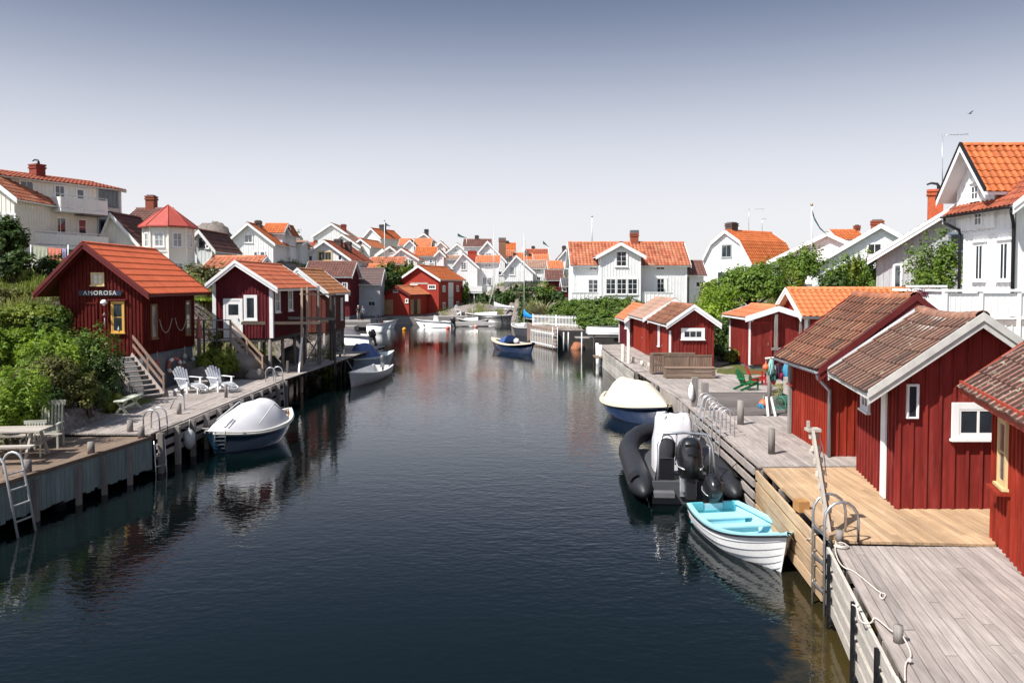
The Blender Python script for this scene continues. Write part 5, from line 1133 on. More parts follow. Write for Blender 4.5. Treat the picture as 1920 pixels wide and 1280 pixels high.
# village quays
def quay(name, label, pts, z0, z1, mat, cat='quay'): mb = MB(); mb.poly(pts, z0, z1); return solo(name, mb, mat, label, cat)
WQ = wood('dark_quay_boards', (.09, .085, .085, 1), (.19, .18, .175, 1), 0)
GQ = wood('grey_quay_boards', (.26, .24, .225, 1), (.42, .39, .37, 1), 0)
a, b = gp(736, 592, 1.0), gp(812, 592, 1.0)
quay('quay', 'timber quay in front of the red boathouses', [(-23, 107), (-15.5, 105.5), (-6, 107), (-2.5, 112), (-2.5, 118), (-23, 118)], -1.5, 1.0, GQ)
quay('quay', 'grey pier with upright boards where the motor cruiser lies', [(-26, 90), (-15.6, 91), (-15.3, 93.8), (-26, 94)], .55, 1.05, GQ)
quay('quay', 'boat pier beyond the motor cruiser with a white-topped deck', [(-24, 83), (-16.6, 83.6), (-16.5, 85.6), (-24, 85.8)], .45, .95, GQ)
quay('quay', 'long floating pontoon with a pale edge in front of the speedboat moorings', [(-9, 100.5), (-2.2, 101), (-2.2, 102.5), (-9, 102.2)], .1, .5, wood('pale_pontoon', (.45, .43, .41, 1), (.62, .6, .58, 1), 0))
quay('quay', 'dark timber landing in front of the maroon and grey boathouses', [(-32, 94.2), (-17.2, 94.2), (-16.2, 105.4), (-32, 105.4)], -1.5, 1.0, GQ)
land_z = build_land()
# ---------------------------------------------------------------- vegetation
G_FRE = leafmat('fresh_green_leaves', (.075, .14, .018, 1), (.135, .22, .028, 1), (.22, .32, .045, 1), .32)
def bush(label, px, Y, ptop, wpx, mat, n=2600, leaf=.07, name='shrub', cat='shrub', nb=4, group=None, depth=1.0, zb=None, trunk=None, nclump=26, fill=.35, flat=1.0, clump=.33, long=1.6):
    c = at(px, 600, Y); z = (land_z(c.x, Y) if zb is None else zb) - .08; h = at(px, ptop, Y).z - z; rx = wpx / 2 / F * Y
    bl = []
    for k in range(nb):
        a = 2 * pi * k / nb + R.random(); q = .42 if nb > 1 else 0
        f = R.uniform(.62, .82) if nb > 1 else 1; hz = h * R.uniform(.8, 1.0) if k else h
        if trunk: bl.append(((rx * q * cos(a), rx * q * depth * sin(a), hz * .64), (rx * f, rx * f * depth, hz * .36)))
        else: bl.append(((rx * q * cos(a), rx * q * depth * sin(a), hz * .5), (rx * f, rx * f * depth, hz * .5)))
    return shrub(name, label, cat, (c.x, Y, z), bl, n, leaf, mat, group, trunk, long=long, nclump=nclump, fill=fill, clump=clump)
def ferns(label, px, Y, ptop, wpx, mat, n=500, width=.03, zb=None, spread=1.0, name='fern', cat='fern', group=None):
    if mat is not G_SIL: return bush(label, px, Y, ptop, wpx, mat, min(n * 6, 6500), .042 * (Y / 25) ** .5, name, cat, 3, group, zb=zb, nclump=34, clump=.3, long=4.2, fill=.5)
    c = at(px, 600, Y); z = (land_z(c.x, Y) if zb is None else zb) - .05; h = max(at(px, ptop, Y).z - z, .25)
    return fern(name, label, cat, (c.x, Y, z), wpx / 2 / F * Y, h, n, mat, group, width, spread)
bush('dark leafy tree at the left edge below the long balcony', 2, 41, 412, 88, G_DARK, 6000, .13, 'tree', 'tree', trunk=.14, nclump=50)
bush('dark spreading bush under the tree at the left edge', 22, 39, 468, 66, G_DARK, 2400, .11)
bush('low dark foliage left of the laundry line', 90, 47, 490, 60, G_MID, 1500, .12)
rb = bush('rose bush with white blooms behind the roof of the lettered hut', 98, 43, 480, 46, G_DARK, 2200, .09)
n = 60; C, N, T = crown_points([((0, 0, .55), (.6, .5, .6))], n, .1, .2, 20); leaf_mesh('flowers', C, np.full(len(C), .1), N, T, paint('white_petals', (.8, .8, .76, 1), .7), rb)
bush('matted pale green shrub halfway up the slope left of the lettered hut', 45, 30, 572, 120, G_YEL, 6000, .07, nb=5)
bush('mid-green shrub touching the left wall of the lettered hut', 92, 30, 575, 75, G_MID, 3600, .07)
bush('grey-green shrub on the upper slope at the left edge', 8, 33, 545, 90, G_OLV, 3000, .08)
bush('large rounded dark green bush in front of the lettered hut', 152, 27.6, 622, 118, G_MID, 9000, .06, nb=5, nclump=44)
bush('dark bush hanging below the rounded one beside the stairs', 190, 27.2, 665, 70, G_DARK, 3600, .06)
bush('olive brown bush in the middle of the left slope', 82, 23.6, 668, 120, G_OLV, 8000, .05, nb=5, nclump=44)
bush('dull green bush spreading above the wooden garden chair', 130, 23.8, 705, 90, G_OLV, 4500, .05)
bush('dark green bush low behind the garden chair', 60, 22.4, 735, 110, G_DARK, 5000, .055)
bush('shadowy shrub over the rocks at the back of the brown deck', 172, 25, 728, 60, G_DARK, 2600, .05)
bush('yellow-green bush on the slope at the left edge', 10, 26, 622, 90, G_BRI, 3600, .07)
ferns('bright fern clump high on the slope at the left edge', 18, 26, 612, 80, G_BRI, 700, .03)
ferns('bright yellow-green fern patch left of the rounded bush', 96, 25.4, 628, 110, G_BRI, 1000, .028)
ferns('tall bright fern clump above the picnic table at the left edge', 12, 20.8, 700, 120, G_BRI, 1100, .022)
ferns('fern tuft beside the olive brown bush', 128, 24.4, 650, 50, G_BRI, 350, .022)
ferns('fern clump growing beside the pale green bench', 208, 26.2, 738, 34, G_YEL, 260, .018)
ferns('small fern between the rocks above the wooden chair', 162, 24.2, 712, 26, G_BRI, 160, .018)
ferns('dark fern clump under the bushes by the wooden chair', 30, 21.5, 745, 80, G_MID, 420, .02)
ferns('bright yellow-green fern mat on the rock between the two huts', 402, 34.8, 655, 74, G_YEL, 900, .024)
ferns('sunlit grass tuft below the door of the maroon hut', 404, 37.0, 622, 26, G_YEL, 160, .02)
bush('bright green bush between the lettered hut and the maroon hut', 380, 41.5, 560, 56, G_BRI, 3800, .09)
bush('darker bush standing behind the gap between the two red huts', 372, 45, 545, 60, G_MID, 2600, .11)
bush('green thicket under the gable of the grey house', 386, 50, 500, 90, G_OLV, 2800, .12)
ferns('yellow broom bush on the rock under the brown-walled hut', 613, 45.6, 634, 26, G_YEL, 240, .03)
bush('dark leafy shrub at the end of the left walkway', 632, 50.5, 630, 26, G_DARK, 900, .07)
bush('brown flowering weeds under the scaffold of the maroon hut', 586, 44.4, 620, 34, G_OLV, 900, .05)
bush('tall dark tree between the grey boathouse and the red boathouse', 728, 109, 498, 44, G_DARK, 5000, .28, 'tree', 'tree', trunk=.2, nclump=44)
bush('dark shrub beneath the tall dark tree by the quay', 738, 108.5, 535, 34, G_DARK, 1600, .25)
bush('grey-green tree beside the yellow glazed porch', 762, 118, 492, 26, G_MID, 1600, .28, 'tree', 'tree', trunk=.15)
bush('green creeper on top of the red-roofed porch', 712, 110, 490, 34, G_MID, 1300, .25)
bush('little round tree on the skyline right of the orange dormer', 558, 120, 438, 22, G_MID, 900, .3, 'tree', 'tree', trunk=.12)
bush('low green shrub on the balcony of the waterfront house', 873, 119, 532, 14, G_MID, 500, .2)
for i, (px, Y, pt, w_, m_, lb) in enumerate(((958, 113.5, 540, 40, G_DARK, 'dark shrub below the iron railing left of the masts'), (1000, 104, 538, 48, G_DARK, 'dark green shrub on the rocks behind the yacht masts'),
        (1024, 92, 536, 42, G_MID, 'mid-green shrub on the rocks left of the white house'), (1012, 96, 552, 40, G_YEL, 'yellowish shrub low on the rocks right of the masts'), (1044, 88, 548, 34, G_DARK, 'dark shrub beside the steps left of the white house'),
        (905, 114, 552, 24, G_DARK, 'dark shrub under the wing of the waterfront house'))):
    bush(lb, px, Y, pt, w_, m_, 1700, .2)
ferns('pale dry reeds hanging over the rocks behind the yacht', 985, 108, 546, 50, G_SIL, 420, .06, spread=1.4); ferns('pale reeds below the yellowish shrub on the rocks', 1020, 86, 562, 44, G_SIL, 360, .05, spread=1.4)
# clipped hedge below the white house
hx = [(1074, 74.5, 568, 76), (1112, 72, 566, 84), (1150, 70, 564, 84), (1180, 68, 568, 60), (1132, 68, 585, 84), (1118, 68.5, 580, 60), (1165, 65.5, 590, 60), (1128, 67, 600, 60), (1150, 66.6, 604, 56)]
c0 = at(1120, 600, 69); zb = 1.5; bl = []
for px, Y, pt, w_ in hx:
    c = at(px, pt, Y); bl.append(((c.x - c0.x, Y - 69, (c.z - zb) * .5), (w_ / 2 / F * Y, w_ / 2 / F * Y * .8, (c.z - zb) * .52)))
shrub('hedge', 'large rounded clipped green hedge between the white picket fence and the white house', 'hedge', (c0.x, 69, zb), bl, 62000, .13, G_MID, trunk=None, nclump=130, fill=.12, clump=.26)
# right slope
bush('big mid-green tree crown above the three small sheds', 1408, 50, 495, 126, G_FRE, 14000, .11, 'tree', 'tree', trunk=.16, nclump=70, nb=5)
bush('bright yellow-green shrub behind the gable of the nearest small shed', 1345, 49, 540, 96, G_BRI, 8000, .09, nb=5, nclump=44)
bush('dark glossy thicket right of the nearest small shed', 1372, 44.5, 590, 82, G_DARK, 7000, .08, nb=4, nclump=40)
bush('bright green boughs hanging over the dark thicket', 1388, 43.6, 610, 44, G_BRI, 2400, .08)
bush('shrub in dense shade behind the slatted bench', 1360, 43.4, 640, 50, G_DARK, 2600, .08)
bush('small bright bush above the stone ledge by the annexe', 1377, 41.0, 656, 34, G_YEL, 1300, .06)
bush('olive bush at the white house corner behind the sheds', 1330, 60, 528, 46, G_OLV, 2200, .12)
bush('feathery conical tree beside the tall flagpole', 1500, 57, 462, 74, G_FRE, 6000, .12, 'tree', 'tree', trunk=.13, nclump=60, fill=.7)
bush('loose green bush left of the conical tree', 1472, 53, 500, 60, G_YEL, 3200, .11)
bush('broad green bush behind the long orange roof', 1600, 50, 482, 112, G_FRE, 7000, .11, nb=5, nclump=50)
bush('darker bush below the shaded gable', 1565, 47.5, 512, 80, G_DARK, 3500, .1)
bush('low rounded bush right behind the orange roof ridge', 1660, 46, 500, 90, G_MID, 5000, .1)
bush('small olive bush in front of the scalloped gable house', 1700, 44, 510, 60, G_OLV, 2400, .1)
bush('sprig of a bush rising above the long orange roof', 1603, 47, 474, 22, G_YEL, 500, .1)
bush('airy small tree with visible limbs before the black drainpipe', 1755, 37.5, 424, 120, G_FRE, 6500, .085, 'tree', 'tree', trunk=.09, nclump=60, fill=.75, clump=.24)
bush('low green foliage along the terrace wall under the small tree', 1722, 36, 515, 80, G_MID, 2600, .09)
# meadow grass
def grass(label, n, region, mat, h=(.2, .5), w_=.022, name='grass'):
    x0, x1, y0, y1 = region; X = RN.uniform(x0, x1, n * 2); Y = RN.uniform(y0, y1, n * 2)
    ok = (X < pw(XL, Y) - 1.5) | (X > pw(XR, Y) + 2.5); X = X[ok][:n]; Y = Y[ok][:n]
    g = 60; gx = np.linspace(x0, x1, g); gy = np.linspace(y0, y1, g); GZ = land_z.many(*np.meshgrid(gx, gy))
    fx = (X - x0) / (x1 - x0) * (g - 1.001); fy = (Y - y0) / (y1 - y0) * (g - 1.001); ix = fx.astype(int); iy = fy.astype(int); ax = fx - ix; ay = fy - iy
    Z = GZ[iy, ix] * (1 - ax) * (1 - ay) + GZ[iy, ix + 1] * ax * (1 - ay) + GZ[iy + 1, ix] * (1 - ax) * ay + GZ[iy + 1, ix + 1] * ax * ay
    dn = .5 + .5 * np.sin(X * .9 + 2 * np.sin(Y * .5)); k = Z > 1.4; X, Y, Z, dn = X[k], Y[k], Z[k] - .05, dn[k]; m = len(X)
    H = RN.uniform(h[0], h[1], m) * (.6 + .6 * dn); A = RN.uniform(0, 2 * pi, m); B = RN.uniform(0, 2 * pi, m); le = RN.uniform(.1, .5, m) * H
    dx, dy = np.cos(A) * w_, np.sin(A) * w_
    P0 = np.stack([X - dx, Y - dy, Z], 1); P1 = np.stack([X + dx, Y + dy, Z], 1); P2 = np.stack([X + np.cos(B) * le + dx * .4, Y + np.sin(B) * le + dy * .4, Z + H], 1); P3 = np.stack([X + np.cos(B) * le - dx * .4, Y + np.sin(B) * le - dy * .4, Z + H], 1)
    V = np.stack([P0, P1, P2, P3], 1).reshape(-1, 3); me = bpy.data.meshes.new(name)
    me.from_pydata(V.tolist(), [], np.arange(4 * m).reshape(-1, 4).tolist()); t = me.attributes.new('tint', 'FLOAT', 'FACE'); t.data.foreach_set('value', (RN.random(m) * .6 + dn * .4).astype(np.float32))
    me.materials.append(mat); o = bpy.data.objects.new(name, me); COL.objects.link(o); tag(o, label, 'grass', kind='stuff')
for px, Y, pt, w_, lb in ((934, 114, 545, 26, 'dark ivy bush under the side wing near the masts'), (975, 112, 536, 34, 'dark bush filling the rocks between the two masts'), (948, 113, 552, 30, 'low dark bush at the waterline behind the tall mast'), (986, 99, 552, 30, 'dark bush on the rock edge right of the second mast')): bush(lb, px, Y, pt, w_, G_DARK, 1800, .24)
grass('tall meadow grass on the slope behind the lettered hut', 42000, (-36, -13.5, 22, 56), G_GRS, (.25, .6), .024)
grass('bright long grass on the upper bank above the shrubs at the left edge', 22000, (-29, -16.2, 29, 46), leafmat('bright_grass_blades', (.17, .23, .035, 1), (.26, .31, .06, 1), (.40, .40, .14, 1), .4), (.3, .65), .026)
grass('grass and weeds on the right hillside', 26000, (9.5, 34, 33, 76), G_MID, (.15, .4), .03)
grass('rough grass on the far village slopes', 16000, (-34, 20, 76, 135), G_MID, (.2, .5), .05)
# boulders
ROCK = paint('granite_boulder', (.25, .215, .19, 1), .92, .4, scale=1.6, spec=.1)
def rock(label, px, py, z, s, mat=None, Y=None, sc=(1, .8, .7)):
    c = gp(px, py, z) if Y is None else at(px, py, Y); mb = MB(); mb.ball((0, 0, 0), s, 12, sc, jit=.35); o = mb.build('rock', mat or ROCK)
    o.location = (c.x, c.y, c.z if Y else z); o.rotation_euler = (0, 0, R.random() * 6); return tag(o, label, 'rock')
rock('grey boulder under the fern mat between the huts', 385, 712, 1.3, .9); rock('smooth grey boulder behind the right adirondack chair', 455, 690, 1.5, 1.0); rock('small rock at the foot of the maroon hut stairs', 478, 706, 1.2, .5)
rock('large smooth rock behind the wooden garden chair', 128, 790, 1.0, .8); rock('flat rock at the back corner of the brown deck', 165, 775, 1.1, .6); rock('rock in the shade beside the lettered hut wall', 352, 700, 1.4, .9)
rock('rock under the stilts of the maroon hut', 548, 668, 1.4, .8); rock('rock behind the braces of the scaffold', 590, 660, 1.3, .9)
rock('orange-red rock at the waterline below the quay', 1083, 654, 0, .75, paint('red_granite', (.38, .16, .09, 1), .9, .3, spec=.1)); rock('weedy rock in the water beside the white jetty posts', 1150, 672, -.1, .6)
rock('weathered rock outcrop on the bare hilltop behind the grey gable', 398, 452, 0, 3.0, Y=120, sc=(1.6, 1, .9))
rock('grey rocks on the village slope behind the yacht', 930, 578, 0, 1.6, Y=116, sc=(1.8, 1, .6)); rock('dark rocks below the waterfront house', 890, 580, 0, 1.5, Y=118, sc=(1.6, 1, .6))
# ---------------------------------------------------------------- furniture and gear
def ladder(label, a, b, w=.42, n=6, r=.02, mat=None, hoop=None, side=(0, 1, 0), name='ladder', cat='ladder', group=None):
    """rails from a (top) to b (bottom); hoop = vector the handles curve over to"""
    a = Vector(a); b = Vector(b); s = Vector(side).normalized(); o = b.copy(); t = thing(name, label, cat, b, 0, group); mat = mat or ALU
    for q in (-1, 1):
        m = MB(); pts = [b + s * w / 2 * q, a + s * w / 2 * q]
        if hoop:
            h = Vector(hoop); up = Vector((0, 0, 1)); r_ = h.length / 2
            pts += [a + s * w / 2 * q + h * .5 - h * .5 * cos(u) + up * r_ * 1.1 * sin(u) for u in [pi * k / 8 for k in range(1, 9)]]
            pts += [pts[-1] - up * (a.z - max(1.2, 0) if a.z > 1.2 else .3)]
        m.tube(pts, r, 8); m.build('rail', mat, t, off=o)
    for k in range(n):
        u = (k + .5) / n; p = a.lerp(b, u); m = MB(); m.beam(p - s * w / 2, p + s * w / 2, .05, .025); m.build('rung', mat, t, off=o)
    return t
def bollard(label, px, py, z, h, r, mat=None, name='mooring_post', cat='post', group=None, cap=None):
    c = gp(px, py, z); mb = MB(); mb.tube([(0, 0, 0), (0, 0, h)], [r, r * .97], 12)
    if cap: mb.tube([(0, 0, h), (0, 0, h + .012)], [r * 1.05, r * 1.02], 12)
    o = mb.build(name, mat or GREYV); o.location = c; return tag(o, label, cat, group)
def rope(label, pts, r=.016, name='rope', mat=None, cat='rope'):
    mb = MB(); P = [Vector(p) for p in pts]; Q = []
    for i in range(len(P) - 1):
        p0, p1, p2, p3 = P[max(i - 1, 0)], P[i], P[i + 1], P[min(i + 2, len(P) - 1)]
        for k in range(6):
            t = k / 6; Q.append(.5 * ((2 * p1) + (p2 - p0) * t + (2 * p0 - 5 * p1 + 4 * p2 - p3) * t * t + (3 * p1 - p0 - 3 * p2 + p3) * t ** 3))
    Q.append(P[-1]); mb.tube(Q, r, 6); return solo(name, mb, mat or ROPE, label, cat)
# left side
g = gp
q = g(22, 845, 1.1); ladder('tall aluminium ladder with curved handles at the left edge', (-10.88, 17.25, 1.45), (-10.35, 16.95, -.5), .5, 6, .028, hoop=(-.42, 0, 0), side=(.16, 1, 0))
ladder('steel bathing ladder with two tall hoops at the corner of the left docks', (L1b.x + .12, 22.9, 1.55), (L1b.x + .15, 22.9, 1.0), .5, 1, .022, STEEL, hoop=(-.45, 0, 0), side=(0, 1, 0))
ladder('narrow aluminium ladder hanging into the water at the dock corner', (L1b.x + .14, 22.6, .95), (L1b.x + .25, 22.5, -.5), .36, 5, .018, side=(.5, 1, 0))
ladder('aluminium ladder with rounded top behind the blue boat', (-10.05, 34.2, 1.6), (-9.8, 33.7, -.7), .42, 7, .02, hoop=(-.4, 0, 0), side=(.6, 1, 0))
q = g(345, 768, 1.15); mb = MB(); mb.tube([(-.55, .2, 0), (-.35, .1, .35), (-.12, 0, .52), (0, 0, .45), (.03, 0, 0)], .018, 8); o = mb.build('handrail', STEEL); o.location = q; tag(o, 'single bent steel handrail on the pale deck left of the chairs', 'handrail')
for args in (('short wooden bollard on the brown deck above the ribbed pile', 171, 850, 1.1, .3, .085), ('short pale bollard at the left end of the brown deck', 52, 886, 1.1, .3, .085),
             ('bollard standing inside the bathing ladder hoops', 244, 812, 1.1, .38, .085), ('bollard right at the corner by the narrow ladder', 265, 821, 1.1, .32, .09), ('bollard beside the bent handrail', 336, 776, 1.15, .35, .075),
             ('slim post at the dock edge near the right adirondack chair', 424, 745, 1.15, .5, .06)): bollard(*args, group='bollards on the left docks')
# picnic table
def picnic(label, loc, rz, mat):
    t = thing('picnic_table', label, 'table', loc, rz)
    m = MB(); [m.box((0, -.32 + .16 * k, .73), (1.8, .14, .04)) for k in range(5)]; m.build('table_top', mat, t)
    for s in (-1, 1):
        m = MB(); [m.box((0, s * (.66 + .15 * k), .44), (1.8, .13, .04)) for k in range(2)]; m.build('bench', mat, t)
    for x in (-.65, .65):
        for s in (-1, 1): m = MB(); m.beam((x, s * .62, 0), (x, s * .2, .71), .09, .045, up=(1, 0, 0)); m.build('leg', mat, t)
        m = MB(); m.beam((x + .04, -.82, .4), (x + .04, .82, .4), .04, .09); m.build('crossbeam', mat, t)
    return t
PALEW = wood('pale_table_wood', (.36, .32, .27, 1), (.56, .51, .45, 1), 0)  # pale tone of the picnic table wood
q = g(38, 862, 1.1); picnic('weathered picnic table with attached benches at the left edge', (q.x - .35, q.y + .1, 1.1), .12, PALEW)
def slat_chair(label, loc, rz, mat):
    t = thing('garden_chair', label, 'chair', loc, rz)
    m = MB(); [m.box((0, -.22 + .09 * k, .42), (.56, .07, .025)) for k in range(6)]; m.build('seat', mat, t)
    m = MB(); [m.beam((-.24 + .08 * k, .26, .4), (-.24 + .08 * k, .36, 1.12), .045, .02, up=(0, -1, 0)) for k in range(7)]; m.beam((-.32, .37, 1.13), (.32, .37, 1.13), .04, .12); m.build('backrest', mat, t)
    for x in (-.27, .27):
        m = MB(); m.beam((x, -.24, 0), (x, -.24, .62), .045, .045, up=(0, 1, 0)); m.build('leg', mat, t)
        m = MB(); m.beam((x, .3, 0), (x, .24, .5), .045, .045, up=(0, 1, 0)); m.build('leg', mat, t)
        m = MB(); m.box((x, 0, .64), (.06, .58, .03)); m.build('armrest', mat, t)
    return t
GWH = wood('worn_pale_green_wood', (.42, .42, .34, 1), (.62, .62, .52, 1), 0, .6)
q = g(92, 838, 1.1); slat_chair('worn pale wooden garden chair with a slatted back behind the picnic table', (q.x, q.y, 1.1), .25, GWH)
q = g(78, 852, 1.1); t = slat_chair('low folding slatted chair pushed against the garden chair', (q.x - .1, q.y - .2, 1.1), .3, GWH); t.scale = (.8, .8, .72)
# pale green bench
q0, q1 = g(218, 781, 1.12), g(262, 762, 1.12); c = (q0 + q1) / 2; rz = atan2(q1.y - q0.y, q1.x - q0.x)
t = thing('bench', 'pale green bench with crossed legs in the sun below the stairs', 'bench', c, rz); PG = paint('pale_green_paint', (.62, .66, .52, 1), .55, .1)
m = MB(); [m.box((0, -.11 + .11 * k, .46), (1.75, .1, .035)) for k in range(3)]; m.build('seat', PG, t)
for x in (-.62, .62):
    for s in (-1, 1): m = MB(); m.beam((x, s * .2, 0), (x, -s * .16, .44), .07, .05, up=(1, 0, 0)); m.build('leg', PG, t)
m = MB(); m.beam((-.62, 0, .2), (.62, 0, .2), .035, .08); m.build('stretcher', PG, t)
# adirondack chairs
def adirondack(label, loc, rz, mat, rest=True, sc=1.0, group=None):
    t = thing('adirondack_chair', label, 'chair', loc, rz, group); t.scale = (sc,) * 3
    m = MB(); [m.beam((-.27, -.30 + .09 * k, .36 - .019 * k), (.27, -.30 + .09 * k, .36 - .019 * k), .075, .02) for k in range(7)]; m.build('seat', mat, t)
    m = MB(); hs = (.80, .90, .97, .97, .90, .80)
    for k in range(6): x0 = -.20 + .08 * k; x1 = x0 * 1.45; h = hs[k]; m.beam((x0, .24, .2), (x1, .24 + .36 * h, .2 + h * .8), .075, .018, up=(0, -1, .4))
    m.box((0, .42, .52), (.6, .03, .07)); m.build('backrest', mat, t)
    for s in (-1, 1):
        m = MB(); m.box((s * .34, -.02, .56), (.12, .72, .022)); m.build('armrest', mat, t)
        m = MB(); m.beam((s * .31, -.30, 0), (s * .31, -.30, .55), .03, .09, up=(0, 1, 0)); m.build('leg', mat, t)
        m = MB(); m.beam((s * .28, -.34, .33), (s * .28, .62, .0), .025, .11); m.build('leg', mat, t)
    if rest:
        m = MB(); [m.beam((-.25, -.42 - .085 * k, .35 - .012 * k * k * .6), (.25, -.42 - .085 * k, .35 - .012 * k * k * .6), .07, .02) for k in range(6)]
        for s in (-1, 1): m.beam((s * .22, -.80, 0), (s * .22, -.80, .25), .03, .06, up=(0, 1, 0)); m.beam((s * .22, -.4, .33), (s * .22, -.85, .2), .025, .06)
        m.build('footrest', mat, t)
    return t
AW = paint('white_garden_paint', (.72, .73, .76, 1), .5, .08)
q = g(347, 737, 1.15); adirondack('white adirondack chair in front of the lifebuoy', (q.x, q.y + .35, 1.155), 1.05, AW)
q = g(407, 735, 1.15); adirondack('white adirondack chair nearer the blue boat', (q.x, q.y + .35, 1.155), .95, AW)
q = g(372, 732, 1.15); t = thing('side_table', 'low slatted side table between the two white chairs', 'table', (q.x, q.y + .3, 1.155), .5)
m = MB(); [m.box((-.2 + .1 * k, 0, .33), (.085, .45, .02)) for k in range(5)]; m.build('table_top', GREYWD, t)
for s in (-1, 1): m = MB(); m.beam((-.2, s * .18, 0), (.2, s * .18, .32), .04, .03, up=(0, 1, 0)); m.beam((.2, s * .185, 0), (-.2, s * .185, .32), .04, .03, up=(0, 1, 0)); m.build('leg', GREYWD, t)
# stairs
def stairs(label, top, bot, w, n, mat, rail=True, rmat=None, railh=.85, sides=(-1, 1)):
    top = Vector(top); bot = Vector(bot); d = bot - top; dh = Vector((d.x, d.y, 0)).normalized(); s = Vector((-dh.y, dh.x, 0)); t = thing('stairs', label, 'stairs', bot)
    for k in range(n): p = top.lerp(bot, (k + .5) / n); m = MB(); m.box(p, (.24, w, .035), rz=atan2(dh.y, dh.x)); m.build('tread', mat, t, off=bot)
    for q in (-1, 1): m = MB(); m.beam(top + s * q * w / 2, bot + s * q * w / 2 + Vector((0, 0, .05)), .045, .2); m.build('stringer', mat, t, off=bot)
    if rail:
        for q in sides:
            m = MB(); u = Vector((0, 0, railh)); o = s * q * (w / 2 + .04); m.beam(top + o + u, bot + o + u, .04, .11); m.beam(top + o + u * .55, bot + o + u * .55, .035, .1)
            for f in (0, .5, .98): p = top.lerp(bot, f) + o; m.beam(p, p + u, .07, .07, up=(0, 1, 0))
            m.build('handrail', rmat or mat, t, off=bot)
    return t
stairs('weathered stairs with a sloping handrail down from the lettered hut to the pale deck', (-15.15, 30.65, 2.62), (-13.35, 29.35, 1.2), .95, 9, GREYWD, rmat=wood('brown_handrail', (.22, .15, .12, 1), (.40, .28, .22, 1), 1), sides=(1,), railh=.75)
st = stairs('dark stairs with a pale slanting handrail at the door of the maroon hut', (-12.95, 37.1, 2.8), (-11.5, 37.15, 1.2), 1.0, 9, GREYWD, rmat=wood('pale_pine_rail', (.40, .27, .18, 1), (.58, .42, .30, 1), 1), sides=(-1,))
ld = thing('landing', 'railed landing before the white door of the maroon hut', 'landing', (-13.6, 37.2, 2.8))
m = MB(); [m.box((-.55 + .13 * k, 0, -.02), (.12, 1.15, .035)) for k in range(10)]; m.build('floor_boards', GREYWD, ld)
for x in (-.6, .0, .62): m = MB(); m.beam((x, -.55, -1.4), (x, -.55, .95), .07, .07, up=(0, 1, 0)); m.build('post', DKWOOD, ld)
m = MB(); m.beam((-2.2, -.55, .93), (.65, -.55, .93), .08, .05); m.beam((-2.2, -.55, .5), (.65, -.55, .5), .05, .08); m.build('handrail', GREYWD, ld)
# props and scaffold beams by the maroon hut
sc_ = thing('scaffold', 'rough timber scaffold of pale beams and props along the side of the maroon hut', 'scaffold', (-10.9, 38.5, 1.1)); o0 = sc_.location.copy()
PPINE = wood('pale_pine_beam', (.42, .30, .20, 1), (.60, .47, .35, 1), 0)
def bm(a, b, w=.09, mat=PPINE, nm='beam', h=None): m = MB(); m.beam(a, b, w, h or w, up=(0, 0, 1) if abs((Vector(b) - Vector(a)).normalized().z) < .9 else (0, 1, 0)); m.build(nm, mat, sc_, off=o0)
bm(at(452, 606, 37.4), at(600, 605, 39.5), .05, PPINE, h=.14); bm(at(540, 596, 40), at(628, 598, 43), .06, GREYV, h=.14); bm(at(598, 603, 39.6), at(615, 602, 42), .05, PPINE, h=.12); bm(at(563, 551, 39.5), at(628, 552, 43), .06, PPINE, h=.08)
for px, pt, pb, Y, mt in ((566, 540, 735, 39.3, PPINE), (576, 536, 628, 41, PPINE), (597, 536, 690, 42.5, GREYV), (601, 600, 690, 42.3, GREYV), (620, 550, 680, 44.5, DKWOOD), (628, 552, 700, 43, DKWOOD)):
    bm(at(px, pt, Y), at(px, pb, Y), .1, mt, 'prop')
bm(at(560, 700, 38.5), at(568, 615, 39.5), .08, paint('white_paint', (0,)*4), 'prop'); bm(at(566, 695, 39), at(600, 630, 42), .07, GREYV, 'brace'); bm(at(600, 690, 43), at(622, 628, 45), .07, GREYV, 'brace'); bm(at(566, 625, 40), at(596, 660, 42), .05, GREYV, 'brace')
# things on the lettered hut
def ring(mb, c, R_, r, seg=24, n=10, M=None, a0=0, a1=2 * pi):
    rows = []
    cl = abs(a1 - a0 - 2 * pi) < 1e-3
    for k in range(seg + 1):
        a = a0 + (a1 - a0) * k / seg; rows.append([(c[0] + (R_ + r * cos(b)) * cos(a), c[1] + r * sin(b), c[2] + (R_ + r * cos(b)) * sin(a)) for b in [2 * pi * j / n for j in range(n)]])
    mb.grid(rows, closed=True)
LBR = paint('faded_red_plastic', (.48, .13, .09, 1), .6, .2)
wallx = -16.02 + 1.6
lb = thing('lifebuoy', 'faded red and white lifebuoy hanging on the grey stone wall', 'lifebuoy', (wallx + .22, 33.4, 1.95)); lb.rotation_euler = (0, 0, pi / 2 - .5)
for k in range(4):
    m = MB(); a = radians(45) + k * pi / 2; ring(m, (0, 0, 0), .30, .075, 8, 10, a0=a, a1=a + radians(62)); m.build('red_section', LBR, lb)
    m = MB(); ring(m, (0, 0, 0), .30, .077, 4, 10, a0=a + radians(62), a1=a + radians(90)); m.build('white_section', WHITE, lb)
def hang(label, loc, r, sc, mat, L=.5, cat='buoy', name='buoy', group=None):
    t = thing(name, label, cat, loc, 0, group); m = MB(); m.ball((0, 0, 0), r, 12, sc); m.lathe([(0, r * sc[2] + .04), (.025, r * sc[2] + .03), (.03, r * sc[2] - .01)], n=8); m.build('float', mat, t)
    m = MB(); m.tube([(0, 0, r * sc[2] + .02), (.01, 0, r * sc[2] + L)], .012, 5); m.build('cord', ROPE, t); return t
CRM = paint('cream_plastic', (.62, .58, .48, 1), .45, .12)
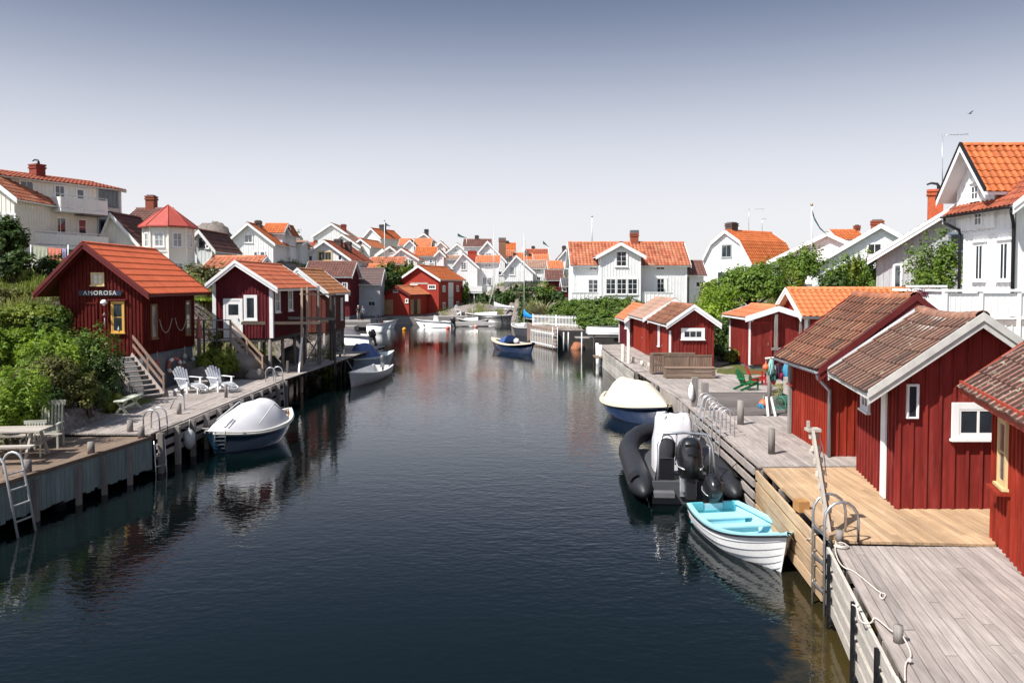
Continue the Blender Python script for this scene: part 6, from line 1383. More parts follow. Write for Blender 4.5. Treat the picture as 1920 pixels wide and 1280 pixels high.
for i, (px, py, Y, r, sc, m_, lb_) in enumerate(((345, 668, 34.7, .10, (1, 1, 1.1), CRM, 'cream net float hanging highest on the stone wall'), (349, 680, 34.6, .09, (1, 1, 1), CRM, 'round cream float just under the highest one'), (365, 674, 35.6, .1, (1, 1, 1), WHITE, 'white round float at the right corner of the stone wall'),
        (358, 695, 34.9, .085, (1, 1, 3.2), CRM, 'long cream cylinder fender hanging on the stone wall'), (281, 680, 32.0, .09, (1, 1, 1.2), LBR, 'small reddish float on the stone wall nearest the stairs'), (285, 692, 32.0, .1, (1, 1, .9), paint('pinkish_net', (.45, .24, .2, 1), .8), 'pinkish float lower on the stone wall by the stairs'))):
    q = at(px, py, Y); hang(lb_, (wallx + .12, Y, q.z), r, sc, m_, .35, group='floats on the stone wall')
rope('blue-green rope line with fishing net along the top of the stone wall', [(wallx + .08, 31.2, 2.55), (wallx + .1, 32.2, 2.5), (wallx + .08, 33.4, 2.58), (wallx + .1, 34.8, 2.5), (wallx + .08, 35.9, 2.6)], .02, mat=paint('teal_rope', (.06, .18, .22, 1), .8))
for u0, u1, lb_ in ((32.4, 33.6, 'white rope garland on the red wall nearer the front corner'), (33.9, 35.1, 'white rope garland on the red wall nearer the far corner')):
    rope(lb_, [(wallx + .06, u0, 3.95), (wallx + .06, u0 + .25, 3.55), (wallx + .06, (u0 + u1) / 2, 3.38), (wallx + .06, u1 - .25, 3.55), (wallx + .06, u1, 3.95)], .014)
lm = thing('wall_lamp', 'white dome wall lamp under the AMOROSA sign', 'lamp', (-15.82, 30.86, 4.66))
m = MB(); m.lathe([(0, .13), (.05, .125), (.10, .08), (.125, .02), (.13, -.02), (.10, -.03)], n=16); m.ball((0, 0, -.05), .06, 10); m.build('shade', WHITE, lm); m = MB(); m.beam((0, .02, .1), (0, .18, .12), .03, .03); m.build('bracket', BLACKP, lm)
be = thing('wind_chime', 'small brown bell with a hanging white tube below the wall lamp', 'bell', (-15.82, 30.9, 4.18))
m = MB(); m.lathe([(.015, .12), (.03, .1), (.08, .02), (.1, -.02), (.06, -.03)], n=12); m.build('bell', paint('brown_metal', (.12, .05, .04, 1), .5), be); m = MB(); m.tube([(0, 0, -.03), (0, 0, -.5)], .018, 6); m.build('tube', ALU, be); m = MB(); m.beam((0, .02, .12), (0, .13, .12), .02, .02); m.build('bracket', BLACKP, be)
f1 = fch1['f']
m = MB(); f1.box(m, .3, 1.02, 2.13, 2.18, .0, .14); m.build('window_hood', REDT, hut1)
m = MB(); f1.box(m, -1.35, -.15, 2.0, 2.06, .03, .05); f1.box(m, -1.35, -1.3, 0, 2.0, .03, .05); f1.box(m, -.2, -.15, 0, 2.0, .03, .05); m.build('shutter_frame', DRED, hut1)
bt_ = thing('bottle', 'small pale bottle on the sill of the ochre window', 'bottle', (-15.33, 30.98, 3.56)); m = MB(); m.lathe([(.0, 0), (.03, 0), (.03, .1), (.012, .14), (.012, .18), (0, .18)], n=8); m.build('glass_body', PALEG, bt_)
# laundry, picket fence
def cloth(label, a, b, drop, mat, name='towel'):
    a = Vector(a); b = Vector(b); rows = []
    for i in range(9):
        v = i / 8; rows.append([a.lerp(b, u / 12) + Vector((0, .05 * sin(u * 1.9 + v * 2) * v, -drop * v + .03 * sin(u * .9) * v)) for u in range(13)])
    m = MB(); m.grid(rows); back = [[p + Vector((0, .012, 0)) for p in r_] for r_ in rows]; m.grid([r_[::-1] for r_ in back]); return solo(name, m, mat, label, 'towel', group='laundry below the long balcony')
Yl = 47
cloth('beige-green towel at the left of the laundry line', at(62, 461, Yl), at(89, 464, Yl), .75, paint('beige_cloth', (.42, .44, .33, 1), .9, .15)); cloth('salmon pink towel in the middle of the laundry line', at(90, 464, Yl), at(115, 466, Yl), .7, paint('salmon_cloth', (.68, .22, .16, 1), .9, .12))
cloth('lavender towel at the right of the laundry line', at(116.5, 465, Yl), at(124, 467, Yl), .6, paint('lavender_cloth', (.42, .38, .6, 1), .9, .12))
lnp = thing('laundry_line', 'clothes line with posts carrying three towels', 'clothes line', at(90, 490, Yl)); m = MB(); m.tube([at(58, 460.5, Yl), at(90, 463.5, Yl), at(128, 465, Yl)], .01, 5); m.build('line', ROPE, lnp, off=lnp.location)
for px in (58, 128): m = MB(); m.tube([at(px, 459, Yl), at(px, 500, Yl)], .035, 6); m.build('post', WHITE, lnp, off=lnp.location)
def picket(label, a, b, h, n, mat=WHITE, pw_=.07, group=None, z=None):
    a = Vector(a); b = Vector(b); t = thing('picket_fence', label, 'fence', a); d = (b - a); m = MB()
    for k in range(n): p = a + d * (k + .5) / n; m.beam(p, p + Vector((0, 0, h)), pw_, .02, up=(d.y, -d.x, 0))
    m.build('pickets', mat, t, off=a); m = MB()
    for f in (.2, .82): m.beam(a + Vector((0, .03, h * f)), b + Vector((0, .03, h * f)), .03, .08)
    m.build('rails', mat, t, off=a)
    for f in (0, .5, 1): m = MB(); p = a + d * f + Vector((0, .06, 0)); m.beam(p - Vector((0, 0, .4)), p + Vector((0, 0, h + .05)), .1, .1, up=(0, 1, 0)); m.build('post', mat, t, off=a)
    return t
pa, pb_ = at(38, 505, 45), at(88, 507, 45); picket('short white picket fence beside the dark bush at the left edge', pa, pb_, .55, 18)
# ---- quay with white fences
m = MB(); m.poly([(3.8, 66.3), (9.5, 65.4), (9.5, 66.3), (3.8, 66.9)], -1, 1.5); solo('retaining_wall', m, paint('shade_dark_stone', (.04, .036, .033, 1), .9, .3), 'stone wall coloured dark for the shade behind the rough plank jetty', 'wall')  # near-black wall colour stands for the shade behind the jetty
# in the middle
PINKC = paint('pinkish_concrete', (.27, .19, .15, 1), .9, .35, scale=2)
mb = MB(); mb.poly([(3.62, 65.0), (3.75, 67.0), (10.5, 66.5), (11, 70), (4.3, 77), (1.45, 76.5), (2.0, 70.6)], -1, 1.62)
solo('quay', mb, PINKC, 'low pinkish stone quay below the white picket fence', 'quay')
pa = Vector((1.75, 73.0, 1.62)); pb2 = gp(1089, 614, 1.65); picket('long white picket fence on the stone quay before the hedge', (1.9, 72.5, 1.63), (pb2.x, pb2.y, 1.63), 1.0, 34, pw_=.055)
pf = thing('slatted_screen', 'white upright slatted screen facing the water below the quay', 'screen', (2.0, 70.2, 0)); m = MB(); A_s, B_s = Vector((1.62, 70.6)), Vector((3.4, 64.8))
for k in range(14): p = A_s.lerp(B_s, (k + .5) / 14); m.beam((p.x, p.y, .12), (p.x, p.y, 1.5), .03, .06, up=(1, 0, 0))
m.build('slats', PALEG, pf, off=pf.location)
m = MB(); m.beam((A_s.x + .06, A_s.y, 1.3), (B_s.x + .06, B_s.y, 1.3), .05, .1); m.beam((A_s.x + .06, A_s.y, .3), (B_s.x + .06, B_s.y, .3), .05, .1); m.build('rails', WHITE, pf, off=pf.location)
ladder('white ladder fixed at the near end of the slatted screen', (3.5, 64.7, 1.9), (3.5, 64.6, -.2), .4, 7, .03, WHITE, side=(1, 0, 0))
m = MB(); q0, q1 = gp(1080, 633, 1.3), gp(1160, 634, 1.3); jt = thing('jetty', 'rough plank jetty at the foot of the hedge with dark space below', 'jetty', (q0.x, q0.y, 0))
m = MB(); [m.bx(q0.x, q1.x + .6, q0.y + .26 * k, q0.y + .26 * k + .24, 1.24, 1.3) for k in range(6)]; m.build('planks', wood('grey_quay_boards', (0,)*4, (0,)*4), jt, off=jt.location)
for px in (1049, 1057, 1080, 1101): q = gp(px, 655, 0); m = MB(); m.tube([(q.x, 60.1, .3 if px < 1070 else -1), (q.x, 60.1, 1.75)], .045, 8); m.build('post', PALEG if px < 1090 else DKWOOD, jt, off=jt.location)
jt2 = thing('jetty', 'low short jetty between the two leaning white posts and the small sheds', 'jetty', (5.0, 51.6, 0)); m = MB(); [m.bx(5.35, 6.4, 51.0 + .25 * k, 51.23 + .25 * k, .62, .68) for k in range(7)]; m.build('planks', wood('brown_weathered_wood', (0,)*4, (0,)*4), jt2, off=jt2.location)
for i, (px, pt, pb) in enumerate(((1119.5, 643, 682), (1125.5, 646, 686))): q = gp(px, pb, 0); zt = at(px, pt, q.y).z; m = MB(); m.tube([(q.x + .06, q.y, -1), (q.x, q.y, zt)], .11, 10); solo('mooring_post', m, WHITE, ('left of the two white posts standing in the water by the low jetty', 'right of the two white posts standing in the water by the low jetty')[i], 'post')
for i, (px, pt, pb, lb_) in enumerate(((1168, 645, 676, 'left of the two tall pale posts at the corner by the small sheds'), (1178.5, 648, 680, 'right of the two tall pale posts at the corner by the small sheds'), (1186.5, 669, 679, 'first short pale bollard on the shed deck'), (1204, 676, 685, 'second short pale bollard on the shed deck'), (1217.5, 680, 688, 'third short pale bollard on the shed deck'))):
    q = gp(px, pb, 1.2); zt = at(px, pt, q.y).z; m = MB(); m.tube([(q.x, q.y, 1.15 if i > 1 else -.5), (q.x, q.y, zt)], .09, 10); solo('mooring_post', m, paint('pale_cream_post', (.60, .55, .46, 1), .7, .15), lb_, 'post', group='pale posts on the shed deck')
# slatted bench box
bn = thing('storage_bench', 'brown slatted bench with a storage box seat facing the camera on the sunlit deck', 'bench', (7.92, 35.6, 1.19)); SL = wood('brown_bench_slats', (.16, .11, .08, 1), (.32, .235, .175, 1), 2); SLH = wood('brown_bench_boards', (.18, .12, .09, 1), (.34, .25, .185, 1), 0)
m = MB(); [m.bx(-1.05, 1.12, -.3, -.26, .03 + .14 * k, .155 + .14 * k) for k in range(3)]; m.bx(-1.08, 1.15, -.33, .22, .45, .49); m.bx(-1.06, -1.02, -.26, .2, .02, .45); m.bx(1.1, 1.14, -.26, .2, .02, .45); m.build('box_seat', SLH, bn)
m = MB(); [m.bx(-1.03 + .107 * k, -.94 + .107 * k, .22, .25, .5, .95) for k in range(20)]; m.bx(-1.08, 1.12, .2, .29, .95, 1.01); m.bx(-1.08, -1.02, .22, .29, .0, .95); m.bx(.0, .05, .19, .23, .5, .95); m.build('backrest', SL, bn)
b2 = thing('storage_bench', 'second bench seen from behind its back boards, standing against the first bench', 'bench', (7.55, 36.9, 1.19)); m = MB(); [m.bx(-1.0 + .107 * k, -.91 + .107 * k, .0, .03, .1, .95) for k in range(18)]; m.bx(-1.05, .95, -.03, .06, .95, 1.02); m.bx(-1.05, -.98, -.02, .6, 0, .95); m.build('backrest', SL, b2); m = MB(); m.bx(-1.0, .9, .06, .6, .38, .43); m.build('seat', SLH, b2)
# coloured chairs
GRN = paint('green_plastic_paint', (.01, .15, .045, 1), .5, .1); RDP = paint('red_plastic_paint', (.38, .02, .022, 1), .5, .1)
q = g(1403, 730, 1.2); adirondack('small green garden chair at the edge of the dark ramp', (q.x, q.y, 1.21), 1.9, GRN, rest=False, sc=.85)
q = g(1418, 722, 1.2); adirondack('small red garden chair behind the green one', (q.x + .15, q.y + .35, 1.2), 1.5, RDP, rest=False, sc=.9)
# gear pole with its hanging things
q = g(1441.5, 779, 1.2); PX, PY = q.x, q.y
gp_ = thing('gear_pole', 'upright timber pole with a crossbar hung with floats and rope, white props at its foot', 'pole', q)
m = MB(); m.tube([(0, 0, 0), (.02, 0, 1.85)], .065, 10); m.build('pole', GREYV, gp_)
m = MB(); m.tube([(-.15, -.05, 1.83), (.25, .0, 1.86), (.95, .05, 1.75)], .035, 8); m.build('crossbar', paint('pale_cream_post', (0,)*4), gp_)
for a_, b_ in (((-.06, -.12, .0), (-.10, -.03, .62)), ((.17, -.12, 0), (.04, -.04, .62))): m = MB(); m.beam(a_, b_, .07, .03, up=(0, 1, 0)); m.build('prop', WHITE, gp_)
OB = paint('orange_float', (.70, .14, .05, 1), .4, .08); RB = paint('red_float', (.60, .02, .03, 1), .35, .08); MG = paint('magenta_float', (.42, .03, .09, 1), .35, .08)
for px, py, r, sc, m_, lb_ in ((1435.5, 688, .105, (1, 1, 1), OB, 'orange float left of the pale rope bundle'), (1450, 713, .10, (.8, .8, 1.35), RB, 'long red float hanging lowest from the crossbar'), (1462, 703.5, .125, (.9, .9, 1.1), MG, 'magenta float in the middle of the crossbar'), (1475.5, 694, .12, (1, 1, .95), paint('vermilion_float', (.62, .05, .03, 1), .35, .08), 'bright red ball float near the boathouse eave')):
    c = at(px, py, PY); hang(lb_, (c.x, PY - .02, c.z), r, sc, m_, max(.1, 3.02 - c.z - r), group='floats on the gear pole')
def bundle(label, px, py, r, h, mat, n=26, name='rope_bundle'):
    c = at(px, py, PY); t = MB()
    for k in range(n):
        a = R.random() * 2 * pi; x = r * R.random() * cos(a); y = r * R.random() * sin(a); z0 = h / 2 * R.uniform(.7, 1)
        t.tube([(x * .3, y * .3, z0), (x + R.uniform(-.04, .04), y, 0), (x * 1.3, y * 1.3, -h / 2 * R.uniform(.6, 1)), (x * 1.3 + .05, y * 1.2, -h * .3), (x * .4 + .03, y * .4, h * .45)], .016, 5)
    o = t.build(name, mat); o.location = (c.x, PY - .08, c.z); return tag(o, label, 'rope')
bundle('pale turquoise rope bundle hanging on the pole', 1446, 688, .14, .62, paint('pale_turquoise_rope', (.28, .50, .46, 1), .8, .2)); bundle('blue rope bundle hanging between the magenta and red floats', 1470, 698, .09, .58, paint('blue_rope', (.05, .26, .42, 1), .8, .2)); bundle('dark purple net bundle hanging beside the turquoise rope', 1456, 690, .08, .7, paint('dark_net', (.05, .02, .04, 1), .9)); bundle('dark green net end below the turquoise rope', 1447, 706, .07, .3, paint('dark_green_net', (.03, .10, .08, 1), .9))
pt = thing('plant_pot', 'large grey pot with a green plant beside the wall of the tiled boathouse', 'plant pot', at(1490, 708, 23.6)); m = MB(); m.lathe([(0, 0), (.17, 0), (.23, .42), (.24, .45), (.2, .44), (.18, .38), (0, .38)], n=18); m.build('pot', paint('grey_pot', (.36, .37, .38, 1), .6), pt)
C, N, T = crown_points([((0, 0, .55), (.28, .28, .2))], 500, .3, .3, 14); leaf_mesh('foliage', C, np.full(len(C), .07), N, T, G_YEL, pt); m = MB(); m.box((0, 0, -.25), (.5, .5, .5)); pt_b = m.build('stand', GREYWD, pt)
# lobster pots: rounded net frames
def pot(label, loc, rx, rz, mat, net, s=1.0, dark=None, group='lobster pots'):
    t = thing('lobster_pot', label, 'lobster pot', loc, rz, group); t.rotation_euler = (rx, 0.0, rz); m = MB(); L, W_, H = .85 * s, .5 * s, .42 * s
    arch = lambda x: [(x, W_ / 2 * cos(a), (H * sin(a)) ) for a in [pi * k / 10 for k in range(11)]]
    for x in (-L / 2, 0, L / 2): m.tube(arch(x), .014, 6)
    for y, z in ((W_ / 2, 0), (-W_ / 2, 0), (0, H), (W_ * .36, H * .7), (-W_ * .36, H * .7)): m.tube([(-L / 2, y, z), (L / 2, y, z)], .014, 6)
    [m.tube([(x, -W_ / 2, 0), (x, W_ / 2, 0)], .014, 6) for x in (-L / 2, -L / 4, 0, L / 4, L / 2)]; m.build('frame', mat, t); m = MB()
    for k in range(17): m.tube([(-L / 2 + L * k / 16, y, z) for _, y, z in arch(0)], .0045, 4)
    for a in [pi * k / 14 for k in range(15)]: m.tube([(-L / 2, W_ / 2 * cos(a), H * sin(a)), (L / 2, W_ / 2 * cos(a), H * sin(a))], .0045, 4)
    for k in range(11): m.tube([(-L / 2 + L * k / 10, -W_ / 2, 0), (-L / 2 + L * k / 10, W_ / 2, 0)], .0045, 4); 
    for k in range(6): m.tube([(-L / 2, -W_ / 2 + W_ * k / 5, 0), (L / 2, -W_ / 2 + W_ * k / 5, 0)], .0045, 4)
    m.build('netting', net, t)
    for x in (-L / 4, L / 4): m = MB(); ring(m, (x, -W_ * .5, H * .45), .09 * s, .016, 16, 6); m.build('entrance_ring', dark or net, t)
    return t
NETG = paint('green_netting', (.05, .20, .15, 1), .8, .2); NETB = paint('brown_netting', (.18, .16, .11, 1), .8, .2)
for px, py, z, rx, rz, s, m_, lb_ in ((1457, 752, 1.3, .5, .9, 1.25, NETB, 'brown netted lobster pot tipped against the gear pole'), (1476, 766, 1.22, .25, .6, 1.1, NETG, 'green lobster pot with two round openings at the front'), (1484, 748, 1.45, .6, .8, 1.05, NETG, 'green lobster pot leaning on the pile under the pot plant'), (1470, 738, 1.6, .2, .3, .9, paint('olive_netting', (.22, .22, .06, 1), .8), 'olive lobster pot on top of the stack')):
    c = g(px, py, z); pot(lb_, (c.x, c.y, z), rx, rz, m_, m_, s, BLACKP)
fl_ = hang('faded orange float lying on the deck by the gear pole', (g(1431, 765, 1.2).x, g(1431, 765, 1.2).y, 1.36), .15, (1, 1, .9), OB, .12); bundle('blue and turquoise rope end lying by the orange float', 1424, 760, .07, .18, paint('blue_rope', (0,)*4), 10)
# posts and ladders on the right
for args in (('square-cut weathered mooring post on the grey landing, with a shadow to its right', 1446.5, 850, 1.2, .62, .085), ('thick weathered post beside the row of ladders', 1388.5, 795, 1.2, .72, .10)): bollard(*args)
for px, pt_, pb, lb_, Y0 in ((1303, 707, 765, 'left of the twin grey posts behind the ladders', 27.2), (1322, 717, 775, 'right of the twin grey posts behind the ladders', 26.4)):
    a = at(px, pt_, Y0); m = MB(); m.beam((a.x, Y0, -.5), (a.x, Y0, a.z), .2, .2, up=(0, 1, 0)); solo('mooring_post', m, GREYV, lb_, 'post')
hang('white fender tied to the left twin post', (at(1296, 735, 27.1).x, 27.1, at(1296, 735, 27.1).z), .1, (1, 1, 3.0), WHITE, .15, 'fender', 'fender')
hang('black fender hanging on the pale board wall', (6.0, 32.6, .95), .1, (1, 1, 2.4), BLACKP, .2, 'fender', 'fender')
for (px, pt_, Y0, bx_, lb_) in ((1338, 739, 24.6, -.45, 'tall ladder with high hoops, farthest of the four ladders'), (1347, 744, 24.0, -.42, 'second tall hooped ladder beside the farthest one'), (1356, 757, 23.0, -.15, 'third ladder with square hoops'), (1376, 766, 22.0, -.12, 'ladder with low hoops nearest the camera in the row of four')):
    a = at(px, pt_, Y0); ladder(lb_, (edge_x(Y0) - .08, Y0, a.z - .2), (edge_x(Y0) + bx_ - .1, Y0 - .15, -.6), .42, 8, .016, ALU, hoop=(.38, 0, 0), side=(0, 1, 0), group='hooped ladders on the right dock')
m = MB(); c = g(1497, 958, 1.2); m.box((c.x + .05, c.y, 1.31), (.2, .26, .2), rz=.1); solo('wood_block', m, wood('orange_pine_block', (.42, .20, .07, 1), (.60, .33, .13, 1), 1, .6), 'square block of orange pine at the edge of the new deck', 'block')
m = MB(); m.beam((5.32, 12.95, 1.235), (5.62, 16.1, 1.235), .22, .06); solo('edge_plank', m, NEWW, 'loose pine plank along the edge of the new deck', 'plank')
c = g(1573, 1017, 1.2); bollard('short white-topped bollard with rope wound round it by the hooped ladder', 1574, 1016, 1.2, .2, .06); bollard('short bollard at the near deck edge with the rope knotted to it', 1684, 1203, 1.2, .2, .055)
ladder('steel ladder with two arched handles between the golden and grey decks', (edge_x(13.1) - .12, 13.1, 1.55), (edge_x(13.1) - .14, 13.0, -.8), .5, 5, .024, STEEL, hoop=(.55, 0, 0), side=(0, 1, 0))
# tall narrow cleated ladder
tl = thing('tall_ladder', 'tall narrow bleached wooden ladder with cleats standing at the dock edge', 'ladder', (5.12, 13.35, 0)); BL = wood('bleached_wood', (.48, .42, .35, 1), (.72, .66, .58, 1), 2); BLB = wood('bleached_brown_wood', (.34, .20, .11, 1), (.52, .34, .20, 1), 2)
a = at(1524, 805, 13.5) - Vector((5.12, 13.35, 0))
for dx_, mt in ((-.035, BL), (.04, BLB)): m = MB(); m.beam((dx_ + .34, dx_ - .3, .25), (a.x + dx_, a.y + dx_ * 2, a.z), .045, .09, up=(0, 1, 0)); m.build('rail', mt, tl)
for k in range(13): p = Vector((.34, -.3, .35)).lerp(a, k / 12.5); m = MB(); m.beam(p + Vector((-.08, -.04, 0)), p + Vector((.08, .06, 0)), .05, .09); m.build('rung', BL, tl)
m = MB(); m.box(a + Vector((.0, 0, .0)), (.22, .2, .05)); m.box(a + Vector((-.08, 0, .1)), (.04, .05, .1)); m.box(a + Vector((.04, 0, -.38)), (.16, .14, .06)); m.tube([a + Vector((.08, 0, 0)), a + Vector((.2, .02, -.4)), a + Vector((.25, .02, -.8))], .008, 5); m.build('head', BL, tl)
# ropes on the near deck
z = 1.215
P = [gp(px, py, z) for px, py in ((1568, 1012), (1566, 1030), (1572, 1050), (1583, 1063), (1600, 1070), (1622, 1087), (1646, 1107), (1660, 1114), (1655, 1122), (1650, 1117), (1652, 1110))]
rope('white rope trailing from the bollard across the near grey deck to a loop', P, .010)
cc = gp(1578, 1024, z); rope('small coil of white rope beside the white-topped bollard', [(cc.x + .12 * cos(a) * (1 - a / 40), cc.y + .1 * sin(a), z + a * .002) for a in [k * .7 for k in range(30)]], .010, 'rope_coil')
P = [gp(1598, 1133, 1.21), gp(1606, 1138, 1.23), gp(1612, 1160, 1.2), gp(1622, 1168, 1.2), gp(1634, 1166, 1.21), gp(1642, 1158, 1.23), gp(1672, 1182, 1.26), gp(1686, 1184, 1.32), gp(1700, 1205, 1.23), gp(1708, 1228, 1.22), gp(1698, 1245, 1.22), gp(1697, 1275, 1.22)]
rope('knotted white rope along the near dock edge passing the second bollard', P, .010)
for c, lb_ in ((gp(1608, 1134, 1.24), 'frayed rope knot on the second black fender strip'), (gp(1706, 1237, 1.24), 'small rope knot nearest the camera on the dock edge')): m = MB(); m.ball(c, .028, 8, jit=.4); solo('rope_knot', m, ROPE, lb_, 'knot')
# flagpoles, masts on land, buoys, people, bird
def flagpole(label, px, ptop, pbot, Y, pen=None, pm=None, r=.05):
    t = thing('flagpole', label, 'flagpole', at(px, pbot, Y)); o = t.location.copy(); m = MB(); m.tube([at(px, pbot, Y), at(px, ptop, Y)], [r, r * .6], 8); m.build('pole', WHITE, t, off=o)
    m = MB(); m.ball(at(px, ptop, Y), r * 1.8, 8); m.build('finial', paint('brass_finial', (.4, .3, .1, 1), .4, metal=.6), t, off=o)
    if pen:
        P = [at(a, b, Y) for a, b in pen]; rows = [[p + Vector((0, .02 * i, 0)) for i, p in enumerate(P)], [p + Vector((0, .05 + .02 * i, -(.22 - .2 * i / (len(P) - 1)) * (Y / 60 + .3))) for i, p in enumerate(P)]]
        m = MB(); m.grid(rows); m.grid([[p + Vector((0, .02, 0)) for p in r_][::-1] for r_ in rows]); m.build('pennant', pm or paint('blue_green_pennant', (.05, .12, .14, 1), .8), t, off=o)
    return t
YP = paint('yellow_pennant', (.5, .42, .08, 1), .8)
flagpole('tall white flagpole with a long dark pennant beside the conical tree', 1522, 384, 500, 58, ((1522, 389), (1528, 408), (1538, 426), (1552, 440)), r=.06)
flagpole('white flagpole with a dark pennant on the village slope', 721, 414, 494, 122, ((721, 416), (726, 420), (732, 424)), r=.07)
flagpole('white flagpole behind the terracotta roof with a limp blue pennant', 1110, 406, 458, 92, ((1110.5, 409), (1111, 418), (1110.5, 426)), paint('deep_blue_pennant', (.03, .04, .15, 1), .8), r=.06)
flagpole('slim pole with a dark streamer over the left skyline houses', 875, 446, 462, 147, ((858, 437), (866, 442), (875, 446)), r=.05); flagpole('slim pole with a dark streamer left of the terracotta-roofed house', 1028, 462, 490, 130, ((1018, 451), (1023, 456), (1028, 462)), r=.05)
flagpole('slender white pole beside the orange hillside roof', 776, 448, 480, 132, r=.05)
for px, py, m_, lb_ in ((758, 619, paint('yellow_orange_buoy', (.75, .30, .02, 1), .4), 'yellow-orange buoy floating near the grey pier'), (840, 616.5, paint('coral_buoy', (.72, .12, .08, 1), .4), 'coral buoy beside the stern of the white speedboat'), (892, 613.5, paint('pale_pink_buoy', (.75, .33, .28, 1), .4), 'pale pink buoy off the end of the floating pontoon')):
    q = gp(px, py, 0); hang(lb_, (q.x, q.y, .1), .24, (1, 1, 1), m_, .12)
# ---------------------------------------------------------------- boats: x forward, z = 0 at the waterline
def hull_pts(L, B, sh, bow, stern, dr, tw, t, rake=.25, fmax=.42, bowp=1.7, full=.75):
    if t < fmax: q = (fmax - t) / fmax; f = 1 - (1 - tw) * q ** (2.0 if tw > .3 else 2.4)
    else: q = (t - fmax) / (1 - fmax); f = 1 - q ** bowp if q < 1 else 0
    f = max(f, .012); s = sh + bow * max(0, (t - .35) / .65) ** 2 + stern * max(0, (.4 - t) / .4) ** 2
    k = -dr * (1 - max(0, (t - .7) / .3) ** 3 * .9) * (1 if tw > .3 else 1 - max(0, (.3 - t) / .3) ** 3 * .9)
    return B / 2 * f, s, k
def boat_hull(parent, L, B, sh=.45, bow=.35, stern=.05, dr=.12, tw=.7, mat=None, strakes=0, rake=.3, fmax=.42, bowp=2.0, inner=None, rim=None, rimw=.07, floor=.12, srake=.0, band=None, bandmat=None, name='hull', nst=28, rimh=.03):
    out = []; inn = []; ro = []; ri = []; ns = strakes if strakes else 7
    def X(t, u): return -L / 2 + L * t - rake * (1 - u) * max(0, (t - .6) / .4) ** 2 + srake * (1 - u) * max(0, (.3 - t) / .3) ** 2
    for i in range(nst + 1):
        t = i / nst; hb, s, k = hull_pts(L, B, sh, bow, stern, dr, tw, t, rake, fmax, bowp)
        v = max(0, (t - .55) / .45) ** 1.3
        if tw < .3: v = max(v, max(0, (.4 - t) / .4) ** 1.3)
        def sec(u, m_=1.0):
            y = hb * m_ * ((sin(u * pi / 2) ** .62) * (1 - v) + u ** 1.15 * v); z = k + (s - k) * ((1 - cos(u * pi / 2)) ** .85 * (1 - v) + u * v); return y, z
        row = []
        for j in range(ns):
            for w_, u in ((0, j / ns), (1, (j + 1) / ns)):
                y, z = sec(u); o_ = .016 * (w_ == 1) if strakes else 0
                if strakes and j == ns - 1 and w_ == 1: o_ = 0
                if strakes: o_ = .018 * (1 - w_) if j else 0
                row.append((X(t, u), y + o_ * (hb > .05), z))
        out.append(row)
        n2 = 8; ir = []
        for j in range(n2 + 1):
            u = j / n2; y, z = sec(u); z = max(z, k + floor + dr * .6); ir.append((X(t, u) - (.03 if t > .97 else 0), max(y - .035, .0), z))
        inn.append(ir)
        y, z = sec(1); ro.append((X(t, 1) + (.02 if i == nst else 0), y + .02, z)); ri.append((X(t, 1) - (.06 if i == nst else 0), max(y - rimw, .0), z))
    mir = lambda rows: [[(x, -y, z) for x, y, z in r_][::-1] for r_ in rows]
    mb = MB(); mb.grid([r_ for r_ in out], smooth=not strakes); mb.grid(mir(out), smooth=not strakes)
    if tw > .02: r0 = out[0]; mb.add(r0 + [(x, -y, z) for x, y, z in r0[::-1]], [tuple(range(2 * len(r0)))], .5)
    h = mb.build(name, mat, parent)
    if inner is not None:
        mb = MB(); mb.grid([r_[::-1] for r_ in inn]); mb.grid([[(x, -y, z) for x, y, z in r_] for r_ in inn])
        r0 = [(x + .03, y, z) for x, y, z in inn[0]]; mb.add(r0 + [(x, -y, z) for x, y, z in r0[::-1]], [tuple(range(2 * len(r0) - 1, -1, -1))], .5); mb.build('interior', inner, parent)
    if rim is not None:
        mb = MB()
        for sgn in (1, -1):
            rows = []
            for a, b in zip(ro, ri):
                rows.append([(a[0], sgn * a[1], a[2] - .035), (a[0], sgn * (a[1] + .01), a[2] + rimh), (b[0], sgn * b[1], b[2] + rimh), (b[0], sgn * b[1], b[2] - .03)])
            mb.grid(rows if sgn > 0 else [r_[::-1] for r_ in rows], smooth=False)
        mb.build('gunwale', rim, parent)
    if band:
        mb = MB()
        for sgn in (1, -1): mb.tube([(a[0], sgn * (a[1] + .012), a[2] - .03) for a in ro], band, 6)
        mb.build('rubbing_strip', bandmat or BLACKP, parent)
    return ro, ri, out
def cover(parent, ro, prof, mat, i0=0, i1=None, name='cover', inset=.03, p=2.2, lift=.02, wr=.0):
    """cloth over the hull: prof(t) -> height of the ridge above the rim"""
    n = len(ro); i1 = n - 1 if i1 is None else i1; rows = []
    for i in range(i0, i1 + 1):
        x, y, z = ro[i]; t = (i - i0) / (i1 - i0); H = prof(t); y = max(y - inset, .01); r_ = []
        for k in range(-10, 11):
            v = k / 10; sg = abs(v) ** p; r_.append((x, y * (v if H < .1 else (abs(v) ** (1 + .25)) * (1 if v > 0 else -1)), z + lift + H * (1 - sg) + wr * sin(x * 9 + v * 5) * (1 - abs(v)) * H - .015 * (abs(k) == 10)))
        rows.append(r_)
    mb = MB(); mb.grid(rows)
    for r_ in (rows[0], rows[-1]):
        mb.add(r_ + [(r_[0][0], r_[0][1], r_[0][2])], [tuple(range(len(r_)))])
    return mb.build(name, mat, parent)
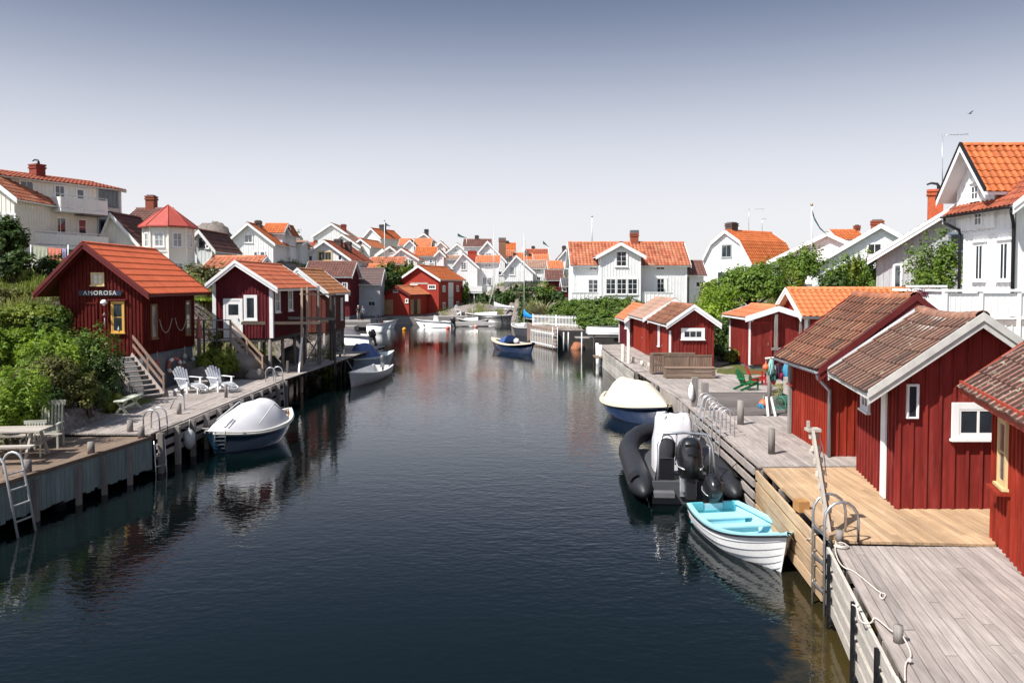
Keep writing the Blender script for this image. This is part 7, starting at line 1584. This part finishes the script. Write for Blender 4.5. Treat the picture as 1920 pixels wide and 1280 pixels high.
def outboard(parent_or_none, loc, rz, s=1.0, label='outboard motor', tilt=0.0, name='outboard_motor', strip=True, world=False, marks=False):
    """powerhead, leg and propeller; part of its boat"""
    par = parent_or_none; M = Matrix.Translation(loc) @ Matrix.Rotation(rz, 4, 'Z') @ Matrix.Rotation(tilt, 4, 'Y') @ Matrix.Scale(s, 4)
    def fin(mb): mb.v = [tuple(M @ Vector(p)) for p in mb.v]; return mb
    gl = paint('glossy_black_cowl', (.010, .010, .011, 1), .3, .1, spec=.45, coat=.25)
    # cowl lofted from rounded rectangles (x aft, z up)
    rows = []
    for z, cx, lx, ly in ((0, 0, .20, .14), (.10, 0, .26, .17), (.30, .01, .30, .19), (.45, .02, .29, .185), (.56, .0, .24, .15), (.62, -.02, .14, .09), (.63, -.02, .02, .02)):
        rows.append([(cx + lx * (abs(cos(a)) ** .7) * (1 if cos(a) > 0 else -1), ly * (abs(sin(a)) ** .7) * (1 if sin(a) > 0 else -1), z) for a in [2 * pi * k / 20 for k in range(20)]])
    mb = MB(); mb.grid(rows, closed=True); mo = fin(mb).build(name, gl, par)
    mb = MB(); mb.bx(-.14, .10, -.07, .07, -.32, .02); mb.bx(-.10, .07, -.045, .045, -.85, -.3); mb.bx(-.26, .12, -.09, .09, -.62, -.59); mb.ball((-.02, 0, -.86), .07, 10, (2.6, 1, 1)); mb.bx(-.05, .05, -.012, .012, -1.05, -.88); fin(mb).build('lower_leg', BLACKP, mo)
    mb = MB()
    for k in range(3):
        a = 2 * pi * k / 3; mb.box((-.22, .08 * cos(a), -.86 + .08 * sin(a)), (.02, .10, .08), tint=.5)
    mb.ball((-.22, 0, -.86), .035, 8); fin(mb).build('propeller', BLACKP, mo)
    mb = MB(); mb.bx(.10, .24, -.11, .11, -.22, .0); mb.bx(.2, .26, -.13, .13, -.30, .02); fin(mb).build('bracket', STEEL, mo)
    if strip:
        mb = MB()
        for sg in (-1, 1): mb.tube([(-.28, sg * .12, .14), (-.1, sg * .196, .18), (.12, sg * .192, .24), (.24, sg * .13, .28)], .012, 5)
        fin(mb).build('stripe', ALU, mo)
    if marks:
        wm = paint('worn_white_print', (.62, .62, .62, 1), .5); mb = MB()
        mb.box((-.255, 0, .50), (.008, .2, .045), tint=1)
        for k in range(5): mb.box((-.262, -.08 + .04 * k, .5), (.004, .012, .03), tint=0)
        mb.box((-.302, 0, .36), (.006, .13, .028), tint=1); fin(mb).build('maker_plate', wm, mo)
    return mo
def boat(label, p_bow, p_stern, name='boat', cat='boat', group=None):
    """Empty on the water half-way; +x points to the bow"""
    b = Vector((p_bow.x, p_bow.y, 0)); s = Vector((p_stern.x, p_stern.y, 0)); d = b - s
    return thing(name, label, cat, (b + s) / 2, atan2(d.y, d.x), group), d.length
NAVY = paint('navy_gelcoat', (.005, .012, .035, 1), .22, .15, spec=.5, coat=.4); CREAMG = paint('cream_gelcoat', (.62, .56, .44, 1), .35, .08, coat=.2)
WG = paint('white_gelcoat', (.74, .74, .73, 1), .3, .06, spec=.5, coat=.3); TQ = paint('turquoise_gelcoat', (.34, .64, .72, 1), .35, .06, spec=.45, coat=.2)
TARP = paint('white_tarpaulin', (.58, .57, .59, 1), .55, .05, scale=1.5)
# turquoise rowing boat
t, L = boat('open clinker rowing boat, white outside and turquoise inside, with a black outboard', gp(1478, 1003, .78), gp(1336, 940, .5), 'rowing_boat')
ro, ri, out_ = boat_hull(t, L, 1.5, .44, .36, .03, .16, .78, WG, strakes=6, rake=.25, inner=TQ, rim=TQ, rimw=.085, floor=.16, band=.022, bowp=2.7)
def thwart(par, x, w_, B, z, mat, box=None, nm='seat'):
    m = MB(); m.bx(x - w_ / 2, x + w_ / 2, -B / 2, B / 2, z - .03, z)
    if box: m.bx(x - w_ / 2 + .02 if box > 0 else x + w_ / 2 - .04, x - w_ / 2 + .05 if box > 0 else x + w_ / 2 - .015, -B * .38, B * .38, .16, z - .03)
    return m.build(nm, mat, par)
TQD = paint('deep_turquoise_gelcoat', (.10, .46, .54, 1), .35, .06, spec=.45)
thwart(t, -L * .36, .42, 1.22, .33, TQ, box=-1); thwart(t, -L * .12, .26, 1.36, .36, TQ, box=1); thwart(t, L * .12, .26, 1.22, .38, TQ); m = MB(); m.add([(L * .30, -.42, .60), (L * .30, .42, .60), (L * .46, .03, .72), (L * .46, -.03, .72), (L * .30, -.42, .56), (L * .30, .42, .56), (L * .46, .03, .68), (L * .46, -.03, .68)], [(0, 1, 2, 3), (7, 6, 5, 4), (0, 4, 5, 1)]); m.build('foredeck', TQ, t)
m = MB(); m.bx(-L / 2 - .03, -L / 2 + .05, -.55, -.24, .30, .50); m.bx(-L / 2 - .03, -L / 2 + .05, .24, .55, .30, .50); m.bx(-L / 2 - .03, -L / 2 + .05, -.5, .5, .05, .33); m.build('transom', TQD, t)
outboard(t, (-L / 2 - .20, .02, .52), 0, .95, tilt=.5)
rope('thin mooring rope from the bow of the turquoise boat to the pine boards', [gp(1480, 1002, .85), gp(1492, 1016, .55), gp(1500, 1010, .7), (5.15, 13.6, 1.0)], .01)
# rigid inflatable
sL = gp(1290, 915, .4); t, L = boat('black rigid inflatable boat with a white-covered console, grab frame and big black outboard', Vector((sL.x + .45, sL.y + 6.5, 0)), sL, 'inflatable_boat')
RUB = paint('black_hypalon', (.017, .018, .022, 1), .5, .15, spec=.35, scale=2)
P = []; hb = 1.12
for k in range(11): u = k / 10; P.append((-L / 2 - .45 + u * (L * .62 + .45), hb * (1 if u > .15 else .97), .36 + .02 * u))
rt = [.08, .24] + [.30] * 9
for a in [pi * k / 10 for k in range(1, 10)]: P.append((L * .12 + L * .33 * sin(a), hb * cos(a), .38 + .30 * sin(a))); rt.append(.30 - .03 * sin(a))
for k in range(10, -1, -1): u = k / 10; P.append((-L / 2 - .45 + u * (L * .62 + .45), -hb * (1 if u > .15 else .97), .36 + .02 * u)); rt.append(([.08, .24] + [.30] * 9)[k])
m = MB(); m.tube(P, rt, 18); m.build('tube', RUB, t)
m = MB(); Q = [(x, y * (1 + .29 / hb) if abs(x) < 90 else y, z) for x, y, z in P[2:-2]]
Q = [(x + (.3 if x > L * .38 else 0) * 0, y, z) for x, y, z in Q]; m.tube([(x, (abs(y) + .285) * (1 if y >= 0 else -1) if x < L * .13 else y * 1.26, z) for x, y, z in P[2:12]], .03, 6); m.tube([(x, (abs(y) + .285) * (1 if y >= 0 else -1) if x < L * .13 else y * 1.26, z) for x, y, z in P[-12:-2]], .03, 6); m.build('rubbing_strip', BLACKP, t)
m = MB(); m.bx(-L / 2 + .1, L * .36, -.86, .86, .12, .2); m.bx(-L / 2 + .02, -L / 2 + .12, -.86, .86, -.1, .55); m.build('floor', paint('dark_grey_deck', (.06, .062, .068, 1), .7), t)
for sg in (-1, 1):
    m = MB(); x0 = -L / 2 + .15
    rows = [[(x0 + .55 * u, sg * (hb + .306 * cos(a)), .37 + .306 * sin(a)) for a in [radians(25 + 55 * k / 6) for k in range(7)]] for u in (0, 1)]
    m.grid(rows, smooth=True, tint=1); lbm = m.build('name_patch', paint('worn_white_print', (0,)*4), t)
    m = MB()
    for k in range(4):
        a0 = radians(30 + 12 * k); m.add([(x0 + u, sg * (hb + .309 * cos(a)), .37 + .309 * sin(a)) for u, a in ((.12, a0), (.42, a0 + .03), (.42, a0 + .12), (.12, a0 + .09))], [(0, 1, 2, 3)], 0)
    m.build('patch_marks', RUB, lbm)
cx = -L / 2 + 2.75; rows = []
for z, sx_, sy, j in ((.22, .62, .56, 0), (.6, .60, .55, .02), (1.0, .55, .54, .03), (1.35, .48, .52, .03), (1.62, .40, .48, .03), (1.78, .30, .42, .05), (1.80, .1, .2, .02)):
    rows.append([(cx + .1 + sx_ * (abs(cos(a)) ** .45) * (1 if cos(a) > 0 else -1) + R.uniform(-j, j), sy * (abs(sin(a)) ** .45) * (1 if sin(a) > 0 else -1) + R.uniform(-j, j), z + R.uniform(-j, j) * .6) for a in [2 * pi * k / 32 for k in range(32)]])
m = MB(); m.grid(rows, closed=True); m.build('console_cover', TARP, t)
for y in (-.32, .32):
    sd = MB(); sd.bx(cx - 1.15, cx - .75, y - .2, y + .2, .2, .78); s_o = sd.build('seat', BLACKP, t)
    sd = MB(); rr_ = []
    for z, w_ in ((.78, .2), (.95, .25), (1.15, .25), (1.28, .18)): rr_.append([(cx - 1.12 + d_, y + w_ * v, z + .03 * (1 - v * v)) for d_, v in ((.0, -1), (-.05, -.5), (-.07, 0), (-.05, .5), (0, 1), (.08, 0))])
    sd.grid(rr_, closed=True); sd.build('backrest', paint('grey_black_vinyl', (.05, .05, .055, 1), .4), s_o); sd = MB(); ring(sd, (0, 0, 0), .15, .014, 12, 6, a0=0, a1=pi); sd.v = [(cx - 1.18, y + x, 1.26 + z) for x, yy, z in sd.v]; sd.build('grab_handle', STEEL, s_o)
ax = -L / 2 + .55; m = MB()
m.tube([(ax - .35, .72, .25), (ax - .1, .66, 1.35), (ax + .05, .55, 1.62), (ax + .05, 0, 1.66), (ax + .05, -.55, 1.62), (ax - .1, -.66, 1.35), (ax - .35, -.72, .25)], .036, 8); m.tube([(ax + .4, .7, .25), (ax + .0, .62, 1.3)], .022, 6); m.tube([(ax + .4, -.7, .25), (ax + .0, -.62, 1.3)], .022, 6); m.tube([(ax + .05, .2, 1.64), (ax + .25, .2, .8)], .02, 6); m.tube([(ax + .05, -.2, 1.64), (ax + .25, -.2, .8)], .02, 6); m.tube([(ax - .15, -.4, .35), (ax - .15, -.4, 1.1)], .03, 6); m.build('grab_frame', STEEL, t)
m = MB(); m.bx(-L / 2 - .25, -L / 2 + .05, .35, .85, .28, .34); m.bx(-L / 2 - .25, -L / 2 - .23, .35, .85, .22, .28); m.build('bathing_platform', paint('dark_alloy', (.12, .12, .125, 1), .5), t)
m = MB(); [m.tube([(-L / 2 + .3 + .1 * k, -.5 + R.uniform(-.2, .3), .35), (-L / 2 + .3 + .1 * k, -.4, .6)], .03, 6) for k in range(4)]; m.tube([(-L / 2 + .3, -.7, .5), (-L / 2 + .1, -.3, .62), (-L / 2 - .1, 0, .7)], .03, 6); m.box((-L / 2 + .35, -.45, .38), (.4, .5, .25)); m.build('fuel_tank', BLACKP, t)
outboard(t, (-L / 2 - .28, 0, .72), 0, 1.55, marks=True, tilt=.18)
rope('dark mooring line from the inflatable boat to the grey slats', [gp(1340, 868, .7), gp(1365, 880, .8), gp(1400, 850, 1.0), gp(1425, 838, 1.15)], .01, mat=BLACKP)
# cream covered boat on the right, white covered boat on the left
def snipa(label, p_bow, p_stern, B, hullm, rimm, covm, prof, i0, i1, ladder_end, cp=2.6):
    t, L = boat(label, p_bow, p_stern, 'covered_boat')
    ro, ri, o_ = boat_hull(t, L, B, .58, .30, .14, .2, .12, hullm, rake=.35, inner=paint('varnished_interior', (.42, .25, .12, 1), .4, .15), rim=rimm, rimw=.12, fmax=.48, bowp=2.3, srake=.2, floor=.3, band=.03, bandmat=rimm, strakes=0, rimh=.04)
    cover(t, ro, prof, covm, i0, i1, inset=.1, p=cp, wr=.02)
    return t, L, ro
t, L, ro = snipa('navy clinker-style motorboat under a tall cream cover, bow tied to the pale board wall', gp(1252, 757, .95), gp(1140, 733, .75), 2.15, NAVY, CREAMG, paint('cream_canvas', (.56, .51, .41, 1), .7, .1, scale=1.5), lambda u: .03 + .9 * min(1, max(0, (u) / .12)) * min(1, max(0, (1 - u) / .45)) ** .9, 5, 27, 0)
ladder('small wooden boarding ladder hung on the near side of the navy boat', gp(1208, 752, .75) + Vector((0, 0, 0)), gp(1208, 787, .0), .3, 5, .018, BLB, side=(1, -.2, 0))
m = MB(); c = at(1190, 751, 31.3); m.box((c.x, c.y, c.z), (.08, .08, .14)); solo('wooden_cleat', m, BLB, 'small brown cleat block on the rim of the navy boat', 'cleat')
t, L, ro = snipa('dark blue motorboat under a rounded white cover moored by the left dock', gp(528, 772, .85) + Vector((.15, .6, 0)), gp(392, 806, .8), 2.05, paint('dark_blue_gelcoat', (.006, .022, .04, 1), .2, .2, spec=.5, coat=.5), paint('off_white_rim', (.62, .60, .54, 1), .4, .1), TARP, lambda u: .04 + .76 * min(1, u / .55) ** .75 * min(1, max(0, (1 - u) / .16)) ** .6, 1, 22, 0, cp=3.0)
m = MB()
for yy in (-.88, .88): m.tube([(-L * .18, yy, .85), (L * .05, yy * .82, 1.35), (L * .2, yy * .95, .9)], .02, 6)
m.build('cover_seam', paint('grey_white_seam', (.55, .55, .58, 1), .6), t)
ladder('aluminium boarding ladder hooked over the stern of the blue boat', gp(413, 806, .8) + Vector((.05, -.15, 0)), gp(413, 842, .1) + Vector((.03, -.1, 0)), .32, 5, .018, ALU, side=(1, .1, 0))
for k, (px, py) in enumerate(((497, 800), (512, 795), (524, 790), (538, 783))): hang(['white fender nearest the middle of the blue boat', 'second slim fender along the blue boat', 'third slim fender along the blue boat', 'slim fender at the far end of the blue boat'][k], (gp(px, py, .55).x + .05, gp(px, py, .55).y - .1, .5), .045, (1, 1, 3.6), WHITE, .2, 'fender', 'fender', group='fenders on the blue boat')
hang('big grey-white balloon fender between the dock rails and the blue boat', (-9.95, 24.4, .62), .2, (.9, .9, 1.6), paint('grey_white_fender', (.45, .45, .44, 1), .5), .3, 'fender', 'fender')
rope('white mooring rope from the dock to the stern of the blue boat', [gp(305, 788, 1.18), gp(335, 802, .9), gp(345, 803, .85), gp(395, 803, .85)], .014)
m = MB(); m.tube([gp(422, 800, .95), gp(437, 786, 1.1)], .03, 6); m.tube([gp(429, 801, .95), gp(441, 788, 1.1)], .03, 6); solo('boat_hook', m, ALU, 'pair of grey fittings lying on the stern of the white cover', 'fitting')
# small clinker boat and the tarpaulin boat
t, L = boat('small white clinker rowing boat with a grey outboard, left of the channel', gp(655, 705, .62), gp(716, 687, .5) + Vector((0, .6, 0)), 'rowing_boat')
boat_hull(t, L, 1.6, .5, .3, .05, .15, .75, paint('grey_white_gelcoat', (.52, .54, .56, 1), .4, .1), strakes=6, inner=WG, rim=WHITE, rimw=.07, floor=.15, bowp=2.0); thwart(t, -.4, .25, 1.4, .4, WG); thwart(t, .7, .25, 1.2, .42, WG)
mo = outboard(t, (-L / 2 + .5, .1, .72), 0, .8, strip=False)
mo.data = mo.data.copy(); mo.data.materials[0] = paint('grey_cowl', (.13, .13, .135, 1), .3, .15, spec=.5)
t, L = boat('pale green-white boat with a blue tarpaulin behind the small clinker boat', gp(720, 664, .75), gp(672, 672, .6) + Vector((0, 0, 0)), 'motorboat')
ro, ri, o_ = boat_hull(t, max(L, 3.6), 1.8, .62, .3, 0, .15, .8, paint('grey_blue_gelcoat', (.20, .25, .29, 1), .35, .1), rim=paint('mint_white_deck', (.62, .72, .68, 1), .4), rimw=.5, bowp=2.2, rimh=.06)
cover(t, ro, lambda u: .03 + .85 * min(1, u / .2) * min(1, (1 - u) / .3) ** .6, paint('blue_tarpaulin', (.10, .15, .33, 1), .6, .2), 2, 17, inset=.15, p=3, wr=.08)
m = MB(); ring(m, (L * .3, .25, .98), .1, .015, 10, 6, a0=0, a1=pi); ring(m, (L * .3, -.3, .98), .1, .015, 10, 6, a0=0, a1=pi); m.build('bow_rail', STEEL, t)
rope('mooring rope from the walkway down to the small clinker boat', [gp(650, 675, 1.1), gp(660, 690, .8), gp(668, 702, .62)], .012)
# cruiser
def cruiser(label, xb, xs, Y, B=2.3, sh=.95, name='motorboat', top='soft', wl=None, rev=1, motor=True, tilt=.0):
    a = Vector((xb, Y, 0)); b = Vector((xs, Y + tilt, 0)); t, L = boat(label, a, b, name)
    ro, ri, o_ = boat_hull(t, L, B, sh, .25, -.1, .2, .85, WG, rim=WG, rimw=.4, bowp=2.4, rimh=.05, rake=.7, band=.035, bandmat=paint('grey_band', (.2, .2, .22, 1), .5))
    m = MB(); m.bx(-L * .46, L * .25, -B * .36, B * .36, sh * .5, sh * .95); m.build('deck', WG, t)
    if top == 'soft':
        cover(t, ro, lambda u: .05 + .55 * sin(min(1, u * 1.2) * pi) ** .7 if u < .83 else .05, paint('grey_canopy', (.12, .11, .125, 1), .7, .15), 6, 24, inset=.3, p=2.5)
    if top == 'glass':
        m = MB(); m.grid([[(L * .12 - .25 * v, B * .36 * u, sh + .55 * v) for u in (-1, -.5, 0, .5, 1)] for v in (0, 1)]); m.grid([[(L * .12 - .25 * v, B * .36 * u, sh + .55 * v) for u in (1, .5, 0, -.5, -1)] for v in (0, 1)]); m.build('windshield', GLASS, t)
        m = MB(); m.tube([(-L * .1, -B * .36, sh), (-L * .12, -B * .34, sh + 1.0), (-L * .12, B * .34, sh + 1.0), (-L * .1, B * .36, sh)], .03, 6); m.bx(-L * .35, L * .08, -B * .32, B * .32, sh, sh + .5); m.build('targa_arch', paint('dark_canopy', (.03, .03, .04, 1), .6), t)
    if top == 'console': m = MB(); m.add([(0, -.35, sh - .2), (0, .35, sh - .2), (-.8, .35, sh - .2), (-.8, -.35, sh - .2), (-.15, -.3, sh + .75), (-.15, .3, sh + .75), (-.6, .3, sh + .6), (-.6, -.3, sh + .6)], [(0, 1, 5, 4), (1, 2, 6, 5), (2, 3, 7, 6), (3, 0, 4, 7), (4, 5, 6, 7)]); m.build('console', paint('pale_console_cover', (.6, .6, .57, 1), .6), t)
    if motor: outboard(t, (-L / 2 - .25, 0, sh * .8), 0, 1.1, strip=False, tilt=.3)
    return t
cruiser('white motor cruiser with a grey folded canopy and two black outboards left of the channel', at(590, 640, 69).x, at(693, 640, 69).x, 69.5)
c = at(697, 640, 69); t_ = bpy.data.objects[-1]
cruiser('white speedboat with a covered console off the red boathouses', at(781, 600, 101).x, at(848, 600, 99).x, 99, 2.0, .75, top='console', tilt=-.6)
cruiser('white boat with a dark windscreen and canopy tied at the far grey pier', at(735, 590, 88).x, at(690, 590, 88).x, 88, 2.3, 1.0, top='glass', motor=False)
cruiser('white pointed bow showing past the end of the grey pier', at(745, 605, 96).x, at(712, 605, 96).x, 96.5, 1.9, .85, top='', motor=False)
# sailing boats
def mast(par, x, h, z0, r=.05, boom=None, cov=None, shroud=1.0):
    m = MB(); m.tube([(x, 0, z0), (x, 0, h)], [r, r * .7], 8); mm = m.build('mast', paint('anodised_mast', (.55, .55, .53, 1), .4, metal=.2), par)
    m = MB(); [m.tube([(x, y, .9), (x, y * .15, h * .93)], .008, 4) for y in (-shroud, shroud)]; m.tube([(x + 2.6, 0, 1.1), (x, 0, h * .96)], .009, 4); m.build('rigging', STEEL, mm)
    if boom:
        m = MB(); m.tube([(x - .05, 0, z0 + .9), (x - boom, 0, z0 + .85)], .045, 6); bo = m.build('boom', ALU, mm)
        m = MB(); rows = [[(x - .06 - (boom - .1) * u, .13 * cos(a) * (1 - .4 * u), z0 + 1.05 + (.32 * (1 - u) ** 2 + .05) + (.16 + .28 * (1 - u) ** 3) * sin(a)) for a in [2 * pi * k / 8 for k in range(8)]] for u in [k / 8 for k in range(9)]]; m.grid(rows, closed=True); m.build('sail_cover', cov or TARP, bo)
def yacht(label, xb, xs, Y, Y2, B, hullm, mx, mtop, sh=1.0, boom=2.6, cov=None, r=.055):
    t, L = boat(label, Vector((xb, Y, 0)), Vector((xs, Y2, 0)), 'sailing_boat'); ro, ri, o_ = boat_hull(t, L, B, sh, .35, .1, .25, .45, hullm, rim=paint('pale_deck', (.34, .33, .31, 1), .5), rimw=B * .3, bowp=2.0, rimh=.05, rake=.9, band=.03, bandmat=WHITE)
    m = MB(); rows = [[(L * (-.2 + .45 * u), B * .27 * (1 - .35 * u) * v, sh + .08 + (.42 - .2 * u) * (1 - abs(v) ** 4)) for v in [k / 5 - 1 for k in range(11)]] for u in [k / 5 for k in range(6)]]; m.grid(rows); m.add(rows[0], [tuple(range(11))]); m.build('cabin', WG, t)
    mast(t, mx, mtop, sh, r, boom, cov, B * .45); return t
mt = lambda px, py, Y: at(px, py, Y).z
yacht('black-hulled sailing boat with the tallest mast and a white sail cover', at(868, 600, 110).x, at(962, 600, 109).x, 111, 108.5, 2.4, paint('black_gelcoat', (.012, .012, .014, 1), .3), -.9 + 0, mt(950, 420, 109), 1.1, 3.4)
yacht('dark sailing boat with a bright blue cockpit cover beside the white fence', at(960, 600, 84).x, at(1003, 600, 82).x, 86, 81, 2.0, paint('grey_black_hull', (.03, .03, .035, 1), .4), -.2, mt(980, 437, 84), .9, 2.4, paint('bright_blue_canvas', (.01, .22, .55, 1), .7, .1))
yacht('low black-hulled boat lying in front of the tall-masted one', at(856, 600, 105).x, at(915, 600, 105).x, 105.5, 104.5, 1.7, paint('black_gelcoat', (0,)*4), 0, 2.2, .55, None, None, .03)
m = MB(); a = at(914, 583, 107); b = at(939, 490, 107); m.tube([a, b], .045, 6); solo('leaning_spar', m, WHITE, 'slanting white spar leaning against the waterfront house', 'spar')
t, L = boat('navy double-ended sailing boat with a cream deck and blue hood moored to the slatted screen', gp(922, 632, .9), gp(1000, 646, .75), 'sailing_boat')
ro, ri, o_ = boat_hull(t, L, 2.0, .62, .25, .25, .25, .1, NAVY, rim=CREAMG, rimw=.28, bowp=2.1, srake=.3, rake=.5, rimh=.05, band=.04, bandmat=CREAMG, inner=paint('dark_cockpit', (.03, .03, .035, 1), .6), floor=.3)
m = MB(); rows = [[(L * .02 + 1.1 * u, .62 * v * (1 - .2 * u), .72 + (.55 - .25 * u) * (1 - abs(v) ** 3)) for v in [k / 5 - 1 for k in range(11)]] for u in [k / 4 for k in range(5)]]; m.grid(rows); m.add(rows[0], [tuple(range(11))]); m.build('spray_hood', paint('blue_hood', (.04, .09, .26, 1), .7, .1), t)
m = MB(); m.tube([(-L * .47, .2, .7), (-L * .5, .2, 1.3)], .02, 6); m.ball((-L * .15, .1, .85), .25, 10, (1.4, .8, 1), jit=.3); m.build('deck_gear', TARP, t)
# upturned boat on the jetty
t = thing('upturned_boat', 'white rowing boat lying upside down with a grey bottom beside the narrow red shed', 'boat', (7.7, 60.7, 1.42), .05)
boat_hull(t, 4.0, 1.5, .42, .2, .0, .1, .7, WG, strakes=5, rim=WHITE, rimw=.06); 
for o in kids(t):
    o.data.transform(Matrix.Rotation(pi, 4, 'X') @ Matrix.Identity(4)); o.data.transform(Matrix.Translation((0, 0, .62)))
m = MB(); rows = [[(x, .45 * (1 - abs(x) / 2.2) * v, .76 + .02 * (1 - v * v)) for v in (-1, -.5, 0, .5, 1)] for x in [-1.7 + .34 * k for k in range(11)]]; m.grid(rows); m.build('keel_paint', paint('grey_bottom_paint', (.10, .10, .10, 1), .7), t)
# people, far small things
def person(label, loc, rz, shirt, trousers, hair, h=1.7, lean=.06, pose=0):
    s = h / 1.72; t = thing('person', label, 'person', loc, rz); V = [];  E = []; RD = []
    def v(x, y, z, r): V.append((x * s, y * s, z * s)); RD.append(r * s); return len(V) - 1
    pel = v(0, 0, .93, .13); wa = v(0, lean * .4, 1.08, .115); ch = v(0, lean, 1.30, .14); nk = v(0, lean * 1.3, 1.47, .055); E += [(pel, wa), (wa, ch), (ch, nk)]
    for q in (-1, 1):
        hp = v(q * .09, 0, .86, .10); kn = v(q * .10, -.03, .48, .06); an = v(q * .10, .02, .08, .042); to = v(q * .11, -.15, .04, .035); E += [(pel, hp), (hp, kn), (kn, an), (an, to)]
        shd = v(q * .17, lean, 1.40, .06); el = v(q * .24, lean + .05, 1.12, .042); wr = v(q * (.2 if pose else .25), lean - (.18 if pose else .02), .93 if not pose else 1.05, .03); hd = v(q * (.17 if pose else .25), lean - (.25 if pose else .05), .85 if not pose else 1.08, .032); E += [(ch, shd), (shd, el), (el, wr), (wr, hd)]
    def skin(name, vs, es, rs, mat, root=0, par=t, sub=2):
        me = bpy.data.meshes.new(name); me.from_pydata(vs, es, []); o = bpy.data.objects.new(name, me); COL.objects.link(o); o.parent = par
        me.materials.append(mat); md = o.modifiers.new('skin', 'SKIN'); md.use_smooth_shade = True; o.modifiers.new('sub', 'SUBSURF').levels = sub; o.modifiers['sub'].render_levels = sub
        if not me.skin_vertices: 
            bpy.context.view_layer.objects.active = o
            me_attr = None
        for i, r in enumerate(rs):
            try: me.skin_vertices[0].data[i].radius = (r, r)
            except Exception: pass
        return o
    SK = paint('skin', (.50, .27, .18, 1), .6, .06)
    # figure as lofted tubes joined in one mesh (skin modifiers need operators for their data)
    m = MB(); P = lambda i: Vector(V[i])
    m.tube([P(pel) - Vector((0, 0, .08)), P(pel), P(wa), P(ch), P(ch) + Vector((0, 0, .08)), P(nk), P(nk) + Vector((0, 0, .07))], [.10 * s, .15 * s, .13 * s, .165 * s, .13 * s, .055 * s, .05 * s], 12)
    k = 4
    for q in (0, 1):
        b = 4 + q * 8; m.tube([P(pel) * .35 + P(b) * .65 + Vector((0, 0, .05)), P(b), P(b + 1), P(b + 2), P(b + 2) - Vector((0, 0, .03))], [.10 * s, .10 * s, .06 * s, .042 * s, .04 * s], 10); m.tube([P(b + 2) + Vector((0, .04, -.03)), P(b + 3)], [.045 * s, .035 * s], 8)
        m.tube([P(ch) + Vector((0, 0, .06)), P(b + 4), P(b + 5), P(b + 6), P(b + 7)], [.07 * s, .062 * s, .045 * s, .03 * s, .035 * s], 10)
        hd = P(b + 7)
        for f in range(5): m.tube([hd, hd + Vector(((f - 2) * .016, -.02, -.05)) * s, hd + Vector(((f - 2) * .018, -.03, -.085 if f else -.05)) * s], [.010 * s, .009 * s, .007 * s], 5)
    hc = P(nk) + Vector((0, -.01, .17)) * s; m.ball(hc, .105 * s, 14, (.82, .95, 1.18)); m.ball(hc + Vector((0, -.10, -.01)) * s, .02 * s, 6, (1, 1.3, 1.3))
    for q in (-1, 1): m.ball(hc + Vector((q * .085, .01, 0)) * s, .022 * s, 6)
    m.build('body', SK, t)
    m = MB(); m.tube([P(pel) - Vector((0, 0, .03)), P(pel) + Vector((0, 0, .04)), P(wa), P(ch), P(ch) + Vector((0, 0, .09)), P(nk) - Vector((0, 0, .02))], [.165 * s, .165 * s, .145 * s, .18 * s, .15 * s, .07 * s], 14)
    for q in (0, 1): b = 4 + q * 8; m.tube([P(ch) + Vector((0, 0, .06)), P(b + 4), P(b + 5), P(b + 6)], [.085 * s, .077 * s, .058 * s, .042 * s], 10)
    m.build('jacket', shirt, t)
    m = MB()
    for q in (0, 1): b = 4 + q * 8; m.tube([P(pel) + Vector((0, 0, .02)), P(b), P(b + 1), P(b + 2)], [.13 * s, .115 * s, .078 * s, .06 * s], 10)
    m.build('trousers', trousers, t); m = MB(); m.ball(hc + Vector((0, .02, .03)) * s, .112 * s, 12, (.86, .95, 1.12)); m.build('hair', hair, t); return t
person('person in a dark jacket with pale hair standing before the grey boathouse', (at(672, 590, 96).x, 96.0, 1.0), .6, paint('dark_jacket', (.02, .02, .025, 1), .8), paint('grey_trousers', (.25, .25, .27, 1), .8), paint('pale_hair', (.5, .48, .44, 1), .8), 1.75, .04, 1)
person('person in a grey top beside the dark-jacketed one at the grey boathouse', (at(679, 590, 96).x, 96.3, 1.0), -.7, paint('grey_top', (.16, .16, .18, 1), .8), paint('dark_trousers', (.03, .03, .04, 1), .8), paint('brown_hair', (.10, .06, .04, 1), .8), 1.68, .05, 0)
m = MB(); c = at(1819, 213, 60); m.tube([c + Vector((-.16, 0, 0)), c, c + Vector((.14, 0, .02))], [.01, .05, .012], 6); m.add([c + Vector((0, -.02, 0)), c + Vector((.02, .45, .12)), c + Vector((-.1, .4, .1)), c + Vector((-.08, 0, 0)), c + Vector((.02, -.45, .12)), c + Vector((-.1, -.4, .1))], [(0, 1, 2, 3), (3, 5, 4, 0)]); solo('gull', m, paint('gull_grey', (.10, .10, .11, 1), .8), 'tiny dark gull in the sky above the antenna', 'bird')
adirondack('white sun chair on the village quay by the red boathouse hatch', (at(865, 588, 112.2).x, 110.8, 1.0), .9, AW, rest=False, sc=1.5)
picket('white iron-like railing on the wall above the rocky garden', at(985, 538, 113), at(1007, 538, 113), .9, 16, BLACKP, .05)
cone = thing('traffic_cone', 'faded red conical post cover between the lettered hut and the landing', 'cone', (at(373, 634, 36.6).x, 36.6, at(373, 634, 36.6).z)); m = MB(); m.lathe([(0, 0), (.18, 0), (.16, .05), (.03, 1.0), (0, 1.02)], n=14); m.build('cone_body', paint('faded_coral', (.50, .16, .13, 1), .7), cone)
m = MB(); m.beam((cone.location.x, 36.6, cone.location.z), (cone.location.x, 36.6, .9), .12, .12, up=(0, 1, 0)); m.build('stand', GREYV, cone, off=cone.location)
